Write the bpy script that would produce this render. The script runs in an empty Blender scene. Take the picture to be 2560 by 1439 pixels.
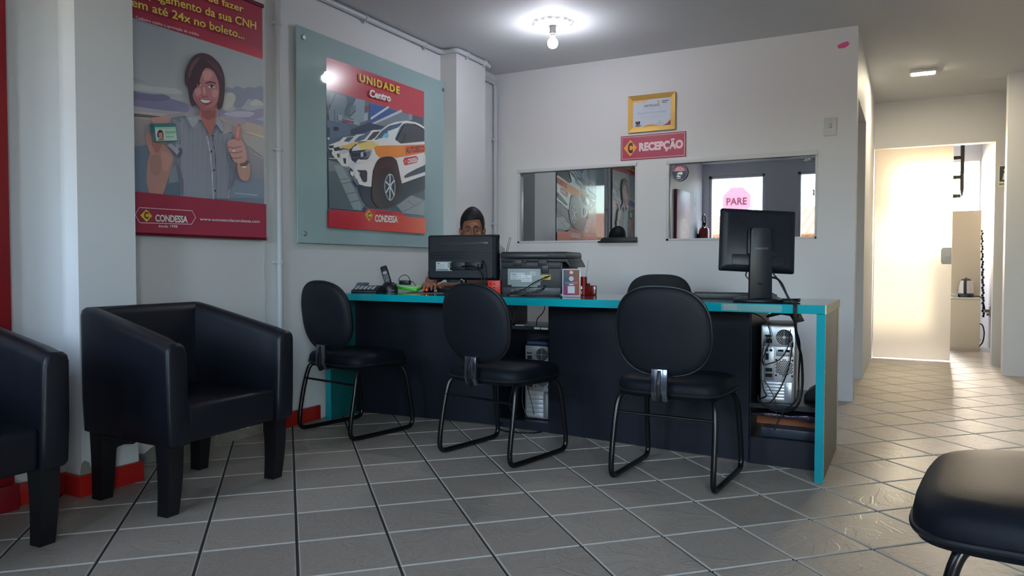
import bpy, bmesh, math, random
from mathutils import Vector, Matrix, Euler, Quaternion
random.seed(7)
SC = bpy.context.scene
COL = SC.collection
PI = math.pi

# ------------------------------------------------------------------ camera
cam_data = bpy.data.cameras.new('camera')
cam_data.sensor_width = 36.0
cam_data.lens = 26.166
cam_data.clip_start = 0.05
cam_data.clip_end = 300
cam = bpy.data.objects.new('camera', cam_data)
COL.objects.link(cam)
_yaw, _pit, _rol = 0.490998, -0.030737, 0.0014745
_fw = Vector((-math.sin(_yaw) * math.cos(_pit), math.cos(_yaw) * math.cos(_pit), math.sin(_pit)))
_rt = Vector((math.cos(_yaw), math.sin(_yaw), 0))
_up = _rt.cross(_fw)
_r = _rt * math.cos(_rol) + _up * math.sin(_rol)
_u = -_rt * math.sin(_rol) + _up * math.cos(_rol)
cam.matrix_world = Matrix(((_r.x, _u.x, -_fw.x, 0), (_r.y, _u.y, -_fw.y, 0), (_r.z, _u.z, -_fw.z, 0.93), (0, 0, 0, 1)))
SC.camera = cam

# ------------------------------------------------------------------ view
SC.view_settings.view_transform = 'Standard'
SC.view_settings.look = 'None'
SC.view_settings.gamma = 1.0
SC.view_settings.use_curve_mapping = False
SC.view_settings.exposure = 0.0
SC.cycles.max_bounces = 8
SC.cycles.diffuse_bounces = 4
SC.cycles.glossy_bounces = 4
SC.cycles.transmission_bounces = 6
SC.cycles.sample_clamp_indirect = 6.0
SC.cycles.caustics_reflective = False
SC.cycles.caustics_refractive = False

# ------------------------------------------------------------------ sky and sun
world = bpy.data.worlds.new('sky')
SC.world = world
world.use_nodes = True
_nt = world.node_tree
_nt.nodes.clear()
_bg = _nt.nodes.new('ShaderNodeBackground')
_out = _nt.nodes.new('ShaderNodeOutputWorld')
_sky = _nt.nodes.new('ShaderNodeTexSky')
_sky.sky_type = 'NISHITA'
_sky.sun_disc = False
_sky.sun_elevation = math.radians(16)
_sky.sun_rotation = math.radians(0)
_sky.air_density = 1.0
_sky.dust_density = 1.2
_bg.inputs['Strength'].default_value = 5.45
_hs = _nt.nodes.new('ShaderNodeHueSaturation')      # hazy morning: a paler blue
_hs.inputs['Saturation'].default_value = 0.74
_nt.links.new(_sky.outputs[0], _hs.inputs['Color'])
_nt.links.new(_hs.outputs[0], _bg.inputs[0])
_nt.links.new(_bg.outputs[0], _out.inputs[0])

sun_data = bpy.data.lights.new('sun', 'SUN')
sun_data.energy = 8.0
sun_data.angle = math.radians(5)
sun_data.color = (1.0, 0.86, 0.62)
sun = bpy.data.objects.new('sun', sun_data)
COL.objects.link(sun)
_sd = Vector((-0.13, -1.0, -0.27)).normalized()      # travels from the yard behind the corridor towards the street
sun.rotation_mode = 'QUATERNION'
sun.rotation_quaternion = _sd.to_track_quat('-Z', 'Y')

# portals only steer the sampling of the sky through the windows; they give off no light
def portal(name, loc, sx, sy, rot):
    d = bpy.data.lights.new(name, 'AREA')
    d.shape = 'RECTANGLE'
    d.size = sx
    d.size_y = sy
    d.cycles.is_portal = True
    o = bpy.data.objects.new(name, d)
    COL.objects.link(o)
    o.location = loc
    o.rotation_euler = rot
    return o
# ------------------------------------------------------------------ helpers
def lin(c):
    return tuple((v / 12.92 if v <= 0.04045 else ((v + 0.055) / 1.055) ** 2.4) for v in c)
def hexc(h):
    return lin(tuple(int(h[i:i + 2], 16) / 255 for i in (0, 2, 4)))
_mats = {}
def mat(name, h, rough=0.5, metal=0.0, spec=0.5, bump=None, var=None, coat=0.0, trans=0.0, emit=None, estr=0.0, ior=1.45):
    """procedural principled material; bump = (scale, strength), var = (scale, amount)"""
    if name in _mats:
        return _mats[name]
    m = bpy.data.materials.new(name)
    m.use_nodes = True
    nt = m.node_tree
    b = nt.nodes['Principled BSDF']
    c = hexc(h) if isinstance(h, str) else h
    b.inputs['Base Color'].default_value = (*c, 1)
    b.inputs['Roughness'].default_value = rough
    b.inputs['Metallic'].default_value = metal
    b.inputs['Specular IOR Level'].default_value = spec
    b.inputs['IOR'].default_value = ior
    b.inputs['Coat Weight'].default_value = coat
    b.inputs['Transmission Weight'].default_value = trans
    if emit:
        b.inputs['Emission Color'].default_value = (*hexc(emit), 1)
        b.inputs['Emission Strength'].default_value = estr
    tc = None
    if bump or var:
        tc = nt.nodes.new('ShaderNodeTexCoord')
    if bump:
        n = nt.nodes.new('ShaderNodeTexNoise')
        n.inputs['Scale'].default_value = bump[0]
        n.inputs['Detail'].default_value = 4
        nt.links.new(tc.outputs['Object'], n.inputs['Vector'])
        bp = nt.nodes.new('ShaderNodeBump')
        bp.inputs['Strength'].default_value = bump[1]
        bp.inputs['Distance'].default_value = 0.004
        nt.links.new(n.outputs[0], bp.inputs['Height'])
        nt.links.new(bp.outputs[0], b.inputs['Normal'])
    if var:
        n = nt.nodes.new('ShaderNodeTexNoise')
        n.inputs['Scale'].default_value = var[0]
        n.inputs['Detail'].default_value = 5
        nt.links.new(tc.outputs['Object'], n.inputs['Vector'])
        mx = nt.nodes.new('ShaderNodeMix')
        mx.data_type = 'RGBA'
        a = var[1]
        mx.inputs[6].default_value = (*[min(1, v * (1 - a)) for v in c], 1)
        mx.inputs[7].default_value = (*[min(1, v * (1 + a)) for v in c], 1)
        nt.links.new(n.outputs[0], mx.inputs[0])
        nt.links.new(mx.outputs[2], b.inputs['Base Color'])
    _mats[name] = m
    return m

class MB:
    """collects shapes into one mesh"""
    def __init__(s):
        s.bm = bmesh.new()
        s.M = Matrix.Identity(4)
        s.mi = 0
    def _fin(s, geom_verts, faces=None):
        for v in geom_verts:
            v.co = s.M @ v.co
        if faces:
            for f in faces:
                f.material_index = s.mi
        return s
    def faces(s, co, fs):
        vs = [s.bm.verts.new(s.M @ Vector(c)) for c in co]
        for f in fs:
            try:
                q = s.bm.faces.new([vs[i] for i in f])
                q.material_index = s.mi
            except ValueError:
                pass
        return s
    def box(s, x0, x1, y0, y1, z0, z1, bev=0.0, seg=2, taper=None):
        t = bmesh.new()
        bmesh.ops.create_cube(t, size=1)
        for v in t.verts:
            k = 1.0
            v.co = Vector(((x0 + x1) / 2 + v.co.x * (x1 - x0), (y0 + y1) / 2 + v.co.y * (y1 - y0), (z0 + z1) / 2 + v.co.z * (z1 - z0)))
        if bev > 0:
            bmesh.ops.bevel(t, geom=t.edges[:], offset=bev, segments=seg, profile=0.5, affect='EDGES')
        return s._merge(t)
    def _merge(s, t):
        t.verts.index_update()
        s.faces([v.co.copy() for v in t.verts], [[v.index for v in f.verts] for f in t.faces])
        t.free()
        return s
    def obox(s, c, sx, sy, sz, rot=(0, 0, 0), bev=0.0, seg=2):
        """box centred at c, turned by euler rot"""
        old = s.M
        s.M = old @ Matrix.Translation(c) @ Euler(rot).to_matrix().to_4x4()
        s.box(-sx / 2, sx / 2, -sy / 2, sy / 2, -sz / 2, sz / 2, bev, seg)
        s.M = old
        return s
    def prism(s, pts, a0, a1, axis='z', bev=0.0):
        """extrude a 2-D outline along an axis: x -> (a,p,q), y -> (p,a,q), z -> (p,q,a)"""
        def P(p, a):
            return {'x': (a, p[0], p[1]), 'y': (p[0], a, p[1]), 'z': (p[0], p[1], a)}[axis]
        n = len(pts)
        t = bmesh.new()
        A = [t.verts.new(P(p, a0)) for p in pts]
        B = [t.verts.new(P(p, a1)) for p in pts]
        t.faces.new(A)
        t.faces.new(B[::-1])
        for i in range(n):
            j = (i + 1) % n
            t.faces.new((A[j], A[i], B[i], B[j]))
        bmesh.ops.recalc_face_normals(t, faces=t.faces[:])
        if bev > 0:
            bmesh.ops.bevel(t, geom=t.edges[:], offset=bev, segments=2, profile=0.5, affect='EDGES')
        return s._merge(t)
    def loft(s, rings, cap=True, closed=True):
        """rings: list of equally long lists of points"""
        n = len(rings[0])
        co = [p for r in rings for p in r]
        fs = []
        for i in range(len(rings) - 1):
            for j in range(n if closed else n - 1):
                k = (j + 1) % n
                fs.append((i * n + j, i * n + k, (i + 1) * n + k, (i + 1) * n + j))
        if cap:
            fs.append(tuple(range(n))[::-1])
            fs.append(tuple((len(rings) - 1) * n + j for j in range(n)))
        t = bmesh.new()
        vs = [t.verts.new(c) for c in co]
        for f in fs:
            try:
                t.faces.new([vs[i] for i in f])
            except ValueError:
                pass
        bmesh.ops.recalc_face_normals(t, faces=t.faces[:])
        return s._merge(t)
    def lathe(s, prof, n=24, c=(0, 0, 0), axis='z'):
        def P(r, a, h):
            x, y = r * math.cos(a), r * math.sin(a)
            v = {'z': (x, y, h), 'y': (x, h, y), 'x': (h, x, y)}[axis]
            return (v[0] + c[0], v[1] + c[1], v[2] + c[2])
        return s.loft([[P(max(r, 1e-5), 2 * PI * j / n, h) for j in range(n)] for r, h in prof])
    def cyl(s, c, r, h, n=20, axis='z', bev=0.0):
        """cylinder from c up by h"""
        if bev > 0:
            pr = [(r - bev, 0), (r, bev), (r, h - bev), (r - bev, h)]
        else:
            pr = [(r, 0), (r, h)]
        return s.lathe(pr, n, c, axis)
    def tube(s, pts, r, n=10, closed=False, smooth=0):
        """round tube along points; r number or list"""
        P = [Vector(p) for p in pts]
        for _ in range(smooth):
            Q = []
            m = len(P)
            rng = range(m) if closed else range(m - 1)
            if not closed:
                Q.append(P[0])
            for i in rng:
                a, b = P[i], P[(i + 1) % m]
                Q += [a * 0.75 + b * 0.25, a * 0.25 + b * 0.75]
            if not closed:
                Q.append(P[-1])
            P = Q
        m = len(P)
        rad = r if isinstance(r, (list, tuple)) else None
        rings = []
        nrm = None
        for i in range(m):
            if closed:
                d = (P[(i + 1) % m] - P[i - 1])
            else:
                d = P[min(i + 1, m - 1)] - P[max(i - 1, 0)]
            d.normalize()
            if nrm is None:
                nrm = d.orthogonal().normalized()
            else:
                nrm = (nrm - d * nrm.dot(d))
                if nrm.length < 1e-6:
                    nrm = d.orthogonal()
                nrm.normalize()
            b = d.cross(nrm)
            if rad:
                t = i / (m - 1) * (len(rad) - 1)
                k = min(int(t), len(rad) - 2)
                rr = rad[k] + (rad[k + 1] - rad[k]) * (t - k)
            else:
                rr = r
            rings.append([P[i] + nrm * (rr * math.cos(2 * PI * j / n)) + b * (rr * math.sin(2 * PI * j / n)) for j in range(n)])
        if closed:
            rings.append(rings[0])
        return s.loft(rings, cap=not closed)
    def ell(s, c, rx, ry, rz, n=20, m=12, e=1.0):
        """ellipsoid"""
        rings = []
        for i in range(m + 1):
            a = -PI / 2 + PI * i / m
            cr, sz = max(math.cos(a), 1e-4), math.sin(a)
            rings.append([(c[0] + rx * cr * math.cos(2 * PI * j / n), c[1] + ry * cr * math.sin(2 * PI * j / n), c[2] + rz * sz) for j in range(n)])
        return s.loft(rings)
    def mesh(s, name, mats, smooth=35):
        me = bpy.data.meshes.new(name)
        s.bm.to_mesh(me)
        s.bm.free()
        for m in (mats if isinstance(mats, (list, tuple)) else [mats]):
            me.materials.append(m)
        if smooth:
            for p in me.polygons:
                p.use_smooth = True
            me.set_sharp_from_angle(angle=math.radians(smooth))
        return me

def obj(name, mb, mats, parent=None, smooth=35, label=None):
    me = mb.mesh(name, mats, smooth) if isinstance(mb, MB) else mb
    o = bpy.data.objects.new(name, me)
    COL.objects.link(o)
    if parent is not None:
        o.parent = parent
    if label:
        o['label'] = label
    return o
def tag(o, label, cat, group=None, kind=None):
    o['label'] = label
    o['category'] = cat
    if group:
        o['group'] = group
    if kind:
        o['kind'] = kind
    return o
def thing(name, label, cat, loc=(0, 0, 0), rz=0.0, group=None):
    o = bpy.data.objects.new(name, None)
    COL.objects.link(o)
    o.empty_display_size = 0.1
    o.location = loc
    o.rotation_euler = (0, 0, rz)
    return tag(o, label, cat, group)
def struct(name, mb, mats, parent=None, smooth=35):
    o = obj(name, mb, mats, parent, smooth)
    if parent is None:
        o['kind'] = 'structure'
    return o
def dup(src, loc, rz, label, group=None):
    r = src.copy()
    COL.objects.link(r)
    r.location = loc
    r.rotation_euler = (0, 0, rz)
    r['label'] = label
    if group:
        r['group'] = group
    for ch in list(src.children):
        c = ch.copy()
        COL.objects.link(c)
        c.parent = r
        for g in list(ch.children):
            d = g.copy()
            COL.objects.link(d)
            d.parent = c
    return r
def world_mb(o):
    """a builder whose coordinates are world coordinates for a part of thing o"""
    m = MB()
    m.M = (Matrix.Translation(o.location) @ o.rotation_euler.to_matrix().to_4x4()).inverted()
    return m
def bez(pts, n=8):
    """smooth path through points (Catmull-Rom)"""
    P = [Vector(p) for p in pts]
    P = [P[0] * 2 - P[1]] + P + [P[-1] * 2 - P[-2]]
    out = []
    for i in range(1, len(P) - 2):
        for k in range(n):
            t = k / n
            a, b, c, d = P[i - 1], P[i], P[i + 1], P[i + 2]
            out.append(0.5 * ((2 * b) + (c - a) * t + (2 * a - 5 * b + 4 * c - d) * t * t + (3 * b - a - 3 * c + d) * t ** 3))
    out.append(P[-2])
    return out

# ------------------------------------------------------------------ flat prints (posters, signs, stickers)
def print_mat(name, rough=0.4, spec=0.5, coat=0.0):
    if name in _mats:
        return _mats[name]
    m = bpy.data.materials.new(name)
    m.use_nodes = True
    nt = m.node_tree
    b = nt.nodes['Principled BSDF']
    at = nt.nodes.new('ShaderNodeVertexColor')
    at.layer_name = 'ink'
    nt.links.new(at.outputs[0], b.inputs['Base Color'])
    b.inputs['Roughness'].default_value = rough
    b.inputs['Specular IOR Level'].default_value = spec
    b.inputs['Coat Weight'].default_value = coat
    _mats[name] = m
    return m
_fcache = {}
def text_mesh(s, bold=0.0, spacing=1.0):
    """outline of a line of text as triangles, in units of its font size"""
    key = (s, bold, spacing)
    if key in _fcache:
        return _fcache[key]
    cu = bpy.data.curves.new('t', 'FONT')
    cu.body = s
    cu.size = 1.0
    cu.offset = bold
    cu.space_character = spacing
    cu.resolution_u = 3
    cu.fill_mode = 'FRONT'
    o = bpy.data.objects.new('t', cu)
    COL.objects.link(o)
    bpy.context.view_layer.update()
    dg = bpy.context.evaluated_depsgraph_get()
    me = bpy.data.meshes.new_from_object(o.evaluated_get(dg))
    vs = [(v.co.x, v.co.y) for v in me.vertices]
    fs = [tuple(p.vertices) for p in me.polygons]
    bpy.data.objects.remove(o)
    bpy.data.curves.remove(cu)
    bpy.data.meshes.remove(me)
    _fcache[key] = (vs, fs)
    return vs, fs
class Print:
    """inked shapes on a sheet: u to the right, v up, each later shape a hair above the earlier ones"""
    def __init__(s, k=1.0, step=0.00012):
        s.v = []
        s.f = []
        s.c = []
        s.n = 0
        s.k = k
        s.step = step
    def col(s, h):
        c = hexc(h) if isinstance(h, str) else h
        return tuple(min(0.93, x * s.k) for x in c)
    def _add(s, pts, fs, cols):
        s.n += 1
        b = len(s.v)
        s.v += [(p[0], p[1], s.n * s.step) for p in pts]
        for f in fs:
            s.f.append([b + i for i in f])
            s.c.append([cols[i] for i in f] if isinstance(cols, list) else [cols] * len(f))
        return s
    def poly(s, pts, h):
        return s._add(pts, [tuple(range(len(pts)))], s.col(h))
    def rect(s, u0, v0, u1, v1, h):
        return s.poly([(u0, v0), (u1, v0), (u1, v1), (u0, v1)], h)
    def grad(s, pts, hs):
        """quad with a colour at each corner"""
        return s._add(pts, [(0, 1, 2, 3)], [s.col(h) for h in hs])
    def oval(s, u, v, a, b, h, n=24, rot=0.0):
        q = []
        for i in range(n):
            t = 2 * PI * i / n
            x, y = a * math.cos(t), b * math.sin(t)
            q.append((u + x * math.cos(rot) - y * math.sin(rot), v + x * math.sin(rot) + y * math.cos(rot)))
        return s.poly(q, h)
    def line(s, pts, w, h, closed=False):
        P = [Vector(p) for p in pts]
        m = len(P)
        for i in range(m if closed else m - 1):
            a, b = P[i], P[(i + 1) % m]
            d = (b - a)
            if d.length < 1e-9:
                continue
            d.normalize()
            e = Vector((-d.y, d.x)) * (w / 2)
            ex = d * (w / 2)
            s.poly([a - e - ex, b - e + ex, b + e + ex, a + e - ex], h)
            s.n -= 1
        s.n += 1
        return s
    def text(s, t, u, v, w, cap, h, bold=0.0, spacing=1.0, align='l', du=0.0, dv=0.0):
        """one line of text: baseline start (u,v), cap height, total width w (None: natural); du,dv slope of the baseline"""
        vs, fs = text_mesh(t, bold, spacing)
        if not vs:
            return s
        x0 = min(p[0] for p in vs)
        x1 = max(p[0] for p in vs)
        hv = text_mesh('H', bold, 1.0)[0]
        ch = max(p[1] for p in hv) - min(p[1] for p in hv)
        by = min(p[1] for p in hv)
        sy = cap / ch
        sx = (w / (x1 - x0)) if w else sy
        tot = (x1 - x0) * sx
        off = {'l': 0, 'c': -tot / 2, 'r': -tot}[align]
        pts = []
        for p in vs:
            x = (p[0] - x0) * sx + off
            pts.append((u + x, v + (p[1] - by) * sy + x * dv))
        return s._add(pts, fs, s.col(h))
    def build(s, name, M, parent=None, mt=None, thick=0.0, edge='808080', outline=None):
        """M: matrix that places (u, v, n)"""
        vs, fs, cs = list(s.v), list(s.f), list(s.c)
        me = bpy.data.meshes.new(name)
        if outline:
            b = len(vs)
            n = len(outline)
            vs += [(p[0], p[1], z) for z in (0, -thick) for p in outline]
            e = s.col(edge)
            for f in [tuple(range(n)), tuple(range(2 * n - 1, n - 1, -1))] + [(i, (i + 1) % n, n + (i + 1) % n, n + i) for i in range(n)]:
                fs.append([b + i for i in f])
                cs.append([e] * len(f))
        elif thick > 0:
            us = [p[0] for p in s.v]
            ws = [p[1] for p in s.v]
            u0, u1, w0, w1 = min(us), max(us), min(ws), max(ws)
            b = len(vs)
            vs += [(u, w, z) for z in (0, -thick) for u, w in ((u0, w0), (u1, w0), (u1, w1), (u0, w1))]
            e = s.col(edge)
            for f in ((3, 2, 1, 0)[::-1], (7, 6, 5, 4), (0, 4, 5, 1), (1, 5, 6, 2), (2, 6, 7, 3), (3, 7, 4, 0)):
                fs.append([b + i for i in f])
                cs.append([e] * 4)
        me.from_pydata([M @ Vector(v) for v in vs], [], fs)
        ca = me.color_attributes.new('ink', 'FLOAT_COLOR', 'CORNER')
        k = 0
        flat = [c for f in cs for c in f]
        for i, c in enumerate(flat):
            ca.data[i].color = (*c, 1)
        me.materials.append(mt or print_mat('printed paper'))
        o = bpy.data.objects.new(name, me)
        COL.objects.link(o)
        if parent is not None:
            o.parent = parent
        return o
def frame_M(origin, u, v):
    u = Vector(u).normalized()
    v = Vector(v).normalized()
    n = u.cross(v)
    o = Vector(origin)
    return Matrix(((u.x, v.x, n.x, o.x), (u.y, v.y, n.y, o.y), (u.z, v.z, n.z, o.z), (0, 0, 0, 1)))
# ------------------------------------------------------------------ the setting
CEIL = 2.546
WX = -3.146          # left wall
BY = 5.567           # back wall
FY = -0.90           # front wall with the windows, behind the camera
GT = {'window_1': math.radians(0.45), 'window_2': math.radians(0.22)}   # the two inner panes sit a touch out of true
RX = 3.3             # right wall
portal('portal_a', (-2.5, FY - 0.17, 1.78), 0.95, 1.25, (PI / 2, 0, 0))
portal('portal_b', (-1.3, FY - 0.17, 1.83), 0.65, 1.15, (PI / 2, 0, 0))
portal('portal_c', (1.05, FY - 0.17, 1.25), 1.2, 2.4, (PI / 2, 0, 0))
portal('portal_d', (0.29, 11.64, 1.72), 1.05, 1.2, (-PI / 2, 0, 0))

M_wall = mat('painted wall', 'dedfe3', 0.55, bump=(60, 0.06), var=(1.3, 0.025))
M_ceil = mat('painted ceiling', 'd6d8dc', 0.7, bump=(40, 0.05), var=(0.8, 0.03))
M_white = mat('white enamel', 'dcdcdc', 0.35)
M_pvc = mat('white plastic pipe', 'c9ccd4', 0.35)
M_red = mat('red gloss paint', 'b3231d', 0.22, bump=(30, 0.1))
M_mortar = mat('bare mortar', '8d8880', 0.9, bump=(35, 0.8), var=(18, 0.3))

def floor_mat():
    m = bpy.data.materials.new('slate look floor tiles')
    m.use_nodes = True
    nt = m.node_tree
    b = nt.nodes['Principled BSDF']
    N = lambda t: nt.nodes.new(t)
    L = nt.links.new
    def math_(op, a, b_=None, c=None):
        n = N('ShaderNodeMath')
        n.operation = op
        for i, x in enumerate((a, b_, c)):
            if x is None:
                continue
            if isinstance(x, (int, float)):
                n.inputs[i].default_value = x
            else:
                L(x, n.inputs[i])
        return n.outputs[0]
    tc = N('ShaderNodeTexCoord')
    mp = N('ShaderNodeMapping')
    s = 0.301717
    mp.vector_type = 'TEXTURE'
    mp.inputs['Location'].default_value = (-2.22784, 1.41317, 0)
    mp.inputs['Rotation'].default_value = (0, 0, PI / 4)
    mp.inputs['Scale'].default_value = (s, s, s)
    L(tc.outputs['Object'], mp.inputs['Vector'])
    sp = N('ShaderNodeSeparateXYZ')
    L(mp.outputs[0], sp.inputs[0])
    # each tile its own relief: offset the noise by tile index
    fl = N('ShaderNodeVectorMath')
    fl.operation = 'FLOOR'
    L(mp.outputs[0], fl.inputs[0])
    wn = N('ShaderNodeTexWhiteNoise')
    L(fl.outputs[0], wn.inputs['Vector'])
    ad = N('ShaderNodeVectorMath')
    ad.operation = 'MULTIPLY_ADD'
    L(wn.outputs['Color'], ad.inputs[0])
    ad.inputs[1].default_value = (7, 7, 7)
    L(mp.outputs[0], ad.inputs[2])
    n1 = N('ShaderNodeTexNoise')
    n1.inputs['Scale'].default_value = 1.7
    n1.inputs['Detail'].default_value = 3
    n1.inputs['Distortion'].default_value = 1.2
    L(ad.outputs[0], n1.inputs['Vector'])
    # stepped ledges of split slate
    st = math_('MULTIPLY', n1.outputs[0], 7.0)
    fr = math_('FRACT', st)
    ledge = N('ShaderNodeMapRange')
    ledge.interpolation_type = 'SMOOTHSTEP'
    ledge.inputs[1].default_value = 0.0
    ledge.inputs[2].default_value = 0.16
    L(fr, ledge.inputs[0])
    terr = math_('ADD', math_('FLOOR', st), ledge.outputs[0])
    n2 = N('ShaderNodeTexNoise')
    n2.inputs['Scale'].default_value = 22
    n2.inputs['Detail'].default_value = 5
    L(ad.outputs[0], n2.inputs['Vector'])
    h = math_('ADD', math_('MULTIPLY', terr, 0.11), math_('MULTIPLY', n2.outputs[0], 0.05))
    bp = N('ShaderNodeBump')
    bp.inputs['Strength'].default_value = 1.0
    bp.inputs['Distance'].default_value = 0.0060
    L(h, bp.inputs['Height'])
    L(bp.outputs[0], b.inputs['Normal'])
    cr = N('ShaderNodeValToRGB')
    cr.color_ramp.elements[0].position = 0.25
    cr.color_ramp.elements[0].color = (*hexc('9c9287'), 1)
    cr.color_ramp.elements[1].position = 0.8
    cr.color_ramp.elements[1].color = (*hexc('b9aea1'), 1)
    mixn = math_('ADD', math_('MULTIPLY', n2.outputs[0], 0.55), math_('MULTIPLY', wn.outputs['Value'], 0.35))
    L(mixn, cr.inputs[0])
    L(cr.outputs[0], b.inputs['Base Color'])
    b.inputs['Roughness'].default_value = 0.44
    b.inputs['Specular IOR Level'].default_value = 0.36
    return m
M_floor = floor_mat()

fl = MB()
fl.box(-3.5, RX + 0.2, FY - 0.15, 11.65, -0.15, -0.0055)
TS = 0.301717
TA, TB = Vector((1, 1, 0)).normalized() * TS, Vector((-1, 1, 0)).normalized() * TS
rt = random.Random(3)
for i in range(-30, 62):
    for j in range(-30, 62):
        o = Vector((-2.22784, 1.41317, 0)) + TA * i + TB * j
        c = o + (TA + TB) / 2
        if not (-3.35 < c.x < RX + 0.1 and FY - 0.1 < c.y < 11.5):
            continue
        rings = []
        for g, z in ((0.0046, -0.006), (0.0046, -0.0026), (0.0058, -0.0008), (0.0085, 0.0)):
            q = g / TS
            k = 0.0012 / TS
            rings.append([o + TA * u + TB * v + Vector((0, 0, z)) for u, v in ((q + k, q), (1 - q - k, q), (1 - q, q + k), (1 - q, 1 - q - k), (1 - q - k, 1 - q), (q + k, 1 - q), (q, 1 - q - k), (q, q + k))])
        co = [p for r in rings for p in r]
        fl.mi = 2
        fl.faces(co, [(r * 8 + t, r * 8 + (t + 1) % 8, r * 8 + 8 + (t + 1) % 8, r * 8 + 8 + t) for r in range(3) for t in range(8)])
        fl.mi = 1
        fl.faces(rings[3], [tuple(range(8))])
struct('floor', fl, [mat('dark joint', '3a3734', 0.8), M_floor, mat('worn tile edge', 'c2bbb2', 0.5, bump=(150, 0.4))], smooth=0)
ce = MB()
ce.box(-3.5, RX + 0.2, FY - 0.15, 11.65, CEIL, CEIL + 0.15)
struct('ceiling', ce, M_ceil, smooth=0)

# left wall with its two pilasters
w = MB()
w.box(-3.40, WX, 2.05, BY + 0.14, 0.0, CEIL)
wall_left = struct('wall_left', w, M_wall, smooth=0)
w = MB()
w.box(-3.40, -3.03, FY, 1.80, 0.0, CEIL)
struct('wall_left_front', w, M_wall, smooth=0)
w = MB()
w.box(-3.40, -2.92, 1.80, 2.05, 0.0, CEIL)
pilaster = struct('trim_2', w, M_wall, smooth=0)
w = MB()
w.box(WX, -3.003, 4.733, 5.160, 0.0, CEIL)
struct('trim_3', w, M_wall, smooth=0)
# broken render at the foot of the pilaster
chip = MB()
chip.prism([(1.795, 0.075), (1.86, 0.075), (1.852, 0.095), (1.838, 0.105), (1.832, 0.128), (1.812, 0.142), (1.80, 0.132), (1.795, 0.10)], -2.9205, -2.9185, 'x')
obj('chipped_patch', chip, M_mortar, pilaster, 0)
chip = MB()
hs = [0.062 + 0.016 * math.sin(i * 0.9) + 0.007 * math.sin(i * 2.7) for i in range(31)]
top = [(2.06 + i * 0.0297, hs[i]) for i in range(31)]
chip.prism([(2.06, 0.0), (2.951, 0.0)] + top[::-1], WX - 0.002, WX + 0.007, 'x')
obj('bare_mortar_strip', chip, M_mortar, wall_left, 0)

def offset_strip(pts, t, h, name):
    """skirting along a polyline of the wall foot (room on the right-hand side of travel)"""
    out = []
    n = len(pts)
    for i in range(n):
        p = Vector(pts[i])
        nb = []
        if i > 0:
            d = (p - Vector(pts[i - 1])).normalized()
            nb.append(Vector((d.y, -d.x)))
        if i < n - 1:
            d = (Vector(pts[i + 1]) - p).normalized()
            nb.append(Vector((d.y, -d.x)))
        o = nb[0] if len(nb) == 1 else (nb[0] + nb[1]) / (1 + nb[0].dot(nb[1]))
        out.append(p + o * t)
    m = MB()
    m.prism([tuple(p) for p in pts] + [tuple(p) for p in out[::-1]], 0.0, h, 'z', bev=0.003)
    return struct(name, m, M_red)
offset_strip([(-3.03, 1.585), (-3.03, 1.80), (-2.92, 1.80), (-2.92, 2.062)], 0.02, 0.085, 'baseboard_left_1')
offset_strip([(WX, 2.96), (WX, 3.40)], 0.02, 0.085, 'baseboard_left_2')

def holes_wall(m, u0, u1, z0, z1, holes, put):
    """wall panel with rectangular holes, cut into boxes; put(u0,u1,z0,z1) adds one"""
    us = sorted(set([u0, u1] + [h[0] for h in holes] + [h[1] for h in holes]))
    for a, b in zip(us, us[1:]):
        hs = sorted([h for h in holes if h[0] <= a + 1e-6 and h[1] >= b - 1e-6], key=lambda h: h[2])
        z = z0
        for h in hs:
            if h[2] > z:
                put(a, b, z, h[2])
            z = h[3]
        if z < z1:
            put(a, b, z, z1)
W1 = (-2.925, -1.880, 1.115, 1.731)
W2 = (-1.646, -0.577, 1.117, 1.731)
w = MB()
holes_wall(w, WX, -0.333, 0, CEIL, [W1, W2], lambda a, b, c, d: w.box(a, b, BY, BY + 0.14, c, d))
struct('wall_back', w, M_wall, smooth=0)

# reflective office panes
def film_mat():
    m = bpy.data.materials.new('mirror film glass')
    m.use_nodes = True
    nt = m.node_tree
    b = nt.nodes['Principled BSDF']
    b.inputs['Base Color'].default_value = (0.50, 0.52, 0.53, 1)
    b.inputs['Metallic'].default_value = 1.0
    b.inputs['Roughness'].default_value = 0.012
    return m
M_film = film_mat()
M_alu = mat('white aluminium profile', 'd4d6da', 0.35)
def office_window(name, W, rail):
    f = MB()
    x0, x1, z0, z1 = W
    f.box(x0, x1, BY - 0.012, BY + 0.10, z1 - rail, z1, 0.002)
    f.box(x0, x1, BY - 0.004, BY + 0.10, z0, z0 + 0.016, 0.002)
    f.box(x0, x0 + 0.022, BY - 0.004, BY + 0.10, z0, z1, 0.002)
    f.box(x1 - 0.014, x1, BY - 0.004, BY + 0.10, z0, z1, 0.002)
    fr = struct(name, f, M_alu)
    p = MB()
    cx, cy = (x0 + x1) / 2, BY + 0.030
    hw = (x1 - x0) / 2 - 0.006
    p.M = Matrix.Translation((cx, cy, 0)) @ Matrix.Rotation(-GT[name], 4, 'Z')
    p.box(-hw, hw, -0.003, 0.003, z0 + 0.008, z1 - rail + 0.006)
    obj('pane', p, M_film, fr, 0)
    return fr
win1 = office_window('window_1', W1, 0.030)
win2 = office_window('window_2', W2, 0.034)
# a slim pull on the sliding sash
s_ = MB()
s_.box(-0.607, -0.598, BY - 0.002, BY + 0.012, 1.42, 1.46, 0.002)
obj('sash_pull', s_, mat('brushed steel', 'b8bcc0', 0.3, 1.0), win2)

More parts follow.
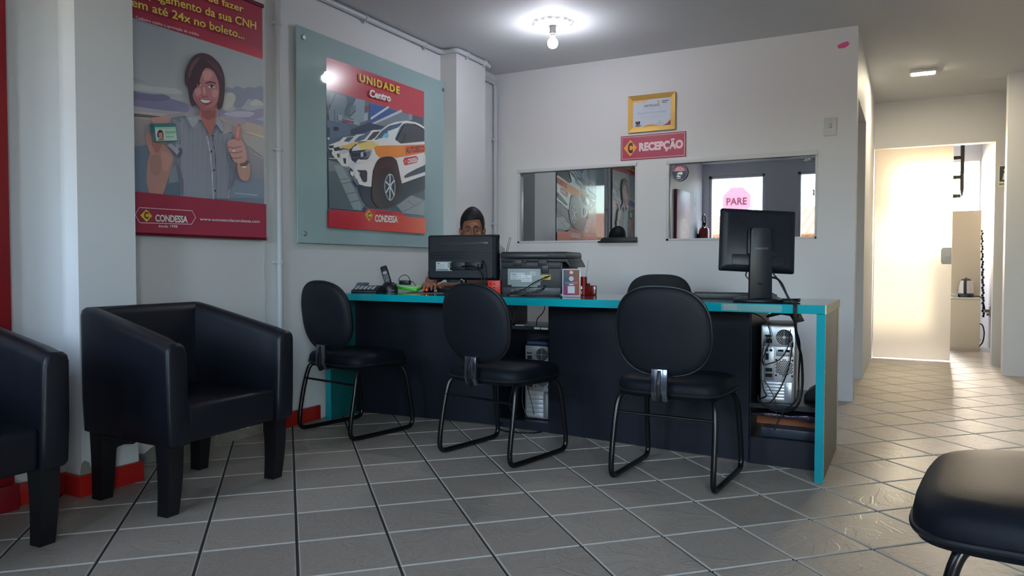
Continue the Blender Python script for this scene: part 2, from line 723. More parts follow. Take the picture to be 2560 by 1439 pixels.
# corridor: left wall with a doorway, end wall, right block
w = MB()
holes_wall(w, BY + 0.14, 8.42, 0, CEIL, [(BY + 0.14, 6.69, 0, 2.09)], lambda a, b, c, d: w.box(-0.475, -0.333, a, b, c, d))
struct('wall_corridor_left', w, M_wall, smooth=0)
w = MB()
w.box(-1.80, -1.70, BY + 0.14, 8.42, 0, CEIL)
w.box(-1.80, -0.475, 8.30, 8.42, 0, CEIL)
struct('wall_side_room', w, M_wall, smooth=0)
w = MB()
holes_wall(w, -0.333, 2.0, 0, CEIL, [(-0.333, 0.688, 0, 2.092)], lambda a, b, c, d: w.box(a, b, 8.30, 8.42, c, d))
struct('wall_corridor_end', w, M_wall, smooth=0)
w = MB()
w.box(0.705, RX + 0.2, 7.52, 7.66, 0, CEIL)
w.box(1.9, 2.0, 7.66, 8.42, 0, CEIL)
struct('wall_right_end', w, M_wall, smooth=0)
w = MB()
w.box(RX, RX + 0.15, FY, 7.52, 0, CEIL)
struct('wall_right', w, M_wall, smooth=0)

# yard room behind the frosted door
w = MB()
w.box(0.80, 0.95, 8.42, 11.5, 0, CEIL)
struct('wall_yard_right', w, M_wall, smooth=0)
w = MB()
w.box(-1.15, -1.0, 8.42, 11.5, 0, CEIL)
struct('wall_yard_left', w, M_wall, smooth=0)
w = MB()
holes_wall(w, -1.15, 0.95, 0, CEIL, [(-0.20, 0.78, 1.15, 2.30)], lambda a, b, c, d: w.box(a, b, 11.5, 11.62, c, d))
struct('wall_yard_back', w, M_wall, smooth=0)

# frosted glass door leaf
def frost_mat():
    m = bpy.data.materials.new('frosted glass')
    m.use_nodes = True
    nt = m.node_tree
    nt.nodes.clear()
    N = nt.nodes.new
    o = N('ShaderNodeOutputMaterial')
    r = N('ShaderNodeBsdfRefraction')
    r.inputs['Color'].default_value = (0.95, 0.91, 0.83, 1)
    r.inputs['Roughness'].default_value = 0.42
    r.inputs['IOR'].default_value = 1.22
    t = N('ShaderNodeBsdfTranslucent')
    t.inputs['Color'].default_value = (0.90, 0.88, 0.82, 1)
    g = N('ShaderNodeBsdfGlossy')
    g.inputs['Roughness'].default_value = 0.18
    x = N('ShaderNodeMixShader')
    x.inputs[0].default_value = 0.36
    y = N('ShaderNodeMixShader')
    y.inputs[0].default_value = 0.05
    nt.links.new(r.outputs[0], x.inputs[1])
    nt.links.new(t.outputs[0], x.inputs[2])
    nt.links.new(x.outputs[0], y.inputs[1])
    nt.links.new(g.outputs[0], y.inputs[2])
    nt.links.new(y.outputs[0], o.inputs[0])
    return m
g = MB()
g.box(-0.322, 0.352, 8.330, 8.340, 0.012, 2.086)
door1 = struct('door_1', g, frost_mat(), smooth=0)
k = MB()
k.prism([(0.262, 0.965), (0.275, 0.945), (0.35, 0.945), (0.35, 1.105), (0.275, 1.105), (0.262, 1.085)], 8.318, 8.330, 'y', bev=0.004)
k.M = Matrix.Translation((0.318, 8.318, 1.03))
k.cyl((0, -0.012, 0), 0.018, 0.012, 16, 'y', 0.003)
obj('lock_plate', k, mat('satin steel', 'c2c6c8', 0.45, 0.2), door1)

# front wall with the street windows, red steel jamb and a glazed entrance
FW = [(-2.93, -2.06, 1.20, 2.36), (-1.58, -1.02, 1.30, 2.36), (0.50, 1.60, 0.10, 2.40)]
w = MB()
holes_wall(w, -3.40, RX + 0.15, 0, CEIL, FW, lambda a, b, c, d: w.box(a, b, FY - 0.15, FY, c, d))
struct('wall_front', w, M_wall, smooth=0)
def clear_mat():
    m = bpy.data.materials.new('clear window glass')
    m.use_nodes = True
    nt = m.node_tree
    nt.nodes.clear()
    o = nt.nodes.new('ShaderNodeOutputMaterial')
    t = nt.nodes.new('ShaderNodeBsdfTransparent')
    t.inputs[0].default_value = (0.96, 0.98, 0.98, 1)
    g = nt.nodes.new('ShaderNodeBsdfGlossy')
    g.inputs['Roughness'].default_value = 0.01
    x = nt.nodes.new('ShaderNodeMixShader')
    x.inputs[0].default_value = 0.06
    nt.links.new(t.outputs[0], x.inputs[1])
    nt.links.new(g.outputs[0], x.inputs[2])
    nt.links.new(x.outputs[0], o.inputs[0])
    return m
M_clear = clear_mat()
for i, (a, b, c, d) in enumerate(FW):
    f = MB()
    t = 0.045
    f.box(a, b, FY - 0.10, FY - 0.02, d - t, d, 0.004)
    f.box(a, b, FY - 0.10, FY - 0.02, c, c + t, 0.004)
    f.box(a, a + t, FY - 0.10, FY - 0.02, c, d, 0.004)
    f.box(b - t, b, FY - 0.10, FY - 0.02, c, d, 0.004)
    if i == 2:
        f.box((a + b) / 2 - 0.03, (a + b) / 2 + 0.03, FY - 0.10, FY - 0.02, c, d, 0.004)
    fr = struct('window_%d' % (i + 3), f, M_alu)
    p = MB()
    p.box(a + t, b - t, FY - 0.062, FY - 0.057, c + t, d - t)
    obj('pane', p, M_clear, fr, 0)
    if i == 0:
        WA = fr
# ------------------------------------------------------------------ fittings on walls and ceiling
# red steel door jamb at the left edge
j = MB()
j.box(-3.03, -2.985, 1.28, 1.583, 0.0, CEIL, 0.006)
j.box(-3.03, -2.97, 1.50, 1.59, 0.0, 0.10, 0.004)
struct('trim_1', j, mat('red steel jamb', '8e1a22', 0.35, bump=(20, 0.1)))
# conduits
def clamp(m, p, axis, r=0.0225, w=0.022):
    q = Vector(p)
    if axis == 'z':
        m.cyl((q.x, q.y, q.z - w / 2), r, w, 16, 'z', 0.003)
        m.box(q.x - 0.0235, q.x, q.y - 0.034, q.y + 0.034, q.z - 0.007, q.z + 0.007, 0.002)
    else:
        m.cyl((q.x, q.y - w / 2, q.z), r, w, 16, 'y', 0.003)
        m.box(q.x - 0.0235, q.x, q.y - 0.007, q.y + 0.007, q.z - 0.032, q.z + 0.030, 0.002)
c = thing('conduit', 'white vertical conduit pipe on the left wall between banner and glass poster panel', 'pipe', (-3.122, 3.072, 0), 0, 'white conduit pipes')
m = world_mb(c)
m.tube([(-3.122, 3.072, 0.01), (-3.122, 3.072, 2.50)], 0.0175, 16)
obj('pipe', m, M_pvc, c)
for z in (2.268, 1.574, 0.944, 0.40):
    m = world_mb(c)
    clamp(m, (-3.122, 3.072, z), 'z')
    obj('clamp', m, M_pvc, c)
c = thing('conduit', 'white horizontal conduit pipe along the ceiling above the glass poster panel', 'pipe', (-3.122, 3.0, 2.52), 0, 'white conduit pipes')
m = world_mb(c)
zc = 2.520
path = [(-3.122, 2.10, zc), (-3.122, 4.60, zc), (-3.122, 4.69, zc), (-3.09, 4.715, zc), (-3.00, 4.712, zc), (-2.982, 4.74, zc), (-2.981, 4.80, zc), (-2.981, 5.16, zc - 0.003), (-2.985, 5.19, zc - 0.01)]
m.tube(path, 0.0175, 14, smooth=2)
obj('pipe', m, M_pvc, c)
for y in (2.9, 3.831, 4.501):
    m = world_mb(c)
    clamp(m, (-3.122, y, zc), 'y')
    obj('clamp', m, M_pvc, c)
for y in (4.86, 5.12):
    m = world_mb(c)
    clamp(m, (-2.981, y, zc), 'y')
    obj('clamp', m, M_pvc, c)
c = thing('conduit', 'white conduit pipe running down the corner beside the back wall', 'pipe', (-3.122, 5.535, 0), 0, 'white conduit pipes')
m = world_mb(c)
m.tube([(-3.122, 5.165, 2.47), (-3.122, 5.46, 2.47), (-3.122, 5.52, 2.465), (-3.122, 5.535, 2.44), (-3.122, 5.535, 2.36), (-3.122, 5.535, 0.02)], 0.0175, 14, smooth=1)
obj('pipe', m, M_pvc, c)
for z in (1.99, 1.28):
    m = world_mb(c)
    clamp(m, (-3.122, 5.535, z), 'z')
    obj('clamp', m, M_pvc, c)
# thin white cord from the foot of the banner
c = MB()
pts = [(-3.138, 2.975 + 0.003 * math.sin(i * 1.3), 1.06 - i * 0.0445) for i in range(23)]
c.tube(pts, 0.0035, 8)
tag(obj('cord', c, mat('white cord', 'c2c4c8', 0.5)), 'thin white cord hanging down the wall below the right end of the banner', 'cord')
# ceiling rose with its bulb
L = thing('ceiling_lamp', 'bare round bulb hanging under a white plaster ceiling rose', 'lamp', (-2.13, 4.556, CEIL))
m = MB()
prof = [(0.001, 0), (0.03, -0.022), (0.06, -0.020), (0.075, -0.027), (0.095, -0.016), (0.112, -0.019), (0.128, -0.008), (0.140, 0)]
rings = []
for r, h in prof:
    rings.append([(r * (1 + (0.045 * math.sin(8 * a) + 0.02 * math.sin(16 * a) if r > 0.06 else 0)) * math.cos(a), r * (1 + (0.045 * math.sin(8 * a) + 0.02 * math.sin(16 * a) if r > 0.06 else 0)) * math.sin(a), h + (0.004 * math.sin(16 * a) if 0.05 < r < 0.13 else 0)) for a in [2 * PI * j / 96 for j in range(96)]])
m.loft(rings)
obj('ceiling_rose', m, mat('plaster', 'cfcfd0', 0.8), L, 50)
m = MB()
m.cyl((0, 0, -0.075), 0.021, 0.058, 20, 'z', 0.003)
m.cyl((0, 0, -0.089), 0.0165, 0.016, 20, 'z', 0.002)
obj('lamp_socket', m, M_white, L)
m = MB()
m.lathe([(0.0155, -0.088), (0.0165, -0.094), (0.0152, -0.100), (0.0230, -0.107), (0.0310, -0.1165), (0.0338, -0.1248)], 28)
obj('bulb_shoulder', m, mat('dim bulb shoulder', 'ffffff', 0.4, emit='f4f6ff', estr=32.0), L, 60)
m = MB()
m.lathe([(0.0338, -0.1246), (0.0345, -0.132), (0.033, -0.147), (0.024, -0.161), (0.012, -0.167), (0.001, -0.168)], 28)
obj('bulb_globe', m, mat('lit bulb', 'ffffff', 0.4, emit='f4f6ff', estr=380.0), L, 60)
# corridor lamp
L = thing('corridor_lamp', 'small lit rectangular lamp on the corridor ceiling', 'lamp', (0.07, 7.09, CEIL))
m = MB()
m.box(-0.100, 0.092, -0.066, 0.066, -0.026, 0.0, 0.003)
obj('lamp_base', m, M_white, L)
m = MB()
m.box(-0.083, 0.085, -0.054, 0.054, -0.0285, -0.020, 0.001, 1)
obj('diffuser', m, mat('lit diffuser', 'ffffff', 0.4, emit='ffefcc', estr=330.0), L)

# light switch
S = thing('light_switch', 'white two-gang light switch plate high on the back wall near its right end', 'light switch', (-0.499, BY, 1.882))
m = MB()
m.box(-0.041, 0.041, -0.009, 0, -0.062, 0.062, 0.004)
obj('plate', m, mat('ivory plastic', 'c6cbc8', 0.35), S)
m = MB()
m.box(-0.009, 0.009, -0.014, -0.008, -0.008, 0.026, 0.002)
obj('rocker', m, mat('grey plastic', 'b4b8b6', 0.35), S)
for z in (0.042, -0.034):
    m = MB()
    m.cyl((0, -0.0115, z), 0.004, 0.003, 12, 'y')
    obj('screw', m, mat('brushed steel', 'b8bcc0', 0.3, 1.0), S)
# pink paint patch
P = Print()
P.poly([(-0.036, -0.006), (-0.030, 0.008), (-0.006, 0.018), (0.020, 0.024), (0.034, 0.022), (0.032, 0.014), (0.040, 0.010), (0.034, -0.004), (0.010, -0.017), (-0.022, -0.018)], 'd9508f')
o = P.build('paint_mark', frame_M((-0.426, BY - 0.001, 2.425), (1, 0, 0), (0, 0, 1)), None, print_mat('matt paint', 0.6))
tag(o, 'small pink paint mark high on the back wall by the corridor corner', 'paint mark')
# black ledge at the right foot of the first office pane
b = MB()
b.prism([(-2.195, 1.108), (-1.870, 1.108), (-1.870, 1.149), (-2.140, 1.149), (-2.163, 1.141), (-2.174, 1.122), (-2.195, 1.121)], BY - 0.022, BY - 0.005, 'y', bev=0.002)
tag(obj('document_tray', b, mat('black plastic', '14171c', 0.4)), 'low black plastic tray at the bottom right of the left office window', 'tray')
# ------------------------------------------------------------------ seats
M_vinyl = mat('black vinyl', '0d121b', 0.56, spec=0.22, bump=(220, 0.10))
M_leather = mat('black leatherette', '11141e', 0.40, bump=(140, 0.12))
M_blackmetal = mat('black painted tube', '0e0f12', 0.22)
M_blackplastic = mat('black plastic', '14171c', 0.4)
M_darkwood = mat('black stained wood', '101116', 0.4)
M_chrome = mat('polished steel', '8a94a4', 0.14, 0.95)
M_fabric = mat('charcoal fabric', '1c2228', 0.85, bump=(300, 0.3))

def superout(w, h, e=2.5, n=56, top=0.0):
    out = []
    for i in range(n):
        t = 2 * PI * i / n
        c, s = math.cos(t), math.sin(t)
        x = w / 2 * math.copysign(abs(c) ** (2 / e), c)
        z = h / 2 * math.copysign(abs(s) ** (2 / e), s)
        x *= 1 - top * (z / h + 0.5)
        out.append((x, z))
    return out
def pad(m, outl, layers, place):
    """cushion from scaled copies of an outline; layers (scale, depth); place(x, z, d) -> point"""
    m.loft([[place(x * s, z * s, d) for x, z in outl] for s, d in layers])

def visitor_chair(name, label, group):
    t = thing(name, label, 'chair', (0, 0, 0), 0, group)
    # seat
    m = MB()
    so = superout(0.475, 0.445, 4.2, 60, 0.05)
    lay = [(0.02, 0.372), (0.90, 0.372), (0.975, 0.380), (1.0, 0.398), (1.0, 0.414), (0.985, 0.432), (0.94, 0.446), (0.80, 0.455), (0.5, 0.458), (0.02, 0.459)]
    pad(m, so, lay, lambda x, y, d: (x, y + 0.015, d - 0.05 * (y / 0.445) ** 2 * (1 if y > 0 else 0.35)))
    obj('seat', m, M_vinyl, t, 50)
    m = MB()
    m.tube([(x * 1.0, y + 0.015, 0.396 - 0.05 * (y / 0.445) ** 2 * (1 if y > 0 else 0.35)) for x, y in so], 0.006, 8, closed=True)
    obj('seat_trim', m, M_blackplastic, t)
    # backrest
    tilt = math.radians(8)
    bo = superout(0.415, 0.375, 2.55, 60, 0.03)
    def place(x, z, d):
        y = d + 0.42 * x * x
        return (x, -0.225 + y * math.cos(tilt) - z * math.sin(tilt), 0.655 + z * math.cos(tilt) + y * math.sin(tilt))
    m = MB()
    pad(m, bo, [(0.985, -0.004), (1.0, 0.006), (0.985, 0.022), (0.90, 0.036), (0.5, 0.042), (0.02, 0.043)], place)
    obj('backrest', m, M_vinyl, t, 50)
    m = MB()
    pad(m, bo, [(0.02, -0.022), (0.5, -0.0215), (0.86, -0.018), (0.965, -0.012), (1.0, -0.004), (1.006, 0.004), (0.98, 0.006)], place)
    obj('back_shell', m, mat('black vinyl shell', '0e131c', 0.60, spec=0.35, bump=(90, 0.12)), t, 50)
    m = MB()
    m.tube([place(x * 1.008, z * 1.008, 0.0) for x, z in bo], 0.0055, 8, closed=True)
    obj('back_trim', m, M_blackplastic, t)
    # bracket
    m = MB()
    pr = [(-0.205, 0.510), (-0.246, 0.500), (-0.252, 0.400), (-0.235, 0.366), (-0.06, 0.362), (-0.06, 0.370), (-0.226, 0.376), (-0.238, 0.404), (-0.232, 0.494)]
    m.prism(pr, -0.034, 0.034, 'x', bev=0.0015)
    obj('bracket', m, M_chrome, t)
    m = MB()
    m.prism([(-0.246, 0.498), (-0.262, 0.44), (-0.262, 0.39), (-0.25, 0.36), (-0.235, 0.36), (-0.24, 0.40), (-0.24, 0.49)], -0.009, 0.009, 'x', bev=0.003)
    obj('bracket_rib', m, M_blackplastic, t)
    # sled frame
    for s in (-1, 1):
        m = MB()
        x = s * 0.222
        xi = s * 0.195
        path = [(xi, -0.10, 0.375), (xi, -0.14, 0.376), (x * 0.95, -0.165, 0.366), (x * 0.99, -0.190, 0.27), (x, -0.215, 0.14), (x, -0.224, 0.07), (x, -0.222, 0.035), (x, -0.205, 0.016), (x, -0.17, 0.013), (x, 0.0, 0.013), (x, 0.165, 0.013), (x, 0.200, 0.016), (x, 0.218, 0.035), (x, 0.220, 0.07), (x * 0.99, 0.200, 0.20), (x * 0.96, 0.178, 0.33), (xi, 0.155, 0.368), (xi, 0.12, 0.372), (xi, 0.0, 0.373), (xi, -0.10, 0.375)]
        m.tube(path, 0.0122, 12, smooth=2)
        obj('sled_frame', m, M_blackmetal, t, 60)
    m = MB()
    m.tube([(-0.217, -0.186, 0.295), (0.217, -0.186, 0.295)], 0.0065, 10)
    obj('crossbar', m, M_blackmetal, t)
    m = MB()
    for y in (-0.06, 0.10):
        m.box(-0.195, 0.195, y - 0.016, y + 0.016, 0.366, 0.374, 0.001)
    obj('seat_brace', m, M_blackmetal, t)
    return t
G = 'sled base visitor chairs'
chair = visitor_chair('visitor_chair', 'black visitor chair at the desk nearest the left wall', G)
chair.location = (-2.745, 3.275, 0)
chair.rotation_euler = (0, 0, math.radians(-11))
dup(chair, (-1.765, 3.215, 0), math.radians(-11), 'middle black visitor chair at the desk, in front of the printer', G)
dup(chair, (-0.895, 3.235, 0), math.radians(-3), 'black visitor chair at the desk nearest the right end', G)
c4 = dup(chair, (0.278, 1.785, 0), math.radians(83.5), 'black visitor chair in the near right corner, cut off by the photo edge', G)
c4.scale = (1.0, 1.0, 1.12)
for ch in c4.children:
    if ch.name.startswith('seat') and 'brace' not in ch.name:
        ch.scale = (1.30, 1.07, 1.0)

# tub armchairs
def tub_chair(label, group):
    t = thing('tub_armchair', label, 'armchair', (0, 0, 0), 0, group)
    W, F, B, R = 0.655, 0.255, -0.300, 0.050
    hw = W / 2
    path = [(F, -hw)]
    for k in range(1, 9):
        path.append((F + (B + R - F) * k / 8, -hw))
    for k in range(1, 7):
        a = -PI / 2 - PI / 2 * k / 6
        path.append((B + R + R * math.cos(a), -hw + R + R * math.sin(a)))
    for k in range(1, 6):
        path.append((B, -hw + R + (W - 2 * R) * k / 6))
    for k in range(0, 7):
        a = PI - PI / 2 * k / 6
        path.append((B + R + R * math.cos(a), hw - R + R * math.sin(a)))
    for k in range(1, 9):
        path.append((B + R + (F - B - R) * k / 8, hw))
    n = len(path)
    rings = []
    def topz(x):
        u = (F - x) / (F - B)
        return 0.642 + 0.118 * min(1.0, u * 1.12)
    for i, p in enumerate(path):
        a, b = Vector(path[max(i - 1, 0)]), Vector(path[min(i + 1, n - 1)])
        d = (b - a).normalized()
        out = Vector((-d.y, d.x))          # outward
        if i in (0, n - 1):
            out = Vector((0, -1 if i == 0 else 1))
        th = 0.086
        zt = topz(p[0])
        q = Vector(p)
        back = max(0.0, min(1.0, (0.05 - p[0]) / 0.3))
        prof = [(-0.022 - 0.012 * back, 0.262), (-0.008, 0.275), (-0.002, 0.40), (0.0, zt - 0.03), (-0.006, zt - 0.010), (-0.020, zt), (-(th - 0.026), zt + 0.002), (-(th - 0.008), zt - 0.012), (-th, zt - 0.035), (-(th + 0.012), 0.36), (-(th + 0.012), 0.262)]
        cs = [(q.x + out.x * o, (q.y + out.y * o) * (1 - 0.12 * (F - q.x) / (F - B)), z) for o, z in prof]
        if i in (0, n - 1):
            cs0 = []
            for (x, y, z), (o, zz) in zip(cs, prof):
                # rounded arm front
                cs0.append((x, y, z))
            mid = sum((c[1] for c in cs)) / len(cs)
            cap = [(x + 0.014, mid + (y - mid) * 0.80, 0.45 + (z - 0.45) * 0.955) for x, y, z in cs]
            near = [(x - 0.007, y, z) for x, y, z in cs]
            cs = [(x, mid + (y - mid) * 0.95, 0.45 + (z - 0.45) * 0.985) for x, y, z in cs]
            cap = [(x + 0.005, mid + (y - mid) * 0.78, 0.45 + (z - 0.45) * 0.95) for x, y, z in cs]
            near2 = [(x - 0.012, y, z) for x, y, z in near]
            rings += ([cap, cs, near, near2] if i == 0 else [near2, near, cs, cap])
        else:
            rings.append(cs)
    m = MB()
    m.loft(rings)
    obj('tub_body', m, M_leather, t, 48)
    m = MB()
    m.box(-0.215, 0.245, -hw + 0.092, hw - 0.092, 0.262, 0.405, 0.022, 3)
    obj('seat', m, M_leather, t, 48)
    for sx, sy in ((1, -1), (1, 1), (-1, -1), (-1, 1)):
        m = MB()
        cx, cy = (0.200 if sx > 0 else -0.205), sy * (0.272 if sx > 0 else 0.240)
        rings = []
        for k in range(7):
            u = k / 6
            z = 0.268 * (1 - u)
            h = 0.0345 - 0.0085 * u
            ox = sx * (0.006 + 0.012 * u * u) if sx < 0 else -0.004 + 0.004 * math.sin(u * PI) - 0.012 * u * u
            rings.append([(cx + ox + a * h, cy + b * h, z) for a, b in ((-1, -1), (1, -1), (1, 1), (-1, 1))])
        m.loft(rings)
        obj('leg', m, M_darkwood, t, 30)
    return t
GA = 'black tub armchairs'
arm = tub_chair('black tub armchair by the pilaster, under the hanging banner', GA)
arm.location = (-2.615, 2.075, 0)
arm.rotation_euler = (0, 0, math.radians(3.0))
arm2 = dup(arm, (-2.705, 1.145, 0), math.radians(3.0), 'black tub armchair cut off by the left edge of the photo', GA)
m = MB()
m.prism([(-0.150, 0.268), (-0.13, 0.225), (-0.12, 0.235), (-0.108, 0.212), (-0.095, 0.224), (-0.088, 0.205), (-0.07, 0.232), (-0.03, 0.246), (0.02, 0.252), (0.05, 0.268)], -0.288, -0.285, 'y')
obj('torn_lining', m, mat('black lining cloth', '0d0e12', 0.9), arm, 0)

# swivel chairs behind the desk
def office_chair(label, group):
    t = thing('office_chair', label, 'chair', (0, 0, 0), 0, group)
    m = MB()
    so = superout(0.48, 0.46, 3.6, 56)
    pad(m, so, [(0.02, 0.405), (0.92, 0.405), (0.99, 0.415), (1.0, 0.43), (0.97, 0.455), (0.88, 0.468), (0.02, 0.472)], lambda x, y, d: (x, y, d))
    obj('seat', m, M_fabric, t, 50)
    bo = superout(0.44, 0.40, 3.0, 56, 0.05)
    tilt = math.radians(10)
    def place(x, z, d):
        y = d - 0.35 * x * x
        return (x, 0.245 + y * math.cos(tilt) + z * math.sin(tilt), 0.675 + z * math.cos(tilt) - y * math.sin(tilt))
    m = MB()
    pad(m, bo, [(0.02, -0.03), (0.86, -0.028), (0.97, -0.015), (1.0, 0.004), (0.985, 0.02), (0.9, 0.03), (0.02, 0.036)], place)
    obj('backrest', m, M_fabric, t, 50)
    m = MB()
    m.prism([(0.235, 0.56), (0.285, 0.56), (0.295, 0.42), (0.27, 0.385), (0.05, 0.375), (0.05, 0.39), (0.255, 0.40), (0.262, 0.43)], -0.035, 0.035, 'x', bev=0.003)
    obj('back_bar', m, M_blackplastic, t)
    m = MB()
    m.cyl((0, 0, 0.10), 0.028, 0.30, 20)
    m.cyl((0, 0, 0.38), 0.09, 0.026, 20)
    obj('column', m, M_blackmetal, t)
    m = MB()
    for k in range(5):
        a = 2 * PI * k / 5 + 0.3
        c, s = math.cos(a), math.sin(a)
        m.tube([(0, 0, 0.115), (0.12 * c, 0.12 * s, 0.10), (0.29 * c, 0.29 * s, 0.072)], [0.030, 0.024, 0.016], 10)
    obj('star_base', m, M_blackplastic, t)
    for k in range(5):
        a = 2 * PI * k / 5 + 0.3
        m = MB()
        m.M = Matrix.Translation((0.29 * math.cos(a), 0.29 * math.sin(a), 0)) @ Matrix.Rotation(a, 4, 'Z')
        m.cyl((0, -0.022, 0.026), 0.026, 0.018, 18, 'y', 0.003)
        m.cyl((0, 0.004, 0.026), 0.026, 0.018, 18, 'y', 0.003)
        m.cyl((0, 0, 0.03), 0.008, 0.045, 10)
        obj('caster', m, M_blackplastic, t)
    return t
GO = 'swivel chairs behind the desk'
oc = office_chair('empty dark swivel chair behind the desk, in front of the right office window', GO)
oc.location = (-1.40, 4.52, 0)
oc.rotation_euler = (0, 0, math.radians(12))
oc2 = dup(oc, (-2.66, 4.45, 0), math.radians(27), 'dark swivel chair the seated man sits on behind the desk', GO)

# ------------------------------------------------------------------ reception desk
M_teal = mat('teal gloss edge', '0a9aa8', 0.16, coat=0.3)
M_tealtop = mat('teal glass top', '0d5d5f', 0.06, spec=0.7)
M_tealdull = mat('teal laminate', '136567', 0.30)
M_black = mat('black laminate', '171b27', 0.42)
M_cream = mat('cream board edge', 'd9cfae', 0.5, var=(30, 0.12))
M_olive = mat('grey green laminate', '474d42', 0.36)
D = thing('reception_desk', 'long reception desk with teal edges and black front panels', 'desk', (-1.70, 3.75, 0))
X0, X1, YF_, YK = -3.105, -0.310, 3.410, 4.105
m = world_mb(D)
m.box(X0, X1 - 0.004, YF_ + 0.006, YK, 0.728, 0.760, 0.001)
obj('countertop', m, M_tealtop, D, 0)
m = world_mb(D)
m.box(X0, X1 - 0.006, YF_, YF_ + 0.006, 0.722, 0.761)
obj('front_edge_band', m, M_teal, D, 0)
m = world_mb(D)
m.box(X1 - 0.006, X1, YF_ + 0.002, YK, 0.722, 0.761)
obj('end_edge_band', m, M_cream, D, 0, 'cream raw end edge of the top')
m = world_mb(D)
m.box(-0.75, -0.49, YF_ - 0.0012, YF_ + 0.0005, 0.727, 0.757)
m.box(-0.74, -0.68, YF_ - 0.0018, YF_ - 0.001, 0.729, 0.756)
def tape_mat():
    mm = mat('clear tape', 'c8d8d0', 0.12, coat=0.5)
    b = mm.node_tree.nodes['Principled BSDF']
    b.inputs['Alpha'].default_value = 0.30
    return mm
obj('clear_tape', m, tape_mat(), D, 0, 'shiny clear tape on the front edge')
# right end panel
m = world_mb(D)
m.box(-0.347, -0.316, YF_ + 0.004, 4.095, 0.0, 0.728)
obj('end_panel', m, M_olive, D, 0, 'grey green end panel')
m = world_mb(D)
m.box(-0.349, -0.314, YF_, YF_ + 0.005, 0.0, 0.724)
obj('end_panel_edge', m, M_teal, D, 0, 'bright teal front edge')
m = world_mb(D)
for i in range(14):
    z0 = 0.722 * i / 14
    m.box(-0.316, -0.3135, YF_ + 0.005, YF_ + 0.014 + 0.002 * (i % 2), z0 + 0.003, z0 + 0.0495)
obj('end_panel_rim', m, M_cream, D, 0, 'cream chipped rim')
m = world_mb(D)
for i in range(18):
    z0 = 0.722 * i / 18
    m.box(-0.316, -0.3125, 4.070, 4.096, z0 + 0.001, z0 + 0.0385)
obj('end_panel_rim', m, M_cream, D, 0, 'cream chipped rim')
# left end panel
m = world_mb(D)
m.box(-3.095, -3.058, YF_, YF_ + 0.006, 0.0, 0.722)
obj('end_panel_edge', m, M_teal, D, 0)
m = world_mb(D)
m.box(-3.093, -3.060, YF_ + 0.006, 4.095, 0.0, 0.728)
obj('end_panel', m, M_tealdull, D, 0, 'teal end panel by the wall')
# black fronts
m = world_mb(D)
m.faces([(-3.060, 3.640, 0.012), (-2.094, 3.715, 0.012), (-2.094, 3.735, 0.012), (-3.060, 3.660, 0.012), (-3.060, 3.640, 0.728), (-2.094, 3.715, 0.728), (-2.094, 3.735, 0.728), (-3.060, 3.660, 0.728)],
        [(0, 1, 2, 3), (7, 6, 5, 4), (0, 4, 5, 1), (1, 5, 6, 2), (2, 6, 7, 3), (3, 7, 4, 0)])
obj('front_panel', m, M_black, D, 0)
m = world_mb(D)
m.faces([(-1.738, 3.685, 0.012), (-0.655, 3.575, 0.012), (-0.653, 3.595, 0.012), (-1.736, 3.705, 0.012), (-1.738, 3.685, 0.728), (-0.655, 3.575, 0.728), (-0.653, 3.595, 0.728), (-1.736, 3.705, 0.728)],
        [(0, 1, 2, 3), (7, 6, 5, 4), (0, 4, 5, 1), (1, 5, 6, 2), (2, 6, 7, 3), (3, 7, 4, 0)])
obj('front_panel', m, M_black, D, 0)
# bay under the middle
for x in (-2.094, -1.758):
    m = world_mb(D)
    m.box(x, x + 0.020, 3.715, 4.08, 0.0, 0.728)
    obj('bay_side', m, M_black, D, 0)
m = world_mb(D)
m.box(-2.074, -1.758, 3.725, 4.08, 0.0, 0.050)
obj('bay_bottom', m, M_black, D, 0)
m = world_mb(D)
m.box(-2.074, -1.758, 3.75, 4.08, 0.565, 0.585)
obj('bay_shelf', m, M_black, D, 0)
m = world_mb(D)
m.box(-2.074, -1.758, 4.066, 4.08, 0.05, 0.565)
obj('bay_back', m, M_black, D, 0)
# bay under the right end
m = world_mb(D)
m.box(-0.668, -0.650, 3.60, 4.08, 0.0, 0.728)
obj('bay_side', m, M_black, D, 0)
m = world_mb(D)
m.box(-0.650, -0.347, 3.60, 3.618, 0.0, 0.125)
obj('bay_plinth', m, M_black, D, 0)
m = world_mb(D)
m.box(-0.650, -0.347, 3.618, 4.06, 0.105, 0.123)
obj('bay_bottom', m, M_black, D, 0)
m = world_mb(D)
m.box(-0.650, -0.347, 3.56, 4.06, 0.272, 0.292)
obj('bay_shelf', m, M_black, D, 0)
m = world_mb(D)
m.box(-0.640, -0.349, 3.70, 3.715, 0.175, 0.225)
obj('drawer_board', m, mat('brown board', '9a5a36', 0.5, var=(12, 0.15)), D, 0, 'brown bare drawer board')
# ------------------------------------------------------------------ things on and under the desk
DZ = 0.7605
M_monitor = mat('monitor plastic', '131924', 0.42, bump=(200, 0.05))
M_gloss = mat('black gloss plastic', '0d0f14', 0.14)
M_label = mat('white label', 'c9ccd0', 0.6)
M_cable = mat('black cable', '0b0c0f', 0.45)
M_silver = mat('galvanised steel', 'b9bcc2', 0.32, 0.75, bump=(60, 0.05))
M_darkslot = mat('dark opening', '08090b', 0.8)

def cable(pts, r=0.0032, n=8, m=None):
    m = m or MB()
    m.tube(bez(pts, n), r, 8)
    return m

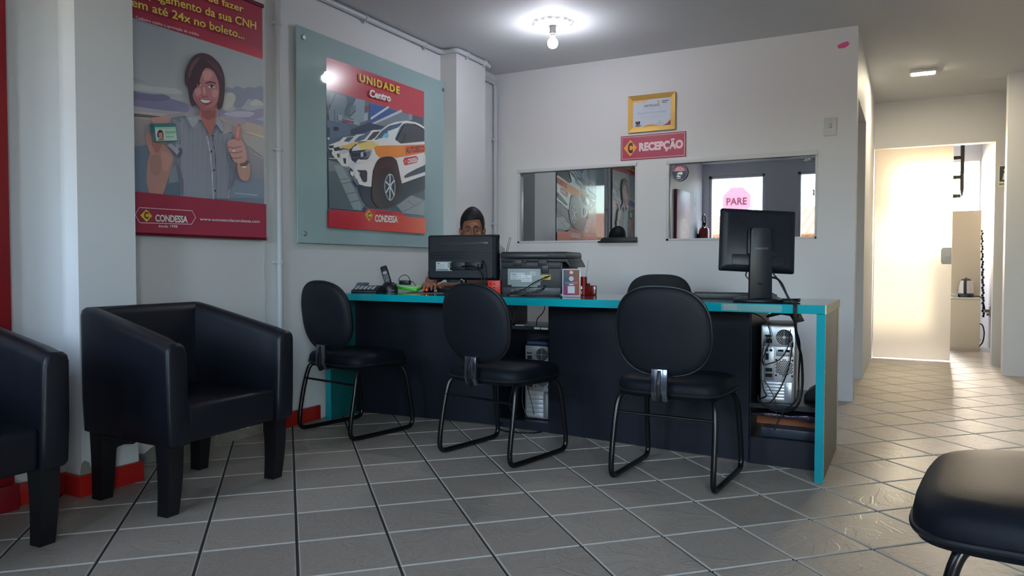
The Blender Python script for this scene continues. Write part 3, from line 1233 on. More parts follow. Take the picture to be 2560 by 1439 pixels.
# monitor with its back to the room, in front of the man
T = thing('monitor', 'wide black monitor seen from behind, in front of the seated man', 'monitor', (-2.305, 3.705, DZ), math.radians(6))
m = MB()
hw, z0, z1 = 0.228, 0.082, 0.346
m.box(-hw, hw, -0.005, 0.022, z0, z1, 0.010, 3)
obj('bezel', m, M_gloss, T)
m = MB()
def rr(w, h, r, n=6):
    o = []
    for cx, cz, a0 in ((w - r, h - r, 0), (-w + r, h - r, PI / 2), (-w + r, -h + r, PI), (w - r, -h + r, 1.5 * PI)):
        for k in range(n + 1):
            a = a0 + PI / 2 * k / n
            o.append((cx + r * math.cos(a), cz + r * math.sin(a)))
    return o
zc_ = (z0 + z1) / 2
o1 = rr(hw - 0.004, 0.131, 0.014)
m.loft([[(x * s, d, zc_ + z * s) for x, z in o1] for s, d in ((1, 0.0), (1, -0.012), (0.975, -0.020), (0.93, -0.026), (0.90, -0.0325))])
obj('back_cover', m, M_monitor, T, 40)
m = MB()
m.loft([[(0.01 + x, d, zc_ + 0.080 + z) for x, z in rr(0.165 * s, 0.0095 * s, 0.008 * s)] for s, d in ((1, -0.028), (1, -0.0345), (0.96, -0.0355), (0.05, -0.0355))])
for i in range(8):
    m.box(0.095 + i * 0.007, 0.099 + i * 0.007, -0.0365, -0.0355, zc_ + 0.076, zc_ + 0.084)
for i in range(4):
    m.box(-0.128 + i * 0.006, -0.125 + i * 0.006, -0.0365, -0.0355, zc_ + 0.076, zc_ + 0.084)
obj('vent_strip', m, mat('vent plastic', '2b323c', 0.3), T)
m = MB()
for i in range(5):
    m.box(-0.20, 0.20, -0.0345, -0.0325, zc_ + 0.030 - i * 0.010, zc_ + 0.0335 - i * 0.010, 0.0008)
m.box(0.03, 0.13, -0.0365, -0.03, zc_ - 0.075, zc_ - 0.028, 0.002)
m.box(-0.07, 0.028, -0.0365, -0.03, zc_ - 0.075, zc_ - 0.028, 0.002)
obj('back_ribs', m, M_monitor, T)
P = Print()
P.rect(-0.052, -0.0265, 0.052, 0.0265, 'c6c9cf')
P.oval(-0.036, 0.017, 0.010, 0.0035, '22304a', 16)
P.text('SAMSUNG', -0.043, 0.0158, 0.014, 0.0026, 'e8e8e8')
for i in range(7):
    P.rect(-0.048, 0.010 - i * 0.004, 0.0 + 0.006 * (i % 3), 0.0112 - i * 0.004, '8d9096')
P.rect(-0.048, -0.0235, 0.030, -0.0165, '6a6d73')
for i in range(3):
    P.rect(0.025, 0.014 - i * 0.011, 0.046, 0.021 - i * 0.011, '7b7e84')
P.build('label_sticker', frame_M((-0.108, -0.0352, zc_ - 0.052), (1, 0, 0), (0, 0, 1)), T, print_mat('printed paper'))
P = Print()
P.text('inf', 0, 0, 0.030, 0.010, '3a3f86')
P.build('badge_print', frame_M((0.085, -0.0368, zc_ - 0.056), (1, 0, 0), (0, 0, 1)), T, print_mat('printed paper'))
m = MB()
m.loft([[(s * 0.022 * math.cos(a), 0.004 + s * 0.018 * math.sin(a), z) for a in [2 * PI * k / 20 for k in range(20)]] for s, z in ((1.25, 0.012), (0.95, 0.03), (0.9, 0.06), (1.0, 0.09), (0.8, 0.105))])
obj('stand_neck', m, M_gloss, T, 60)
m = MB()
m.loft([[(s * 0.105 * math.cos(a), 0.01 + s * 0.075 * math.sin(a), z) for a in [2 * PI * k / 40 for k in range(40)]] for s, z in ((0.98, 0.0), (1.0, 0.004), (0.97, 0.010), (0.3, 0.015))])
obj('stand_base', m, M_gloss, T, 50)
m = MB()
m.cyl((0.0, -0.022, 0.088), 0.006, 0.004, 12, 'y')
obj('stand_screw', m, mat('brushed steel', 'b8bcc0', 0.3, 1.0), T)
m = MB()
m.box(-0.215, 0.215, 0.0215, 0.0228, z0 + 0.018, z1 - 0.012)
obj('screen', m, mat('lit screen', '202830', 0.2, emit='b9d2ff', estr=0.5), T, 0)
m = cable([(0.012, -0.037, zc_ - 0.055), (0.02, -0.055, zc_ - 0.052), (0.07, -0.052, zc_ - 0.048), (0.11, -0.05, zc_ - 0.060), (0.135, -0.05, zc_ - 0.095), (0.150, -0.055, 0.05), (0.165, -0.06, 0.004), (0.20, -0.10, 0.0045)])
m.tube(bez([(0.14, -0.037, zc_ - 0.02), (0.155, -0.06, zc_ - 0.05), (0.165, -0.055, 0.06), (0.172, -0.06, 0.004), (0.16, -0.02, 0.0045)], 8), 0.0035, 8)
m.box(0.118, 0.142, -0.062, -0.034, zc_ - 0.062, zc_ - 0.038, 0.003)
obj('monitor_cables', m, M_cable, T)

# square monitor at the right end
T = thing('monitor', 'square black monitor on a tall stand at the right end of the desk', 'monitor', (-0.632, 3.612, DZ), math.radians(24))
R3 = Matrix.Translation((0.0, 0, 0.285)) @ Matrix.Rotation(math.radians(3.0), 4, 'Y') @ Matrix.Rotation(math.radians(-9), 4, 'X')
m = MB()
m.M = R3
m.box(-0.172, 0.172, -0.004, 0.022, -0.148, 0.148, 0.008, 3)
obj('bezel', m, M_monitor, T)
m = MB()
m.M = R3
o1 = rr(0.168, 0.144, 0.010)
m.loft([[(x * s, d, z * s) for x, z in o1] for s, d in ((1, 0.0), (1, -0.010), (0.97, -0.016), (0.90, -0.022), (0.86, -0.026))])
obj('back_cover', m, M_monitor, T, 40)
m = MB()
m.M = R3
m.box(-0.055, 0.055, -0.052, -0.030, -0.075, 0.045, 0.006)
m.box(-0.120, 0.120, -0.030, -0.018, -0.125, -0.072, 0.005)
obj('mount_plate', m, M_monitor, T)
m = MB()
m.prism([(-0.052, 0.006), (0.052, 0.006), (0.050, 0.20), (0.046, 0.33), (0.040, 0.345), (-0.040, 0.345), (-0.046, 0.33), (-0.050, 0.20)], -0.075, -0.048, 'y', bev=0.005)
obj('stand_column', m, M_monitor, T)
m = MB()
m.loft([[(0.01 + s * 0.115 * math.cos(a), 0.01 + s * 0.105 * math.sin(a), z) for a in [2 * PI * k / 40 for k in range(40)]] for s, z in ((0.98, 0.0), (1.0, 0.005), (0.98, 0.013), (0.80, 0.022), (0.3, 0.026))])
obj('stand_base', m, M_monitor, T, 50)
m = MB()
m.M = R3
m.box(-0.155, 0.155, 0.0215, 0.0228, -0.125, 0.130)
obj('screen', m, mat('lit screen', '202830', 0.2, emit='b9d2ff', estr=0.5), T, 0)
P = Print()
P.text('SAMSUNG', 0, 0, 0.058, 0.009, '6d7480', 0.01, 1.1, 'c')
P.build('badge_print', frame_M((0.002, -0.0758, 0.243), (1, 0, 0), (0, 0, 1)), T, print_mat('printed paper'))
m = cable([(-0.04, -0.03, 0.17), (-0.062, -0.05, 0.13), (-0.058, -0.055, 0.115), (-0.03, -0.06, 0.09), (-0.0, -0.085, 0.085)], 0.003)
m.tube(bez([(0.045, -0.035, 0.165), (0.062, -0.055, 0.13), (0.085, -0.055, 0.10), (0.110, -0.065, 0.05), (0.128, -0.075, 0.012), (0.16, -0.03, 0.004), (0.14, 0.05, 0.004)], 8), 0.0038, 8)
m.tube(bez([(0.05, -0.045, 0.115), (0.075, -0.055, 0.11), (0.098, -0.06, 0.085), (0.118, -0.07, 0.035), (0.135, -0.08, 0.006), (0.150, -0.110, 0.004)], 8), 0.0048, 8)
obj('monitor_cables', m, M_cable, T)
def coil(c, rx, ry, n, r, z=0.0):
    m = MB()
    pts = []
    for i in range(n * 20 + 1):
        a = 2 * PI * i / 20
        k = 1 + 0.12 * math.sin(a * 0.37)
        pts.append((c[0] + rx * k * math.cos(a), c[1] + ry * k * math.sin(a), z + r + 0.004 * i / 20))
    m.tube(pts, r, 7)
    return m
tag(obj('cable_coil', coil((-0.500, 3.66), 0.050, 0.028, 3, 0.003, DZ), M_cable), 'loose coil of black cable beside the square monitor stand', 'cable')
# mains lead over the desk edge down to the computer
m = cable([(-0.475, 3.58, 0.764), (-0.447, 3.47, 0.764), (-0.440, 3.420, 0.768), (-0.437, 3.402, 0.758), (-0.436, 3.400, 0.70), (-0.428, 3.44, 0.60), (-0.418, 3.50, 0.52), (-0.415, 3.52, 0.40), (-0.430, 3.52, 0.315), (-0.47, 3.54, 0.275), (-0.54, 3.535, 0.272), (-0.60, 3.53, 0.31)], 0.0055)
m.tube(bez([(-0.45, 3.50, 0.764), (-0.436, 3.425, 0.769), (-0.430, 3.401, 0.757), (-0.430, 3.405, 0.66), (-0.422, 3.47, 0.58), (-0.432, 3.53, 0.44), (-0.44, 3.54, 0.33), (-0.50, 3.545, 0.262), (-0.535, 3.54, 0.18)], 8), 0.004, 8)
tag(obj('cable_bundle', m, M_cable), 'thick black cable bundle hanging over the desk edge down past the right computer', 'cable')
def keyboard(label, loc, rz, w=0.44):
    K = thing('keyboard', label, 'keyboard', loc, rz)
    m = MB()
    m.prism([(-0.075, 0.0), (0.075, 0.0), (0.075, 0.026), (0.06, 0.027), (-0.072, 0.012), (-0.075, 0.008)], -w / 2, w / 2, 'x', bev=0.002)
    obj('case', m, M_blackplastic, K)
    m = MB()
    for r in range(6):
        y = -0.058 + r * 0.0195
        z = 0.0135 + (y + 0.072) * 0.113
        n = 20
        for k in range(n):
            if r == 0 and 5 < k < 11:
                continue
            x = -w / 2 + 0.014 + (w - 0.028) * (k + 0.5) / n
            m.box(x - 0.0085, x + 0.0085, y - 0.0080, y + 0.0080, z, z + 0.006, 0.0)
        if r == 0:
            m.box(-0.09, 0.03, y - 0.008, y + 0.008, z, z + 0.006)
    obj('keys', m, mat('black key caps', '191b20', 0.5), K, 0)
    return K
keyboard('black keyboard in front of the seated man, behind the middle chair', (-2.400, 3.905, DZ), math.radians(180 + 6), 0.34)
keyboard('black keyboard under the square monitor at the right end', (-0.80, 3.93, DZ), math.radians(180 + 6), 0.42)

# mouse mat and mouse
mm = thing('mouse_mat', 'thin dark mouse mat under the man\'s hand', 'mouse mat', (-2.585, 3.735, DZ), math.radians(26))
m = MB()
m.box(-0.115, 0.115, -0.095, 0.095, 0, 0.003, 0.001)
obj('cloth_top', m, mat('dark mat cloth', '22302f', 0.8), mm)
m = MB()
m.box(-0.115, 0.0, -0.0965, -0.095, 0.0008, 0.0028)
obj('orange_edge', m, mat('orange edge', 'c46a3a', 0.6), mm, 0, 'orange edge')
m = MB()
m.box(0.0, 0.115, -0.0965, -0.095, 0.0008, 0.0028)
obj('green_edge', m, mat('green edge', '5a8a5e', 0.6), mm, 0, 'green edge')
MO = Vector((-2.610, 3.795, DZ + 0.003))
mo = thing('computer_mouse', 'black mouse with a red light under the man\'s hand', 'mouse', MO, math.radians(200))
m = MB()
o1 = superout(0.060, 0.105, 2.6, 32)
m.loft([[(x * s, y * s, z) for x, y in o1] for s, z in ((0.96, 0.0), (1.0, 0.006), (0.98, 0.016), (0.86, 0.027), (0.55, 0.034), (0.02, 0.036))])
obj('shell', m, M_gloss, mo, 60)
m = MB()
m.cyl((-0.004, 0.049, 0.016), 0.008, 0.008, 16, 'x', 0.002)
obj('scroll_wheel', m, mat('red light', '400000', 0.4, emit='ff2a1a', estr=14.0), mo)

# telephone set
ph = thing('desk_phone', 'low black telephone console lying at the left end of the desk', 'telephone', (-2.965, 3.640, DZ), math.radians(22))
ph.scale = (0.86, 0.86, 0.86)
m = MB()
m.prism([(-0.085, 0.0), (0.085, 0.0), (0.085, 0.046), (0.06, 0.048), (-0.08, 0.016), (-0.085, 0.010)], -0.092, 0.092, 'x', bev=0.004)
obj('console_body', m, M_blackplastic, ph)
m = MB()
m.M = Matrix.Translation((-0.05, 0.045, 0.050)) @ Matrix.Rotation(math.radians(28), 4, 'X')
m.box(-0.045, 0.045, -0.035, 0.035, -0.008, 0.004, 0.004)
obj('display', m, mat('grey display', '4c525c', 0.2), ph)
m = MB()
for i in range(4):
    for k in range(5):
        y = -0.060 + i * 0.021
        m.box(-0.070 + k * 0.030, -0.050 + k * 0.030, y - 0.006, y + 0.006, 0.018 + (y + 0.08) * 0.228, 0.026 + (y + 0.08) * 0.228, 0.001)
obj('buttons', m, mat('grey buttons', '8b9098', 0.5), ph)
cr = thing('charging_cradle', 'rounded black charging cradle holding the cordless handset', 'cradle', (-2.925, 3.815, DZ), math.radians(24))
m = MB()
m.loft([[(0.0 + s * 0.054 * math.cos(a), s * 0.044 * math.sin(a), z) for a in [2 * PI * k / 28 for k in range(28)]] for s, z in ((1.0, 0.0), (1.0, 0.012), (0.93, 0.030), (0.78, 0.048), (0.50, 0.058), (0.02, 0.060))])
obj('cradle_body', m, M_blackplastic, cr, 60)
m = MB()
m.box(0.024, 0.044, -0.049, -0.040, 0.006, 0.010, 0.001)
obj('badge', m, mat('grey buttons', '8b9098', 0.5), cr)
hs = thing('cordless_handset', 'black cordless handset standing tilted in its cradle', 'telephone handset', (-2.925, 3.815, DZ + 0.030), math.radians(24))
RH = Matrix.Rotation(math.radians(-20), 4, 'Y') @ Matrix.Rotation(math.radians(-12), 4, 'X')
m = MB()
m.M = RH
o1 = superout(0.046, 0.024, 3.4, 28)
m.loft([[(x * s, y * s, z) for x, y in o1] for s, z in ((0.86, 0.0), (0.96, 0.006), (0.96, 0.06), (1.0, 0.10), (0.98, 0.132), (0.86, 0.140), (0.3, 0.143))])
obj('handset_body', m, M_blackplastic, hs, 50)
m = MB()
m.M = RH
m.box(-0.014, 0.014, -0.0132, -0.011, 0.086, 0.104, 0.001)
obj('handset_screen', m, mat('pale display', '9a9fa6', 0.3), hs)
m = MB()
m.M = RH
for i in range(4):
    for k in range(3):
        m.box(-0.0155 + k * 0.012, -0.0075 + k * 0.012, -0.0136, -0.011, 0.040 + i * 0.011, 0.046 + i * 0.011, 0.0008)
obj('handset_keys', m, mat('grey buttons', '8b9098', 0.5), hs)
gp = thing('green_notebook', 'bright green flat notebook lying beside the telephone cradle', 'notebook', (-2.895, 3.975, DZ), math.radians(12))
m = MB()
m.M = Matrix.Translation((0, 0, 0.026)) @ Matrix.Rotation(math.radians(7), 4, 'Y') @ Matrix.Rotation(math.radians(9), 4, 'X')
m.box(-0.09, 0.09, -0.065, 0.065, -0.008, 0.008, 0.004)
obj('cover', m, mat('lime plastic', '35c22a', 0.3), gp)
m = MB()
m.M = Matrix.Translation((0, 0, 0.026)) @ Matrix.Rotation(math.radians(7), 4, 'Y') @ Matrix.Rotation(math.radians(9), 4, 'X')
m.box(-0.080, 0.080, -0.052, 0.058, 0.0075, 0.0115, 0.001)
obj('pages', m, mat('pale green paper', 'a8d8a8', 0.6), gp)
pa = thing('power_adapter', 'small black power adapter with a looped lead on the green notebook', 'adapter', (-2.920, 3.975, DZ + 0.042), math.radians(12))
m = MB()
m.box(-0.035, 0.035, -0.022, 0.022, 0.0, 0.026, 0.004)
obj('adapter_body', m, M_blackplastic, pa)
m = cable([(0.035, 0, 0.012), (0.06, -0.02, 0.02), (0.065, -0.01, 0.008), (0.09, -0.03, -0.008)], 0.0022)
m.tube(bez([(-0.035, 0, 0.012), (-0.05, 0.01, 0.03), (-0.035, 0.01, 0.052), (-0.005, 0.0, 0.062), (0.025, -0.005, 0.050), (0.04, -0.01, 0.022), (0.045, -0.02, 0.008)], 8), 0.0022, 8)
obj('adapter_lead', m, M_cable, pa)

# red pen cube with two pens
pc = thing('pen_holder', 'red perforated cube pen holder between the wide monitor and the printer', 'pen holder', (-2.100, 3.735, DZ), math.radians(8))
m = MB()
hw = 0.037
for a in (-1, 1):
    m.box(a * hw - 0.002, a * hw + 0.002, -hw, hw, 0, 0.082, 0.001)
    m.box(-hw, hw, a * hw - 0.002, a * hw + 0.002, 0, 0.082, 0.001)
m.box(-hw, hw, -hw, hw, 0, 0.004, 0)
obj('cup', m, mat('red plastic', 'd02a1c', 0.4), pc)
m = MB()
for i in range(3):
    for k in range(2):
        m.cyl((-0.018 + k * 0.022, -hw - 0.0028, 0.018 + i * 0.022), 0.0042, 0.001, 12, 'y')
obj('holes', m, mat('dark red hole', '3a0808', 0.8), pc)
def pen(label, loc, rot, h):
    p = thing('pen', label, 'pen', loc, 0, 'pens in the red cube')
    p.rotation_euler = rot
    m = MB()
    m.cyl((0, 0, 0), 0.0042, 0.085, 12)
    obj('barrel', m, mat('pen barrel ' + h, h, 0.3), p)
    m = MB()
    m.lathe([(0.0052, 0.085), (0.0052, 0.132), (0.0045, 0.140), (0.001, 0.142)], 12)
    m.box(-0.0012, 0.0012, -0.0075, -0.005, 0.095, 0.137, 0.0005)
    obj('cap', m, mat('pen cap ' + h, h, 0.25), p)
pen('taller blue capped pen in the red cube', (-2.118, 3.738, DZ + 0.005), (0.03, -0.03, 0.2), '5a50c8')
pen('shorter dark blue pen in the red cube', (-2.094, 3.745, DZ - 0.0 + 0.004), (0.02, 0.06, 1.2), '33308a')

# sheets standing behind the pen cube
m = MB()
m.M = Matrix.Translation((-2.245, 3.995, DZ)) @ Matrix.Rotation(math.radians(62), 4, 'Z')
m.prism([(-0.04, 0.0), (0.04, 0.0), (0.06, 0.27), (0.02, 0.30), (-0.02, 0.285)], -0.004, 0.004, 'y', bev=0.001)
tag(obj('paper_sheaf', m, mat('off white paper', 'b9bbc4', 0.7)), 'sheaf of white papers standing between the wide monitor and the printer', 'papers')
m = MB()
m.M = Matrix.Translation((-2.272, 4.078, DZ)) @ Matrix.Rotation(math.radians(30), 4, 'Z') @ Matrix.Rotation(math.radians(12), 4, 'Y')
m.box(-0.010, 0.002, -0.040, 0.040, 0.0, 0.350, 0.003)
tag(obj('tablet', m, mat('grey aluminium', '9a9690', 0.4, 0.5)), 'thin grey tablet standing tilted behind the left end of the printer', 'tablet')

# printer, its back to the room
PR = thing('printer', 'black multifunction printer seen from behind on the desk', 'printer', (-2.030, 3.668, DZ), math.radians(10))
M_prn = mat('printer plastic', '24252b', 0.45, bump=(150, 0.05))
m = MB()
m.box(0.0, 0.355, 0.0, 0.37, 0.012, 0.185, 0.006)
m.box(0.008, 0.345, -0.004, 0.02, 0.150, 0.186, 0.003)
obj('body', m, M_prn, PR)
m = MB()
m.prism([(-0.004, 0.186), (0.372, 0.186), (0.398, 0.156), (0.404, 0.160), (0.380, 0.205), (-0.004, 0.205)], 0.0, 0.365, 'y', bev=0.003)
obj('scanner_bed', m, M_prn, PR)
m = MB()
m.box(-0.006, 0.378, -0.004, 0.37, 0.207, 0.238, 0.005)
m.box(0.0, 0.372, 0.0, 0.365, 0.236, 0.244, 0.003)
obj('scanner_lid', m, M_prn, PR)
m = MB()
m.box(0.045, 0.275, -0.0065, -0.003, 0.214, 0.226, 0.001)
obj('lid_rib', m, mat('printer rib plastic', '33353c', 0.35), PR)
m = MB()
for x in (0.07, 0.215):
    m.box(x, x + 0.055, -0.010, 0.004, 0.165, 0.200, 0.003)
m.box(0.125, 0.155, -0.010, 0.0, 0.185, 0.196, 0.002)
m.box(0.137, 0.143, -0.012, 0.0, 0.172, 0.198, 0.001)
obj('hinge', m, M_prn, PR)
m = MB()
m.box(0.040, 0.232, -0.006, 0.0, 0.058, 0.150, 0.002)
m.box(0.046, 0.226, -0.0075, -0.005, 0.136, 0.140, 0.0005)
m.box(0.222, 0.240, -0.005, 0.0, 0.080, 0.116, 0.001)
m.box(0.064, 0.215, -0.0075, -0.005, 0.049, 0.058, 0.001)
obj('rear_cover', m, mat('grey rear cover', '8f979c', 0.4), PR)
P = Print()
P.rect(-0.052, -0.018, 0.030, 0.020, 'b9bec4')
P.rect(-0.048, 0.010, -0.018, 0.014, '50555c')
for i in range(5):
    P.rect(-0.048, 0.003 - i * 0.0045, -0.020 + 0.01 * (i % 2), 0.0045 - i * 0.0045, '7d838a')
P.rect(0.058, 0.004, 0.094, 0.028, 'b4b9be')
for i in range(3):
    P.rect(0.062, 0.020 - i * 0.006, 0.090, 0.0216 - i * 0.006, '8a8f95')
P.rect(0.010, -0.030, 0.072, 0.008, 'd0d3da')
P.text('Wi-Fi', 0.038, -0.003, 0.014, 0.006, '30343c', 0.01, 1, 'c')
P.text('REDE: CONDESSA_01', 0.014, -0.014, 0.054, 0.005, '30343c', 0.012)
P.text('SENHA: 0234567178', 0.014, -0.024, 0.052, 0.005, '30343c', 0.012)
P.build('label_sticker', frame_M((0.110, -0.0062, 0.107), (1, 0, 0), (0, 0, 1)), PR, print_mat('printed paper'))
m = MB()
m.box(0.236, 0.276, -0.008, 0.0, 0.125, 0.182, 0.002)
obj('port_cover', m, mat('printer rib plastic', '33353c', 0.35), PR)
P = Print()
P.rect(0, 0, 0.048, 0.026, 'd9b62a')
for i in range(2):
    P.rect(0.006, 0.006 + i * 0.009, 0.042, 0.010 + i * 0.009, '5a5018')
P.build('warning_sticker', frame_M((0.240, -0.0006, 0.090), (1, 0, 0), (0, 0, 1)), PR, print_mat('printed paper'))
m = MB()
m.box(0.246, 0.262, -0.003, 0.001, 0.026, 0.058, 0.001)
obj('power_socket', m, M_darkslot, PR)
m = MB()
m.box(0.010, 0.345, -0.005, 0.0, 0.002, 0.046, 0.002)
for i in range(6):
    m.box(0.055 + i * 0.03, 0.075 + i * 0.03, -0.008, -0.003, 0.014, 0.036, 0.002)
obj('rear_tray', m, mat('printer rib plastic', '33353c', 0.35), PR)
m = MB()
for x in (0.03, 0.32):
    for y in (0.03, 0.33):
        m.cyl((x, y, 0), 0.012, 0.014, 12)
obj('foot', m, M_blackplastic, PR)
m = cable([(0.285, -0.004, 0.112), (0.25, -0.022, 0.096), (0.20, -0.028, 0.072), (0.15, -0.030, 0.040), (0.10, -0.032, 0.024), (0.04, -0.035, 0.006), (0.0, -0.05, 0.004), (-0.03, -0.02, 0.004)], 0.003)
m.tube(bez([(0.254, -0.003, 0.042), (0.240, -0.030, 0.036), (0.20, -0.036, 0.022), (0.14, -0.044, 0.007), (0.07, -0.05, 0.0045), (-0.02, -0.06, 0.0045)], 8), 0.0035, 8)
obj('printer_leads', m, M_cable, PR)

# acrylic sign
SG = thing('acrylic_sign', 'small upright acrylic sign with a coloured card beside the printer', 'sign', (-1.592, 3.650, DZ), math.radians(14))
m = MB()
m.box(-0.049, 0.049, -0.003, 0.003, 0.0, 0.150, 0.0008)
m.box(-0.049, 0.049, -0.003, 0.045, 0.0, 0.004, 0.0008)
obj('holder', m, mat('white acrylic', 'c8c8d4', 0.15), SG)
P = Print()
P.grad([(-0.044, 0.009), (0.044, 0.009), (0.044, 0.145), (-0.044, 0.145)], ['6a3a66', 'a04a3c', '8a6048', '3c5a6e'])
P.poly([(-0.044, 0.009), (-0.01, 0.009), (-0.025, 0.05), (-0.044, 0.066)], '86355c')
P.poly([(-0.044, 0.066), (0.0, 0.075), (-0.03, 0.110), (-0.044, 0.098)], '365469')
P.rect(-0.012, 0.120, 0.012, 0.142, 'd05a2a')
P.poly([(0, 0.122), (0.010, 0.131), (0, 0.140), (-0.010, 0.131)], 'e8e0e0')
P.text('C', 0, 0.1265, 0.006, 0.009, 'd05a2a', 0.03, 1, 'c')
P.oval(0, 0.098, 0.0125, 0.0125, 'c8ccd8', 28)
for i in range(3):
    P.rect(-0.008, 0.092 + i * 0.005, 0.008, 0.0935 + i * 0.005, '8a90a8')
P.rect(-0.034, 0.0765, 0.034, 0.0775, 'd8c8d0')
P.rect(-0.030, 0.0725, 0.030, 0.0733, 'd8c8d0')
P.rect(-0.012, 0.063, 0.012, 0.070, 'd8c4d4')
P.rect(-0.019, 0.020, 0.019, 0.058, 'c9cad6')
P.build('card', frame_M((0, -0.0034, 0), (1, 0, 0), (0, 0, 1)), SG, print_mat('glossy card', 0.2))

# red acrylic organiser
RO = thing('desk_organiser', 'dark red acrylic organiser with a tall tube beside the printer', 'desk organiser', (-1.600, 3.895, DZ), math.radians(14))
M_racr = mat('dark red acrylic', '7e1512', 0.12)
m = MB()
m.cyl((-0.022, 0.0, 0.0), 0.019, 0.105, 24, 'z', 0.002)
obj('tube_cup', m, M_racr, RO)
m = MB()
m.box(-0.040, 0.048, -0.018, 0.034, 0.0, 0.056, 0.002)
m.cyl((-0.022, 0.0, 0.054), 0.0205, 0.007, 24, 'z', 0.001)
obj('box_cup', m, M_racr, RO)
m = MB()
m.cyl((0.004, -0.008, 0.056), 0.011, 0.012, 14, 'z', 0.002)
obj('clip', m, M_blackplastic, RO)
m = MB()
m.tube([(-1.610, 3.893, DZ + 0.106), (-1.594, 3.893, DZ + 0.197)], 0.0022, 8)
tag(obj('stick', m, mat('pale stick', 'a8a6a0', 0.5)), 'thin pale stick standing in the red organiser', 'stick')

# computers under the desk
def fan_grill(m, c, r):
    for k in range(1, 6):
        q = r * k / 5.2
        m.tube([(c[0] + q * math.cos(a), c[1], c[2] + q * math.sin(a)) for a in [2 * PI * i / 28 for i in range(28)]], 0.0014, 6, closed=True)
    for a in (0, PI / 2, PI, 1.5 * PI):
        m.tube([(c[0], c[1], c[2]), (c[0] + r * math.cos(a), c[1], c[2] + r * math.sin(a))], 0.0022, 6)
    m.cyl((c[0], c[1] - 0.002, c[2]), r * 0.22, 0.002, 16, 'y')
def tower(label, loc, rz, w, d, h, side):
    T = thing('computer_tower', label, 'computer', loc, rz)
    m = MB()
    m.box(0, w, 0.004, d, 0, h, 0.003)
    obj('case', m, side, T)
    m = MB()
    m.box(0.004, w - 0.004, 0.0, 0.006, 0.006, h - 0.006, 0.001)
    for i in range(10):
        m.cyl((0.006 + (i % 2) * (w - 0.012), -0.0012, 0.02 + (i // 2) * h * 0.22), 0.0022, 0.002, 8, 'y')
    obj('rear_plate', m, M_silver, T)
    # power supply
    m = MB()
    m.box(0.006, w - 0.008, -0.003, 0.001, h - 0.098, h - 0.010, 0.001)
    obj('power_supply', m, M_silver, T)
    fx, fz, fr = w * 0.67, h - 0.053, 0.037
    m = MB()
    m.cyl((fx, -0.0042, fz), fr, 0.0015, 28, 'y')
    obj('fan_opening', m, M_darkslot, T)
    m = MB()
    fan_grill(m, (fx, -0.0055, fz), fr)
    obj('fan_grill', m, M_silver, T)
    m = MB()
    m.box(0.018, 0.048, -0.006, -0.002, h - 0.082, h - 0.062, 0.002)
    m.box(0.016, 0.030, -0.006, -0.002, h - 0.052, h - 0.044, 0.001)
    m.box(0.034, 0.046, -0.006, -0.002, h - 0.052, h - 0.044, 0.001)
    obj('mains_socket', m, M_darkslot, T)
    # port panel
    m = MB()
    m.box(0.014, 0.058, -0.003, 0.001, h - 0.255, h - 0.104, 0.001)
    obj('port_panel', m, mat('port panel steel', '8d9095', 0.35, 0.7), T)
    m = MB()
    for i in range(2):
        m.cyl((0.026 + i * 0.018, -0.006, h - 0.115), 0.0065, 0.004, 14, 'y')
    m.box(0.020, 0.034, -0.007, -0.002, h - 0.160, h - 0.130, 0.001)
    m.box(0.020, 0.050, -0.006, -0.002, h - 0.215, h - 0.198, 0.001)
    m.box(0.020, 0.050, -0.006, -0.002, h - 0.240, h - 0.224, 0.001)
    obj('ports', m, M_darkslot, T)
    m = MB()
    m.box(0.066, w - 0.010, -0.002, 0.001, h - 0.142, h - 0.104, 0.001)
    obj('knockout_plate', m, M_silver, T)
    m = MB()
    m.box(0.074, 0.098, -0.0035, -0.001, h - 0.120, h - 0.110, 0.0005)
    m.box(0.106, 0.126, -0.0035, -0.001, h - 0.122, h - 0.110, 0.0005)
    obj('knockout_slots', m, M_darkslot, T)
    # honeycomb vent
    cx, cz, vr = 0.064 + (w - 0.074) / 2, h - 0.195, min(0.042, (w - 0.074) / 2)
    m = MB()
    q = 0.0085
    for i in range(-6, 7):
        for k in range(-6, 7):
            x = (i + 0.5 * (k % 2)) * q
            z = k * q * 0.866
            if x * x + z * z < vr * vr:
                m.lathe([(0.0035, 0.0), (0.0035, 0.0008)], 6, (cx + x, -0.0008, cz + z), 'y')
    for sx in (-1, 1):
        for sz in (-1, 1):
            m.cyl((cx + sx * vr * 0.92, -0.0012, cz + sz * vr * 0.95), 0.0045, 0.0012, 10, 'y')
    obj('honeycomb_vent', m, M_darkslot, T, 0)
    # expansion slots
    m = MB()
    nsl = 6
    zlo, zhi = 0.012, h - 0.262
    for i in range(nsl):
        z = zlo + (zhi - zlo) * i / nsl
        m.box(0.014, w - 0.046, -0.004, 0.001, z + 0.0012, z + (zhi - zlo) / nsl - 0.0012, 0.0008)
    obj('slot_covers', m, mat('bright steel', 'd0d4dc', 0.3, 0.6), T)
    m = MB()
    m.box(w - 0.042, w - 0.014, -0.003, 0.001, zlo, zhi, 0.001)
    m.box(w - 0.034, w - 0.022, -0.006, -0.002, zlo + 0.01, zhi - 0.01, 0.001)
    obj('slot_bracket', m, M_silver, T)
    return T
tower('black and silver computer tower in the middle desk bay', (-1.945, 3.795, 0.0505), 0, 0.165, 0.23, 0.425, mat('black case', '15171c', 0.4))
t2 = tower('silver backed computer tower with beige sides in the right desk bay', (-0.607, 3.600, 0.2925), math.radians(6), 0.150, 0.36, 0.360, mat('beige case', '8d877a', 0.35, 0.2))
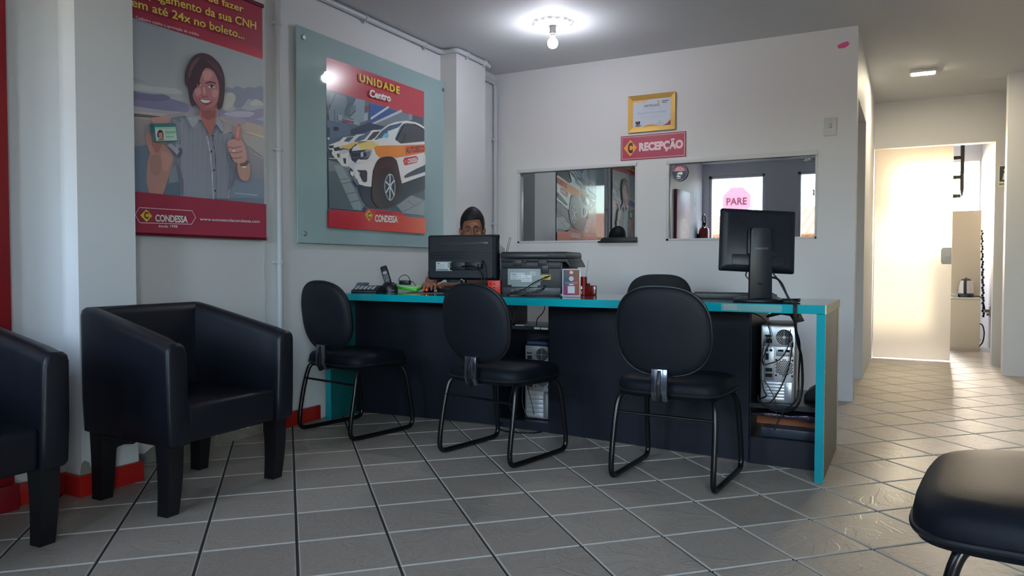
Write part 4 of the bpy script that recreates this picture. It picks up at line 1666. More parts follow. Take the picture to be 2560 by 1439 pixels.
# leads of the right computer
m = cable([(-0.575, 3.592, 0.605), (-0.572, 3.575, 0.606), (-0.585, 3.565, 0.575), (-0.598, 3.560, 0.50), (-0.600, 3.560, 0.42), (-0.585, 3.560, 0.355), (-0.575, 3.562, 0.33), (-0.60, 3.565, 0.315)], 0.004)
m.tube(bez([(-0.66, 3.52, 0.722), (-0.60, 3.57, 0.69), (-0.565, 3.575, 0.63), (-0.570, 3.575, 0.56), (-0.595, 3.572, 0.50), (-0.590, 3.58, 0.47)], 8), 0.003, 8)
m.tube(bez([(-0.475, 3.575, 0.64), (-0.485, 3.572, 0.56), (-0.520, 3.572, 0.50), (-0.585, 3.576, 0.47)], 8), 0.0024, 8)
m.tube(bez([(-0.465, 3.58, 0.58), (-0.480, 3.575, 0.47), (-0.510, 3.572, 0.38), (-0.545, 3.562, 0.315), (-0.570, 3.545, 0.298), (-0.602, 3.545, 0.30), (-0.61, 3.55, 0.33)], 8), 0.003, 8)
m.tube(bez([(-0.59, 3.578, 0.40), (-0.56, 3.570, 0.36), (-0.535, 3.565, 0.31), (-0.53, 3.552, 0.272), (-0.528, 3.547, 0.235)], 8), 0.0022, 8)
tag(obj('cable_tangle', m, M_cable), 'tangle of thin black leads behind the right computer tower', 'cable')
m = cable([(-2.03, 3.74, 0.72), (-2.01, 3.735, 0.68), (-2.00, 3.73, 0.62), (-2.02, 3.735, 0.588)], 0.004)
m.tube(bez([(-1.985, 3.745, 0.72), (-1.978, 3.737, 0.67), (-1.99, 3.733, 0.61), (-1.995, 3.74, 0.588)], 8), 0.0035, 8)
m.tube(bez([(-1.79, 3.745, 0.72), (-1.80, 3.738, 0.67), (-1.835, 3.735, 0.63), (-1.845, 3.74, 0.588)], 8), 0.003, 8)
tag(obj('hanging_leads', m, M_cable), 'black leads hanging from the desktop in the middle desk bay', 'cable')
m = cable([(-1.93, 3.785, 0.36), (-1.93, 3.755, 0.28), (-1.935, 3.745, 0.17), (-1.92, 3.745, 0.10), (-1.90, 3.755, 0.058)], 0.003)
m.tube(bez([(-1.92, 3.785, 0.30), (-1.90, 3.755, 0.22), (-1.872, 3.748, 0.14), (-1.862, 3.75, 0.085)], 8), 0.0022, 8)
m.tube(bez([(-2.03, 3.80, 0.40), (-2.01, 3.78, 0.26), (-2.03, 3.77, 0.12), (-1.99, 3.78, 0.054)], 8), 0.003, 8)
tag(obj('cable_tangle', m, M_cable), 'thin black leads behind the computer in the middle desk bay', 'cable')
m = cable([(-2.055, 3.715, 0.030), (-2.055, 3.690, 0.012), (-2.02, 3.64, 0.005), (-1.93, 3.615, 0.005), (-1.83, 3.65, 0.005), (-1.79, 3.70, 0.005)], 0.004)
tag(obj('floor_cable', m, M_cable), 'black cable looping on the floor under the middle desk bay', 'cable')
# odds and ends in the bays
m = MB()
m.box(-1.938, -1.795, 3.81, 4.00, 0.4765, 0.492, 0.002)
tag(obj('blue_folder', m, mat('slate blue folder', '33486a', 0.4)), 'slate blue folder lying on the computer in the middle desk bay', 'folder')
P = MB()
P.box(-1.985, -1.93, 3.752, 3.80, 0.5855, 0.590)
tag(obj('paper_slip', P, mat('off white paper', 'b9bbc4', 0.7)), 'small paper slip on the shelf of the middle desk bay', 'paper')
for k, (a, b) in enumerate(((-1.862, -1.826), (-1.820, -1.774))):
    m = MB()
    m.box(a, b, 3.7475, 3.7495, 0.570, 0.581)
    tag(obj('white_tag', m, M_label), ('left' if k == 0 else 'right') + ' of two white stickers on the middle bay shelf edge', 'sticker')
m = MB()
m.prism([(-0.645, 0.233), (-0.35, 0.228), (-0.35, 0.246), (-0.40, 0.252), (-0.47, 0.244), (-0.55, 0.250), (-0.645, 0.243)], 3.575, 3.95, 'y', bev=0.002)
tag(obj('plastic_bag', m, mat('dark purple plastic', '2a2030', 0.18, bump=(30, 0.8))), 'dark plastic bag lying under the right computer shelf', 'bag')
m = MB()
m.box(-0.61, -0.365, 3.64, 3.95, 0.1235, 0.168, 0.004)
tag(obj('grey_case', m, mat('slate plastic', '353c4a', 0.3)), 'slate grey flat case on the bottom of the right desk bay', 'case')
m = MB()
m.prism([(-0.432, 0.2925), (-0.352, 0.2925), (-0.352, 0.40), (-0.368, 0.39), (-0.40, 0.345), (-0.43, 0.325)], 3.72, 3.95, 'y', bev=0.004)
tag(obj('black_bag', m, mat('black nylon', '14161b', 0.6)), 'black bag beside the right computer tower', 'bag')
m = MB()
m.prism([(-0.60, 0.690), (-0.545, 0.722), (-0.455, 0.722), (-0.43, 0.672), (-0.47, 0.662), (-0.49, 0.695), (-0.53, 0.700), (-0.59, 0.683)], 3.66, 3.71, 'y', bev=0.003)
tag(obj('power_strip', m, M_blackplastic), 'black power strip hanging above the right computer tower', 'power strip')
# ------------------------------------------------------------------ artwork of the two wall prints (metres along the wall and up)
ART = {
'banner': [
('p','6e1f31',[(2.1699,1.0766),(2.9597,1.0766),(2.9597,2.3314),(2.1699,2.3314)]),
('g',['6e1f31', '8c2030', '7a1f30', '6e1f31'],[(2.1699,2.0452),(2.9597,2.0452),(2.9597,2.0952),(2.1699,2.0952)]),
('g',['83868a', '7f8489', '767d83', '6d747b'],[(2.1699,1.6912),(2.9597,1.6912),(2.9597,2.0452),(2.1699,2.0452)]),
('g',['8c8078', '8a7f80', '6c6a80', '74748a'],[(2.1699,1.5984),(2.9597,1.5984),(2.9597,1.7112),(2.1699,1.7112)]),
('g',['4c5868', '525d6c', '7b7478', '7e7674'],[(2.1699,1.2603),(2.9597,1.2603),(2.9597,1.5984),(2.1699,1.5984)]),
('p','62607a',[(2.1699,1.7121),(2.1784,1.7176),(2.1912,1.7186),(2.2069,1.7178),(2.2247,1.7178),(2.2461,1.7194),(2.2712,1.7212),(2.2967,1.7227),(2.3192,1.7235),(2.3371,1.7233),(2.3524,1.7224),(2.3667,1.7213),(2.3816,1.7202),(2.3983,1.7196),(2.4156,1.719),(2.4321,1.7182),(2.4461,1.7169),(2.4573,1.7154),(2.4666,1.7138),(2.4738,1.7113),(2.479,1.7071),(2.4831,1.7),(2.4859,1.6909),(2.4851,1.6818),(2.4785,1.6747),(2.4643,1.6705),(2.4442,1.668),(2.4214,1.6662),(2.399,1.6642),(2.3786,1.662),(2.3583,1.6598),(2.3359,1.6577),(2.3094,1.6557),(2.2738,1.6521),(2.2322,1.6475),(2.1941,1.6452),(2.1699,1.6485),(2.1699,1.6608),(2.1699,1.6795),(2.1699,1.6986)]),
('p','57566f',[(2.1699,1.7047),(2.187,1.7086),(2.2128,1.7114),(2.2414,1.7139),(2.267,1.7169),(2.2891,1.7212),(2.3103,1.7263),(2.3295,1.7307),(2.3458,1.7327),(2.3602,1.732),(2.3727,1.7292),(2.3807,1.725),(2.3816,1.7202),(2.3735,1.7143),(2.3583,1.7072),(2.339,1.7001),(2.3187,1.6943),(2.2962,1.69),(2.2707,1.6866),(2.2456,1.6839),(2.2242,1.6817),(2.2063,1.6796),(2.1906,1.6777),(2.1778,1.677),(2.1699,1.6784),(2.1699,1.6833),(2.1699,1.6906),(2.1699,1.6984)]),
('p','857f8a',[(2.1699,1.6447),(2.1812,1.6475),(2.1997,1.6492),(2.2216,1.6503),(2.2448,1.6514),(2.2699,1.6526),(2.298,1.6535),(2.3267,1.6545),(2.3537,1.656),(2.382,1.6591),(2.4119,1.6633),(2.4357,1.6665),(2.4454,1.6667),(2.4356,1.662),(2.4118,1.6541),(2.3819,1.6457),(2.3534,1.6395),(2.3265,1.6364),(2.2977,1.6349),(2.2697,1.6339),(2.2445,1.6323),(2.2213,1.6292),(2.1993,1.6254),(2.1808,1.6225),(2.1699,1.6222),(2.1699,1.6259),(2.1699,1.6324),(2.1699,1.6394)]),
('p','938a80',[(2.1699,1.6241),(2.1853,1.6266),(2.2105,1.6293),(2.239,1.6319),(2.2658,1.6343),(2.2939,1.6369),(2.3246,1.6396),(2.3502,1.6414),(2.3624,1.6411),(2.3568,1.6374),(2.3384,1.6312),(2.3132,1.6248),(2.2871,1.62),(2.2571,1.6172),(2.222,1.6155),(2.1898,1.6146),(2.1699,1.6147),(2.1699,1.616),(2.1699,1.6185),(2.1699,1.6214)]),
('p','4d4a55',[(2.1699,1.614),(2.2232,1.619),(2.3177,1.6262),(2.3353,1.6222),(2.2654,1.61),(2.1699,1.5979)]),
('p','767b82',[(2.176,1.7771),(2.1833,1.7775),(2.1942,1.7771),(2.2064,1.7761),(2.2172,1.7749),(2.2278,1.7733),(2.2389,1.7712),(2.2476,1.769),(2.2507,1.767),(2.2461,1.765),(2.2359,1.7629),(2.2236,1.7614),(2.2128,1.7607),(2.2036,1.7612),(2.1942,1.7627),(2.186,1.7646),(2.1799,1.7667),(2.1759,1.7693),(2.1734,1.7724),(2.1732,1.7752)]),
('p','8e9292',[(2.1837,1.7451),(2.2073,1.7498),(2.241,1.7537),(2.278,1.7571),(2.3109,1.7606),(2.3392,1.7646),(2.3659,1.7689),(2.39,1.7723),(2.4098,1.7734),(2.4265,1.7715),(2.4404,1.7673),(2.4481,1.762),(2.4466,1.757),(2.433,1.7523),(2.4097,1.7473),(2.382,1.7426),(2.3549,1.7385),(2.3278,1.7353),(2.2988,1.7327),(2.2707,1.7303),(2.2459,1.7279),(2.2237,1.7243),(2.2031,1.72),(2.1862,1.717),(2.1751,1.7171),(2.1699,1.7217),(2.1699,1.7295),(2.1717,1.7381)]),
('p','65697a',[(2.701,1.8212),(2.7024,1.827),(2.7061,1.8343),(2.7113,1.8412),(2.7172,1.8459),(2.724,1.8468),(2.7322,1.8453),(2.7408,1.8436),(2.7493,1.8441),(2.7572,1.848),(2.765,1.8541),(2.7731,1.86),(2.7821,1.8639),(2.7926,1.8641),(2.8041,1.8623),(2.8157,1.8602),(2.8263,1.8601),(2.8355,1.863),(2.8439,1.8676),(2.852,1.8724),(2.8603,1.876),(2.8685,1.8772),(2.8766,1.8772),(2.8851,1.8772),(2.8946,1.8787),(2.906,1.8829),(2.9188,1.8888),(2.9312,1.8944),(2.9413,1.8975),(2.9484,1.899),(2.9537,1.8995),(2.9574,1.8967),(2.9597,1.8879),(2.9597,1.8685),(2.9597,1.841),(2.9597,1.8144),(2.959,1.7976),(2.9509,1.7957),(2.9393,1.8029),(2.9271,1.8122),(2.917,1.8165),(2.9101,1.8128),(2.9048,1.8052),(2.8997,1.7977),(2.8936,1.7942),(2.8861,1.7979),(2.8779,1.8061),(2.8691,1.8133),(2.8595,1.8141),(2.8489,1.8051),(2.8373,1.7898),(2.8255,1.7735),(2.814,1.7615),(2.8023,1.7543),(2.7903,1.7492),(2.7791,1.7472),(2.7698,1.749),(2.7631,1.7565),(2.7585,1.7687),(2.7541,1.7819),(2.7486,1.7923),(2.741,1.7991),(2.7323,1.8041),(2.7238,1.8081),(2.7167,1.8117),(2.7109,1.8144),(2.7058,1.8161),(2.7023,1.818)]),
('p','8d8c8a',[(2.6954,1.7989),(2.7053,1.8081),(2.7184,1.815),(2.7321,1.8194),(2.7436,1.8214),(2.7529,1.8208),(2.7611,1.8177),(2.7673,1.8124),(2.7705,1.8053),(2.7701,1.7954),(2.7668,1.783),(2.7611,1.7701),(2.7536,1.7589),(2.743,1.7492),(2.7295,1.7401),(2.7159,1.7329),(2.7051,1.7284),(2.6971,1.7267),(2.6909,1.7271),(2.6864,1.7305),(2.6841,1.7373),(2.6838,1.7499),(2.6855,1.7672),(2.6893,1.785)]),
('p','8f8e90',[(2.8706,1.7942),(2.8748,1.8001),(2.8819,1.8069),(2.8906,1.8132),(2.8996,1.8176),(2.9094,1.8192),(2.9206,1.8191),(2.9314,1.818),(2.9404,1.8166),(2.9471,1.8147),(2.9523,1.8121),(2.9563,1.8093),(2.9591,1.8067),(2.9597,1.8046),(2.9597,1.8027),(2.9597,1.8006),(2.959,1.7976),(2.9434,1.7927),(2.9208,1.7865),(2.8981,1.7811),(2.8819,1.7787),(2.8736,1.78),(2.8697,1.7838),(2.8691,1.789)]),
('p','6d6a80',[(2.6683,1.7259),(2.6771,1.7273),(2.6915,1.7238),(2.7087,1.7198),(2.7262,1.7195),(2.7444,1.7253),(2.7645,1.7348),(2.7845,1.7444),(2.8027,1.7507),(2.8172,1.7517),(2.8294,1.7494),(2.8422,1.747),(2.8587,1.7478),(2.8827,1.755),(2.9119,1.7662),(2.9395,1.7761),(2.9588,1.7796),(2.9597,1.7738),(2.9597,1.7619),(2.9597,1.7476),(2.9583,1.7344),(2.9287,1.7222),(2.8867,1.7096),(2.8416,1.6983),(2.802,1.6896),(2.7672,1.683),(2.7337,1.6779),(2.7046,1.6757),(2.6833,1.6778),(2.6708,1.6869),(2.665,1.7015),(2.6646,1.7163)]),
('p','8a8797',[(2.6942,1.7052),(2.7077,1.7116),(2.7329,1.7201),(2.7632,1.7289),(2.7915,1.7356),(2.8196,1.7404),(2.8502,1.7441),(2.8768,1.7459),(2.893,1.7452),(2.8959,1.7406),(2.8892,1.7329),(2.8758,1.7242),(2.8583,1.7169),(2.8343,1.7107),(2.8036,1.7049),(2.7726,1.7002),(2.7474,1.6975),(2.7267,1.697),(2.708,1.6983),(2.6957,1.7011)]),
('p','8b7f76',[(2.6606,1.6773),(2.6748,1.6712),(2.7045,1.6643),(2.7397,1.6574),(2.7703,1.6516),(2.793,1.6474),(2.8136,1.6441),(2.8339,1.6412),(2.8563,1.6384),(2.8841,1.634),(2.9152,1.6289),(2.944,1.6257),(2.9597,1.6274),(2.9597,1.6368),(2.9597,1.6518),(2.9597,1.6674),(2.9597,1.6788),(2.9385,1.6842),(2.9009,1.6863),(2.8612,1.687),(2.8278,1.6883),(2.803,1.691),(2.7821,1.6939),(2.7627,1.696),(2.7428,1.696),(2.7175,1.6933),(2.6894,1.6886),(2.6676,1.683)]),
('p','9a8e7c',[(2.787,1.6342),(2.874,1.6366),(2.9597,1.6311),(2.9597,1.6171),(2.8738,1.6265)]),
('p','7c7480',[(2.6715,1.6879),(2.686,1.6923),(2.7131,1.6964),(2.7443,1.6995),(2.7709,1.7009),(2.7926,1.7004),(2.8135,1.6983),(2.8302,1.6948),(2.8394,1.6902),(2.8391,1.6835),(2.8313,1.675),(2.8188,1.6669),(2.8045,1.6618),(2.7872,1.6602),(2.7661,1.661),(2.7447,1.6634),(2.7258,1.6665),(2.7069,1.6709),(2.6876,1.6768),(2.6738,1.6828)]),
('p','837f80',[(2.7925,1.6193),(2.9597,1.5993),(2.9597,1.5151),(2.8379,1.5673)]),
('p','8f8f90',[(2.8845,1.5302),(2.9597,1.5095),(2.9597,1.5057),(2.8845,1.527)]),
('p','5c6673',[(2.7554,1.3632),(2.9597,1.403),(2.9597,1.2968),(2.6988,1.2735)]),
('p','7f8590',[(2.7603,1.3063),(2.9088,1.3079),(2.9088,1.3033),(2.7603,1.3018)]),
('p','7a8088',[(2.1727,1.4937),(2.207,1.5055),(2.207,1.5031),(2.1727,1.4902)]),
('p','515c6b',[(2.1764,1.4613),(2.2678,1.486),(2.2552,1.2341),(2.1737,1.2253)]),
('p','4a5768',[(2.3467,1.3064),(2.4273,1.3307),(2.4407,1.2487),(2.3412,1.2401)]),
('p','6a7079',[(2.3712,1.3905),(2.4141,1.412),(2.4322,1.3311),(2.3655,1.3164)]),
('p','8a6660',[(2.268,1.4939),(2.2813,1.4967),(2.3,1.4976),(2.3197,1.4971),(2.3357,1.4956),(2.3465,1.4935),(2.3545,1.4905),(2.3611,1.486),(2.3678,1.4799),(2.3756,1.4716),(2.3835,1.4616),(2.3899,1.4502),(2.3931,1.4382),(2.3918,1.4254),(2.3872,1.4116),(2.3813,1.3973),(2.3758,1.3829),(2.3712,1.3683),(2.3665,1.3535),(2.3615,1.3385),(2.3563,1.3236),(2.351,1.3081),(2.3457,1.2921),(2.3396,1.2771),(2.3323,1.2645),(2.3228,1.2542),(2.3117,1.2456),(2.3006,1.2396),(2.2909,1.2369),(2.283,1.2382),(2.2761,1.2427),(2.27,1.2499),(2.2644,1.2587),(2.2592,1.2694),(2.2545,1.2822),(2.2507,1.2969),(2.2484,1.3129),(2.248,1.3317),(2.2489,1.3529),(2.2508,1.3741),(2.2532,1.3928),(2.2565,1.4088),(2.2609,1.4232),(2.2649,1.4358),(2.2672,1.4461),(2.2668,1.4531),(2.2645,1.4572),(2.262,1.4605),(2.2609,1.4651),(2.2603,1.4723),(2.2599,1.4806),(2.2617,1.4884)]),
('p','80605a',[(2.2714,1.4308),(2.2794,1.4388),(2.2909,1.4433),(2.3029,1.4448),(2.3121,1.444),(2.3178,1.4408),(2.3216,1.4347),(2.324,1.4267),(2.3254,1.4175),(2.3257,1.4063),(2.3247,1.393),(2.3228,1.3797),(2.3201,1.3685),(2.3167,1.3592),(2.3124,1.351),(2.3074,1.345),(2.3015,1.3423),(2.2939,1.3431),(2.2847,1.3468),(2.2762,1.3534),(2.2704,1.363),(2.2675,1.3779),(2.2665,1.3973),(2.2677,1.4166)]),
('p','94706a',[(2.326,1.458),(2.3316,1.4633),(2.3401,1.4649),(2.3497,1.4642),(2.3583,1.4623),(2.3666,1.4596),(2.3754,1.4554),(2.3825,1.4494),(2.386,1.4414),(2.3846,1.4299),(2.3795,1.4155),(2.3728,1.4012),(2.3665,1.39),(2.3607,1.3818),(2.3544,1.3754),(2.3483,1.3715),(2.3431,1.371),(2.3388,1.3747),(2.3352,1.3818),(2.3321,1.3913),(2.3297,1.4019),(2.3273,1.4154),(2.325,1.4316),(2.3242,1.447)]),
('p','8f6a66',[(2.2465,1.5343),(2.2504,1.5403),(2.2565,1.545),(2.2632,1.5472),(2.2687,1.5457),(2.2728,1.5387),(2.2762,1.5272),(2.2791,1.5146),(2.2815,1.5039),(2.2836,1.496),(2.2854,1.4892),(2.2863,1.483),(2.2855,1.4765),(2.2825,1.4681),(2.2777,1.4587),(2.2722,1.4516),(2.2673,1.4501),(2.2628,1.4566),(2.2584,1.4688),(2.2544,1.4829),(2.2512,1.4955),(2.2486,1.5063),(2.2465,1.517),(2.2455,1.5267)]),
('p','7c5450',[(2.2769,1.4952),(2.2853,1.4989),(2.2985,1.5014),(2.3123,1.5024),(2.322,1.5018),(2.3267,1.499),(2.3285,1.4944),(2.3282,1.4886),(2.3263,1.4822),(2.3223,1.474),(2.3161,1.4642),(2.3092,1.4555),(2.3031,1.4509),(2.2981,1.4517),(2.2933,1.4561),(2.2891,1.4623),(2.2854,1.4685),(2.2814,1.475),(2.2772,1.4826),(2.275,1.4898)]),
('p','96736e',[(2.2831,1.6117),(2.2908,1.6152),(2.3014,1.6186),(2.313,1.6213),(2.3238,1.6228),(2.3337,1.6226),(2.3435,1.6212),(2.3527,1.6191),(2.3605,1.617),(2.3681,1.6152),(2.3753,1.6132),(2.3798,1.6109),(2.379,1.608),(2.3706,1.604),(2.3565,1.5993),(2.3409,1.5948),(2.3279,1.5913),(2.3183,1.5888),(2.3099,1.587),(2.3026,1.586),(2.2961,1.586),(2.2902,1.587),(2.285,1.5891),(2.2809,1.5918),(2.2784,1.5949),(2.2771,1.5987),(2.2771,1.6032),(2.2789,1.6077)]),
('p','5d606c',[(2.384,1.6292),(2.427,1.6449),(2.4658,1.6518),(2.5355,1.6598),(2.6064,1.5817),(2.6495,1.6449),(2.692,1.5993),(2.7363,1.6194),(2.7752,1.5987),(2.7691,1.5575),(2.7461,1.5141),(2.7345,1.4769),(2.7507,1.4343),(2.7415,1.3707),(2.7097,1.2699),(2.4262,1.2476),(2.4225,1.3302),(2.409,1.3866),(2.4049,1.4356),(2.4051,1.448),(2.3678,1.4799),(2.3519,1.502),(2.3877,1.5563)]),
('p','8d8f98',[(2.4059,1.5057),(2.4083,1.506),(2.4089,1.4484),(2.4065,1.4481)]),
('p','8d8f98',[(2.4131,1.5067),(2.4154,1.507),(2.4161,1.4494),(2.4137,1.4491)]),
('p','8d8f98',[(2.4202,1.5077),(2.4226,1.5081),(2.4233,1.4503),(2.4209,1.45)]),
('p','8d8f98',[(2.4274,1.5087),(2.4299,1.5091),(2.4305,1.4512),(2.4281,1.4509)]),
('p','8d8f98',[(2.4365,1.6383),(2.4389,1.6388),(2.4349,1.2503),(2.4325,1.2502)]),
('p','8d8f98',[(2.4438,1.6396),(2.4462,1.64),(2.4422,1.2509),(2.4397,1.2507)]),
('p','8d8f98',[(2.451,1.6409),(2.4535,1.6413),(2.4495,1.2515),(2.447,1.2513)]),
('p','8d8f98',[(2.4583,1.6421),(2.4608,1.6426),(2.4568,1.2521),(2.4543,1.2519)]),
('p','8d8f98',[(2.4657,1.6434),(2.4681,1.6438),(2.4641,1.2527),(2.4617,1.2525)]),
('p','8d8f98',[(2.473,1.6447),(2.4755,1.6451),(2.4715,1.2533),(2.4691,1.2531)]),
('p','8d8f98',[(2.4804,1.646),(2.4829,1.6464),(2.4789,1.2538),(2.4765,1.2536)]),
('p','8d8f98',[(2.4878,1.6473),(2.4903,1.6477),(2.4864,1.2544),(2.4839,1.2542)]),
('p','8d8f98',[(2.4953,1.6486),(2.4978,1.649),(2.4938,1.255),(2.4913,1.2548)]),
('p','8d8f98',[(2.5028,1.6499),(2.5053,1.6503),(2.5013,1.2556),(2.4988,1.2554)]),
('p','8d8f98',[(2.5103,1.6512),(2.5128,1.6516),(2.5088,1.2562),(2.5063,1.256)]),
('p','8d8f98',[(2.5178,1.6525),(2.5203,1.6529),(2.5164,1.2568),(2.5139,1.2566)]),
('p','8d8f98',[(2.5253,1.6538),(2.5278,1.6542),(2.5239,1.2574),(2.5214,1.2572)]),
('p','8d8f98',[(2.5329,1.6551),(2.5354,1.6555),(2.5315,1.258),(2.529,1.2578)]),
('p','8d8f98',[(2.5404,1.6503),(2.543,1.6507),(2.5392,1.2586),(2.5366,1.2584)]),
('p','8d8f98',[(2.5479,1.6423),(2.5505,1.6428),(2.5468,1.2592),(2.5443,1.259)]),
('p','8d8f98',[(2.5555,1.6343),(2.558,1.6348),(2.5545,1.2598),(2.5519,1.2596)]),
('p','8d8f98',[(2.563,1.6263),(2.5656,1.6268),(2.5622,1.2605),(2.5596,1.2602)]),
('p','8d8f98',[(2.5706,1.6183),(2.5732,1.6187),(2.5699,1.2611),(2.5673,1.2609)]),
('p','8d8f98',[(2.5782,1.6102),(2.5808,1.6107),(2.5777,1.2617),(2.5751,1.2615)]),
('p','8d8f98',[(2.5859,1.6021),(2.5885,1.6026),(2.5855,1.2623),(2.5829,1.2621)]),
('p','8d8f98',[(2.5935,1.594),(2.5962,1.5944),(2.5933,1.2629),(2.5907,1.2627)]),
('p','8d8f98',[(2.6012,1.5831),(2.6038,1.5835),(2.6012,1.2635),(2.5985,1.2633)]),
('p','8d8f98',[(2.609,1.5797),(2.6116,1.5801),(2.609,1.2642),(2.6064,1.264)]),
('p','8d8f98',[(2.617,1.5868),(2.6196,1.5872),(2.6169,1.2648),(2.6143,1.2646)]),
('p','8d8f98',[(2.625,1.5939),(2.6276,1.5943),(2.6249,1.2654),(2.6222,1.2652)]),
('p','8d8f98',[(2.633,1.601),(2.6357,1.6014),(2.6328,1.2661),(2.6302,1.2658)]),
('p','8d8f98',[(2.641,1.6081),(2.6437,1.6085),(2.6408,1.2667),(2.6382,1.2665)]),
('p','8d8f98',[(2.6491,1.6153),(2.6518,1.6157),(2.6489,1.2673),(2.6462,1.2671)]),
('p','8d8f98',[(2.6569,1.5982),(2.6596,1.5986),(2.6569,1.268),(2.6542,1.2678)]),
('p','8d8f98',[(2.665,1.5995),(2.6677,1.5999),(2.665,1.2686),(2.6623,1.2684)]),
('p','8d8f98',[(2.6731,1.6007),(2.6758,1.6011),(2.6731,1.2693),(2.6704,1.269)]),
('p','8d8f98',[(2.6812,1.602),(2.6839,1.6024),(2.6813,1.2699),(2.6786,1.2697)]),
('p','8d8f98',[(2.6894,1.6032),(2.6921,1.6037),(2.6895,1.2706),(2.6867,1.2703)]),
('p','8d8f98',[(2.6976,1.6045),(2.7003,1.6049),(2.6977,1.2712),(2.6949,1.271)]),
('p','8d8f98',[(2.7058,1.6058),(2.7085,1.6062),(2.7059,1.2719),(2.7032,1.2716)]),
('p','8d8f98',[(2.714,1.6071),(2.7168,1.6075),(2.7142,1.2725),(2.7114,1.2723)]),
('p','8d8f98',[(2.7223,1.6084),(2.7251,1.6088),(2.7229,1.3066),(2.7201,1.3063)]),
('p','8d8f98',[(2.7306,1.6097),(2.7334,1.6101),(2.7317,1.3408),(2.7289,1.3405)]),
('p','8d8f98',[(2.7389,1.611),(2.7417,1.6114),(2.7404,1.3751),(2.7376,1.3748)]),
('p','8d8f98',[(2.7473,1.6123),(2.7501,1.6127),(2.7493,1.4095),(2.7465,1.4092)]),
('p','8d8f98',[(2.7557,1.6136),(2.7585,1.614),(2.7581,1.4441),(2.7553,1.4438)]),
('p','8b8d97',[(2.3886,1.6218),(2.4361,1.6093),(2.436,1.6064),(2.3886,1.619)]),
('p','8b8d97',[(2.3894,1.6122),(2.4345,1.5991),(2.4345,1.5962),(2.3894,1.6093)]),
('p','8b8d97',[(2.3902,1.6025),(2.4329,1.5889),(2.4329,1.586),(2.3902,1.5996)]),
('p','8b8d97',[(2.391,1.5928),(2.4313,1.5788),(2.4313,1.5759),(2.391,1.5899)]),
('p','8b8d97',[(2.3919,1.5831),(2.4297,1.5686),(2.4297,1.5657),(2.3918,1.5802)]),
('p','8b8d97',[(2.3927,1.5734),(2.4282,1.5584),(2.4281,1.5555),(2.3926,1.5705)]),
('p','8b8d97',[(2.3935,1.5637),(2.4266,1.5483),(2.4265,1.5454),(2.3934,1.5608)]),
('p','8b8d97',[(2.3943,1.554),(2.425,1.5381),(2.4249,1.5352),(2.3942,1.5511)]),
('p','8b8d97',[(2.3951,1.5443),(2.4234,1.528),(2.4234,1.5251),(2.395,1.5414)]),
('p','8b8d97',[(2.3959,1.5346),(2.4218,1.5178),(2.4218,1.5149),(2.3958,1.5317)]),
('p','8b8d97',[(2.3967,1.5249),(2.4202,1.5077),(2.4202,1.5048),(2.3966,1.522)]),
('p','8b8d97',[(2.3975,1.5151),(2.4187,1.4976),(2.4186,1.4947),(2.3975,1.5123)]),
('p','8b8d97',[(2.3983,1.5054),(2.4171,1.4875),(2.417,1.4846),(2.3983,1.5025)]),
('p','8b8d97',[(2.3991,1.4957),(2.4155,1.4773),(2.4155,1.4745),(2.3991,1.4928)]),
('p','44485a',[(2.4055,1.4768),(2.4297,1.4966),(2.4366,1.4727),(2.4241,1.4421),(2.405,1.4438)]),
('p','8d8f98',[(2.3542,1.4983),(2.41,1.4609),(2.4081,1.4574),(2.3523,1.4948)]),
('p','8d8f98',[(2.3607,1.5008),(2.4129,1.4655),(2.411,1.4619),(2.3588,1.4973)]),
('p','8d8f98',[(2.3673,1.5034),(2.4159,1.47),(2.4139,1.4664),(2.3653,1.4999)]),
('p','8d8f98',[(2.3738,1.506),(2.4188,1.4745),(2.4168,1.4709),(2.3719,1.5024)]),
('p','50525f',[(2.4045,1.4108),(2.4076,1.4102),(2.4125,1.4061),(2.4181,1.3987),(2.4233,1.3882),(2.4286,1.3734),(2.4343,1.3545),(2.4391,1.3342),(2.4416,1.3154),(2.441,1.296),(2.438,1.2753),(2.4342,1.2589),(2.431,1.2521),(2.4288,1.2587),(2.4268,1.2749),(2.4247,1.2951),(2.4223,1.3136),(2.4192,1.3304),(2.4158,1.3479),(2.4125,1.3645),(2.4098,1.3785),(2.4074,1.3901),(2.4052,1.4001),(2.404,1.4074)]),
('p','55586a',[(2.7018,1.5081),(2.7066,1.5083),(2.7159,1.4973),(2.7263,1.4817),(2.7344,1.468),(2.7397,1.4584),(2.7441,1.4491),(2.7469,1.4386),(2.7478,1.425),(2.7462,1.406),(2.7425,1.3831),(2.7377,1.3607),(2.7328,1.3431),(2.7269,1.3294),(2.7198,1.318),(2.7136,1.312),(2.7103,1.3144),(2.7117,1.3282),(2.7163,1.351),(2.7209,1.378),(2.7225,1.4044),(2.7183,1.4328),(2.7108,1.4645),(2.704,1.4921)]),
('p','80504c',[(2.5413,1.7116),(2.64,1.7301),(2.6419,1.6741),(2.6282,1.637),(2.6064,1.5795),(2.5985,1.5719),(2.5555,1.6378),(2.5305,1.6631)]),
('p','6c3f40',[(2.546,1.6913),(2.6344,1.7074),(2.6286,1.6717),(2.5865,1.6516),(2.5507,1.6625)]),
('p','72757f',[(2.456,1.65),(2.5305,1.6674),(2.5556,1.642),(2.5353,1.6471),(2.5045,1.5955),(2.475,1.6116)]),
('p','787a84',[(2.6393,1.6779),(2.6658,1.6607),(2.692,1.5993),(2.6652,1.6126),(2.6362,1.6427),(2.6281,1.6327)]),
('p','9a9ca4',[(2.4706,1.6464),(2.4746,1.647),(2.4996,1.6031),(2.4966,1.6026)]),
('p','9a9ca4',[(2.4834,1.6473),(2.4874,1.648),(2.5067,1.6118),(2.5037,1.6114)]),
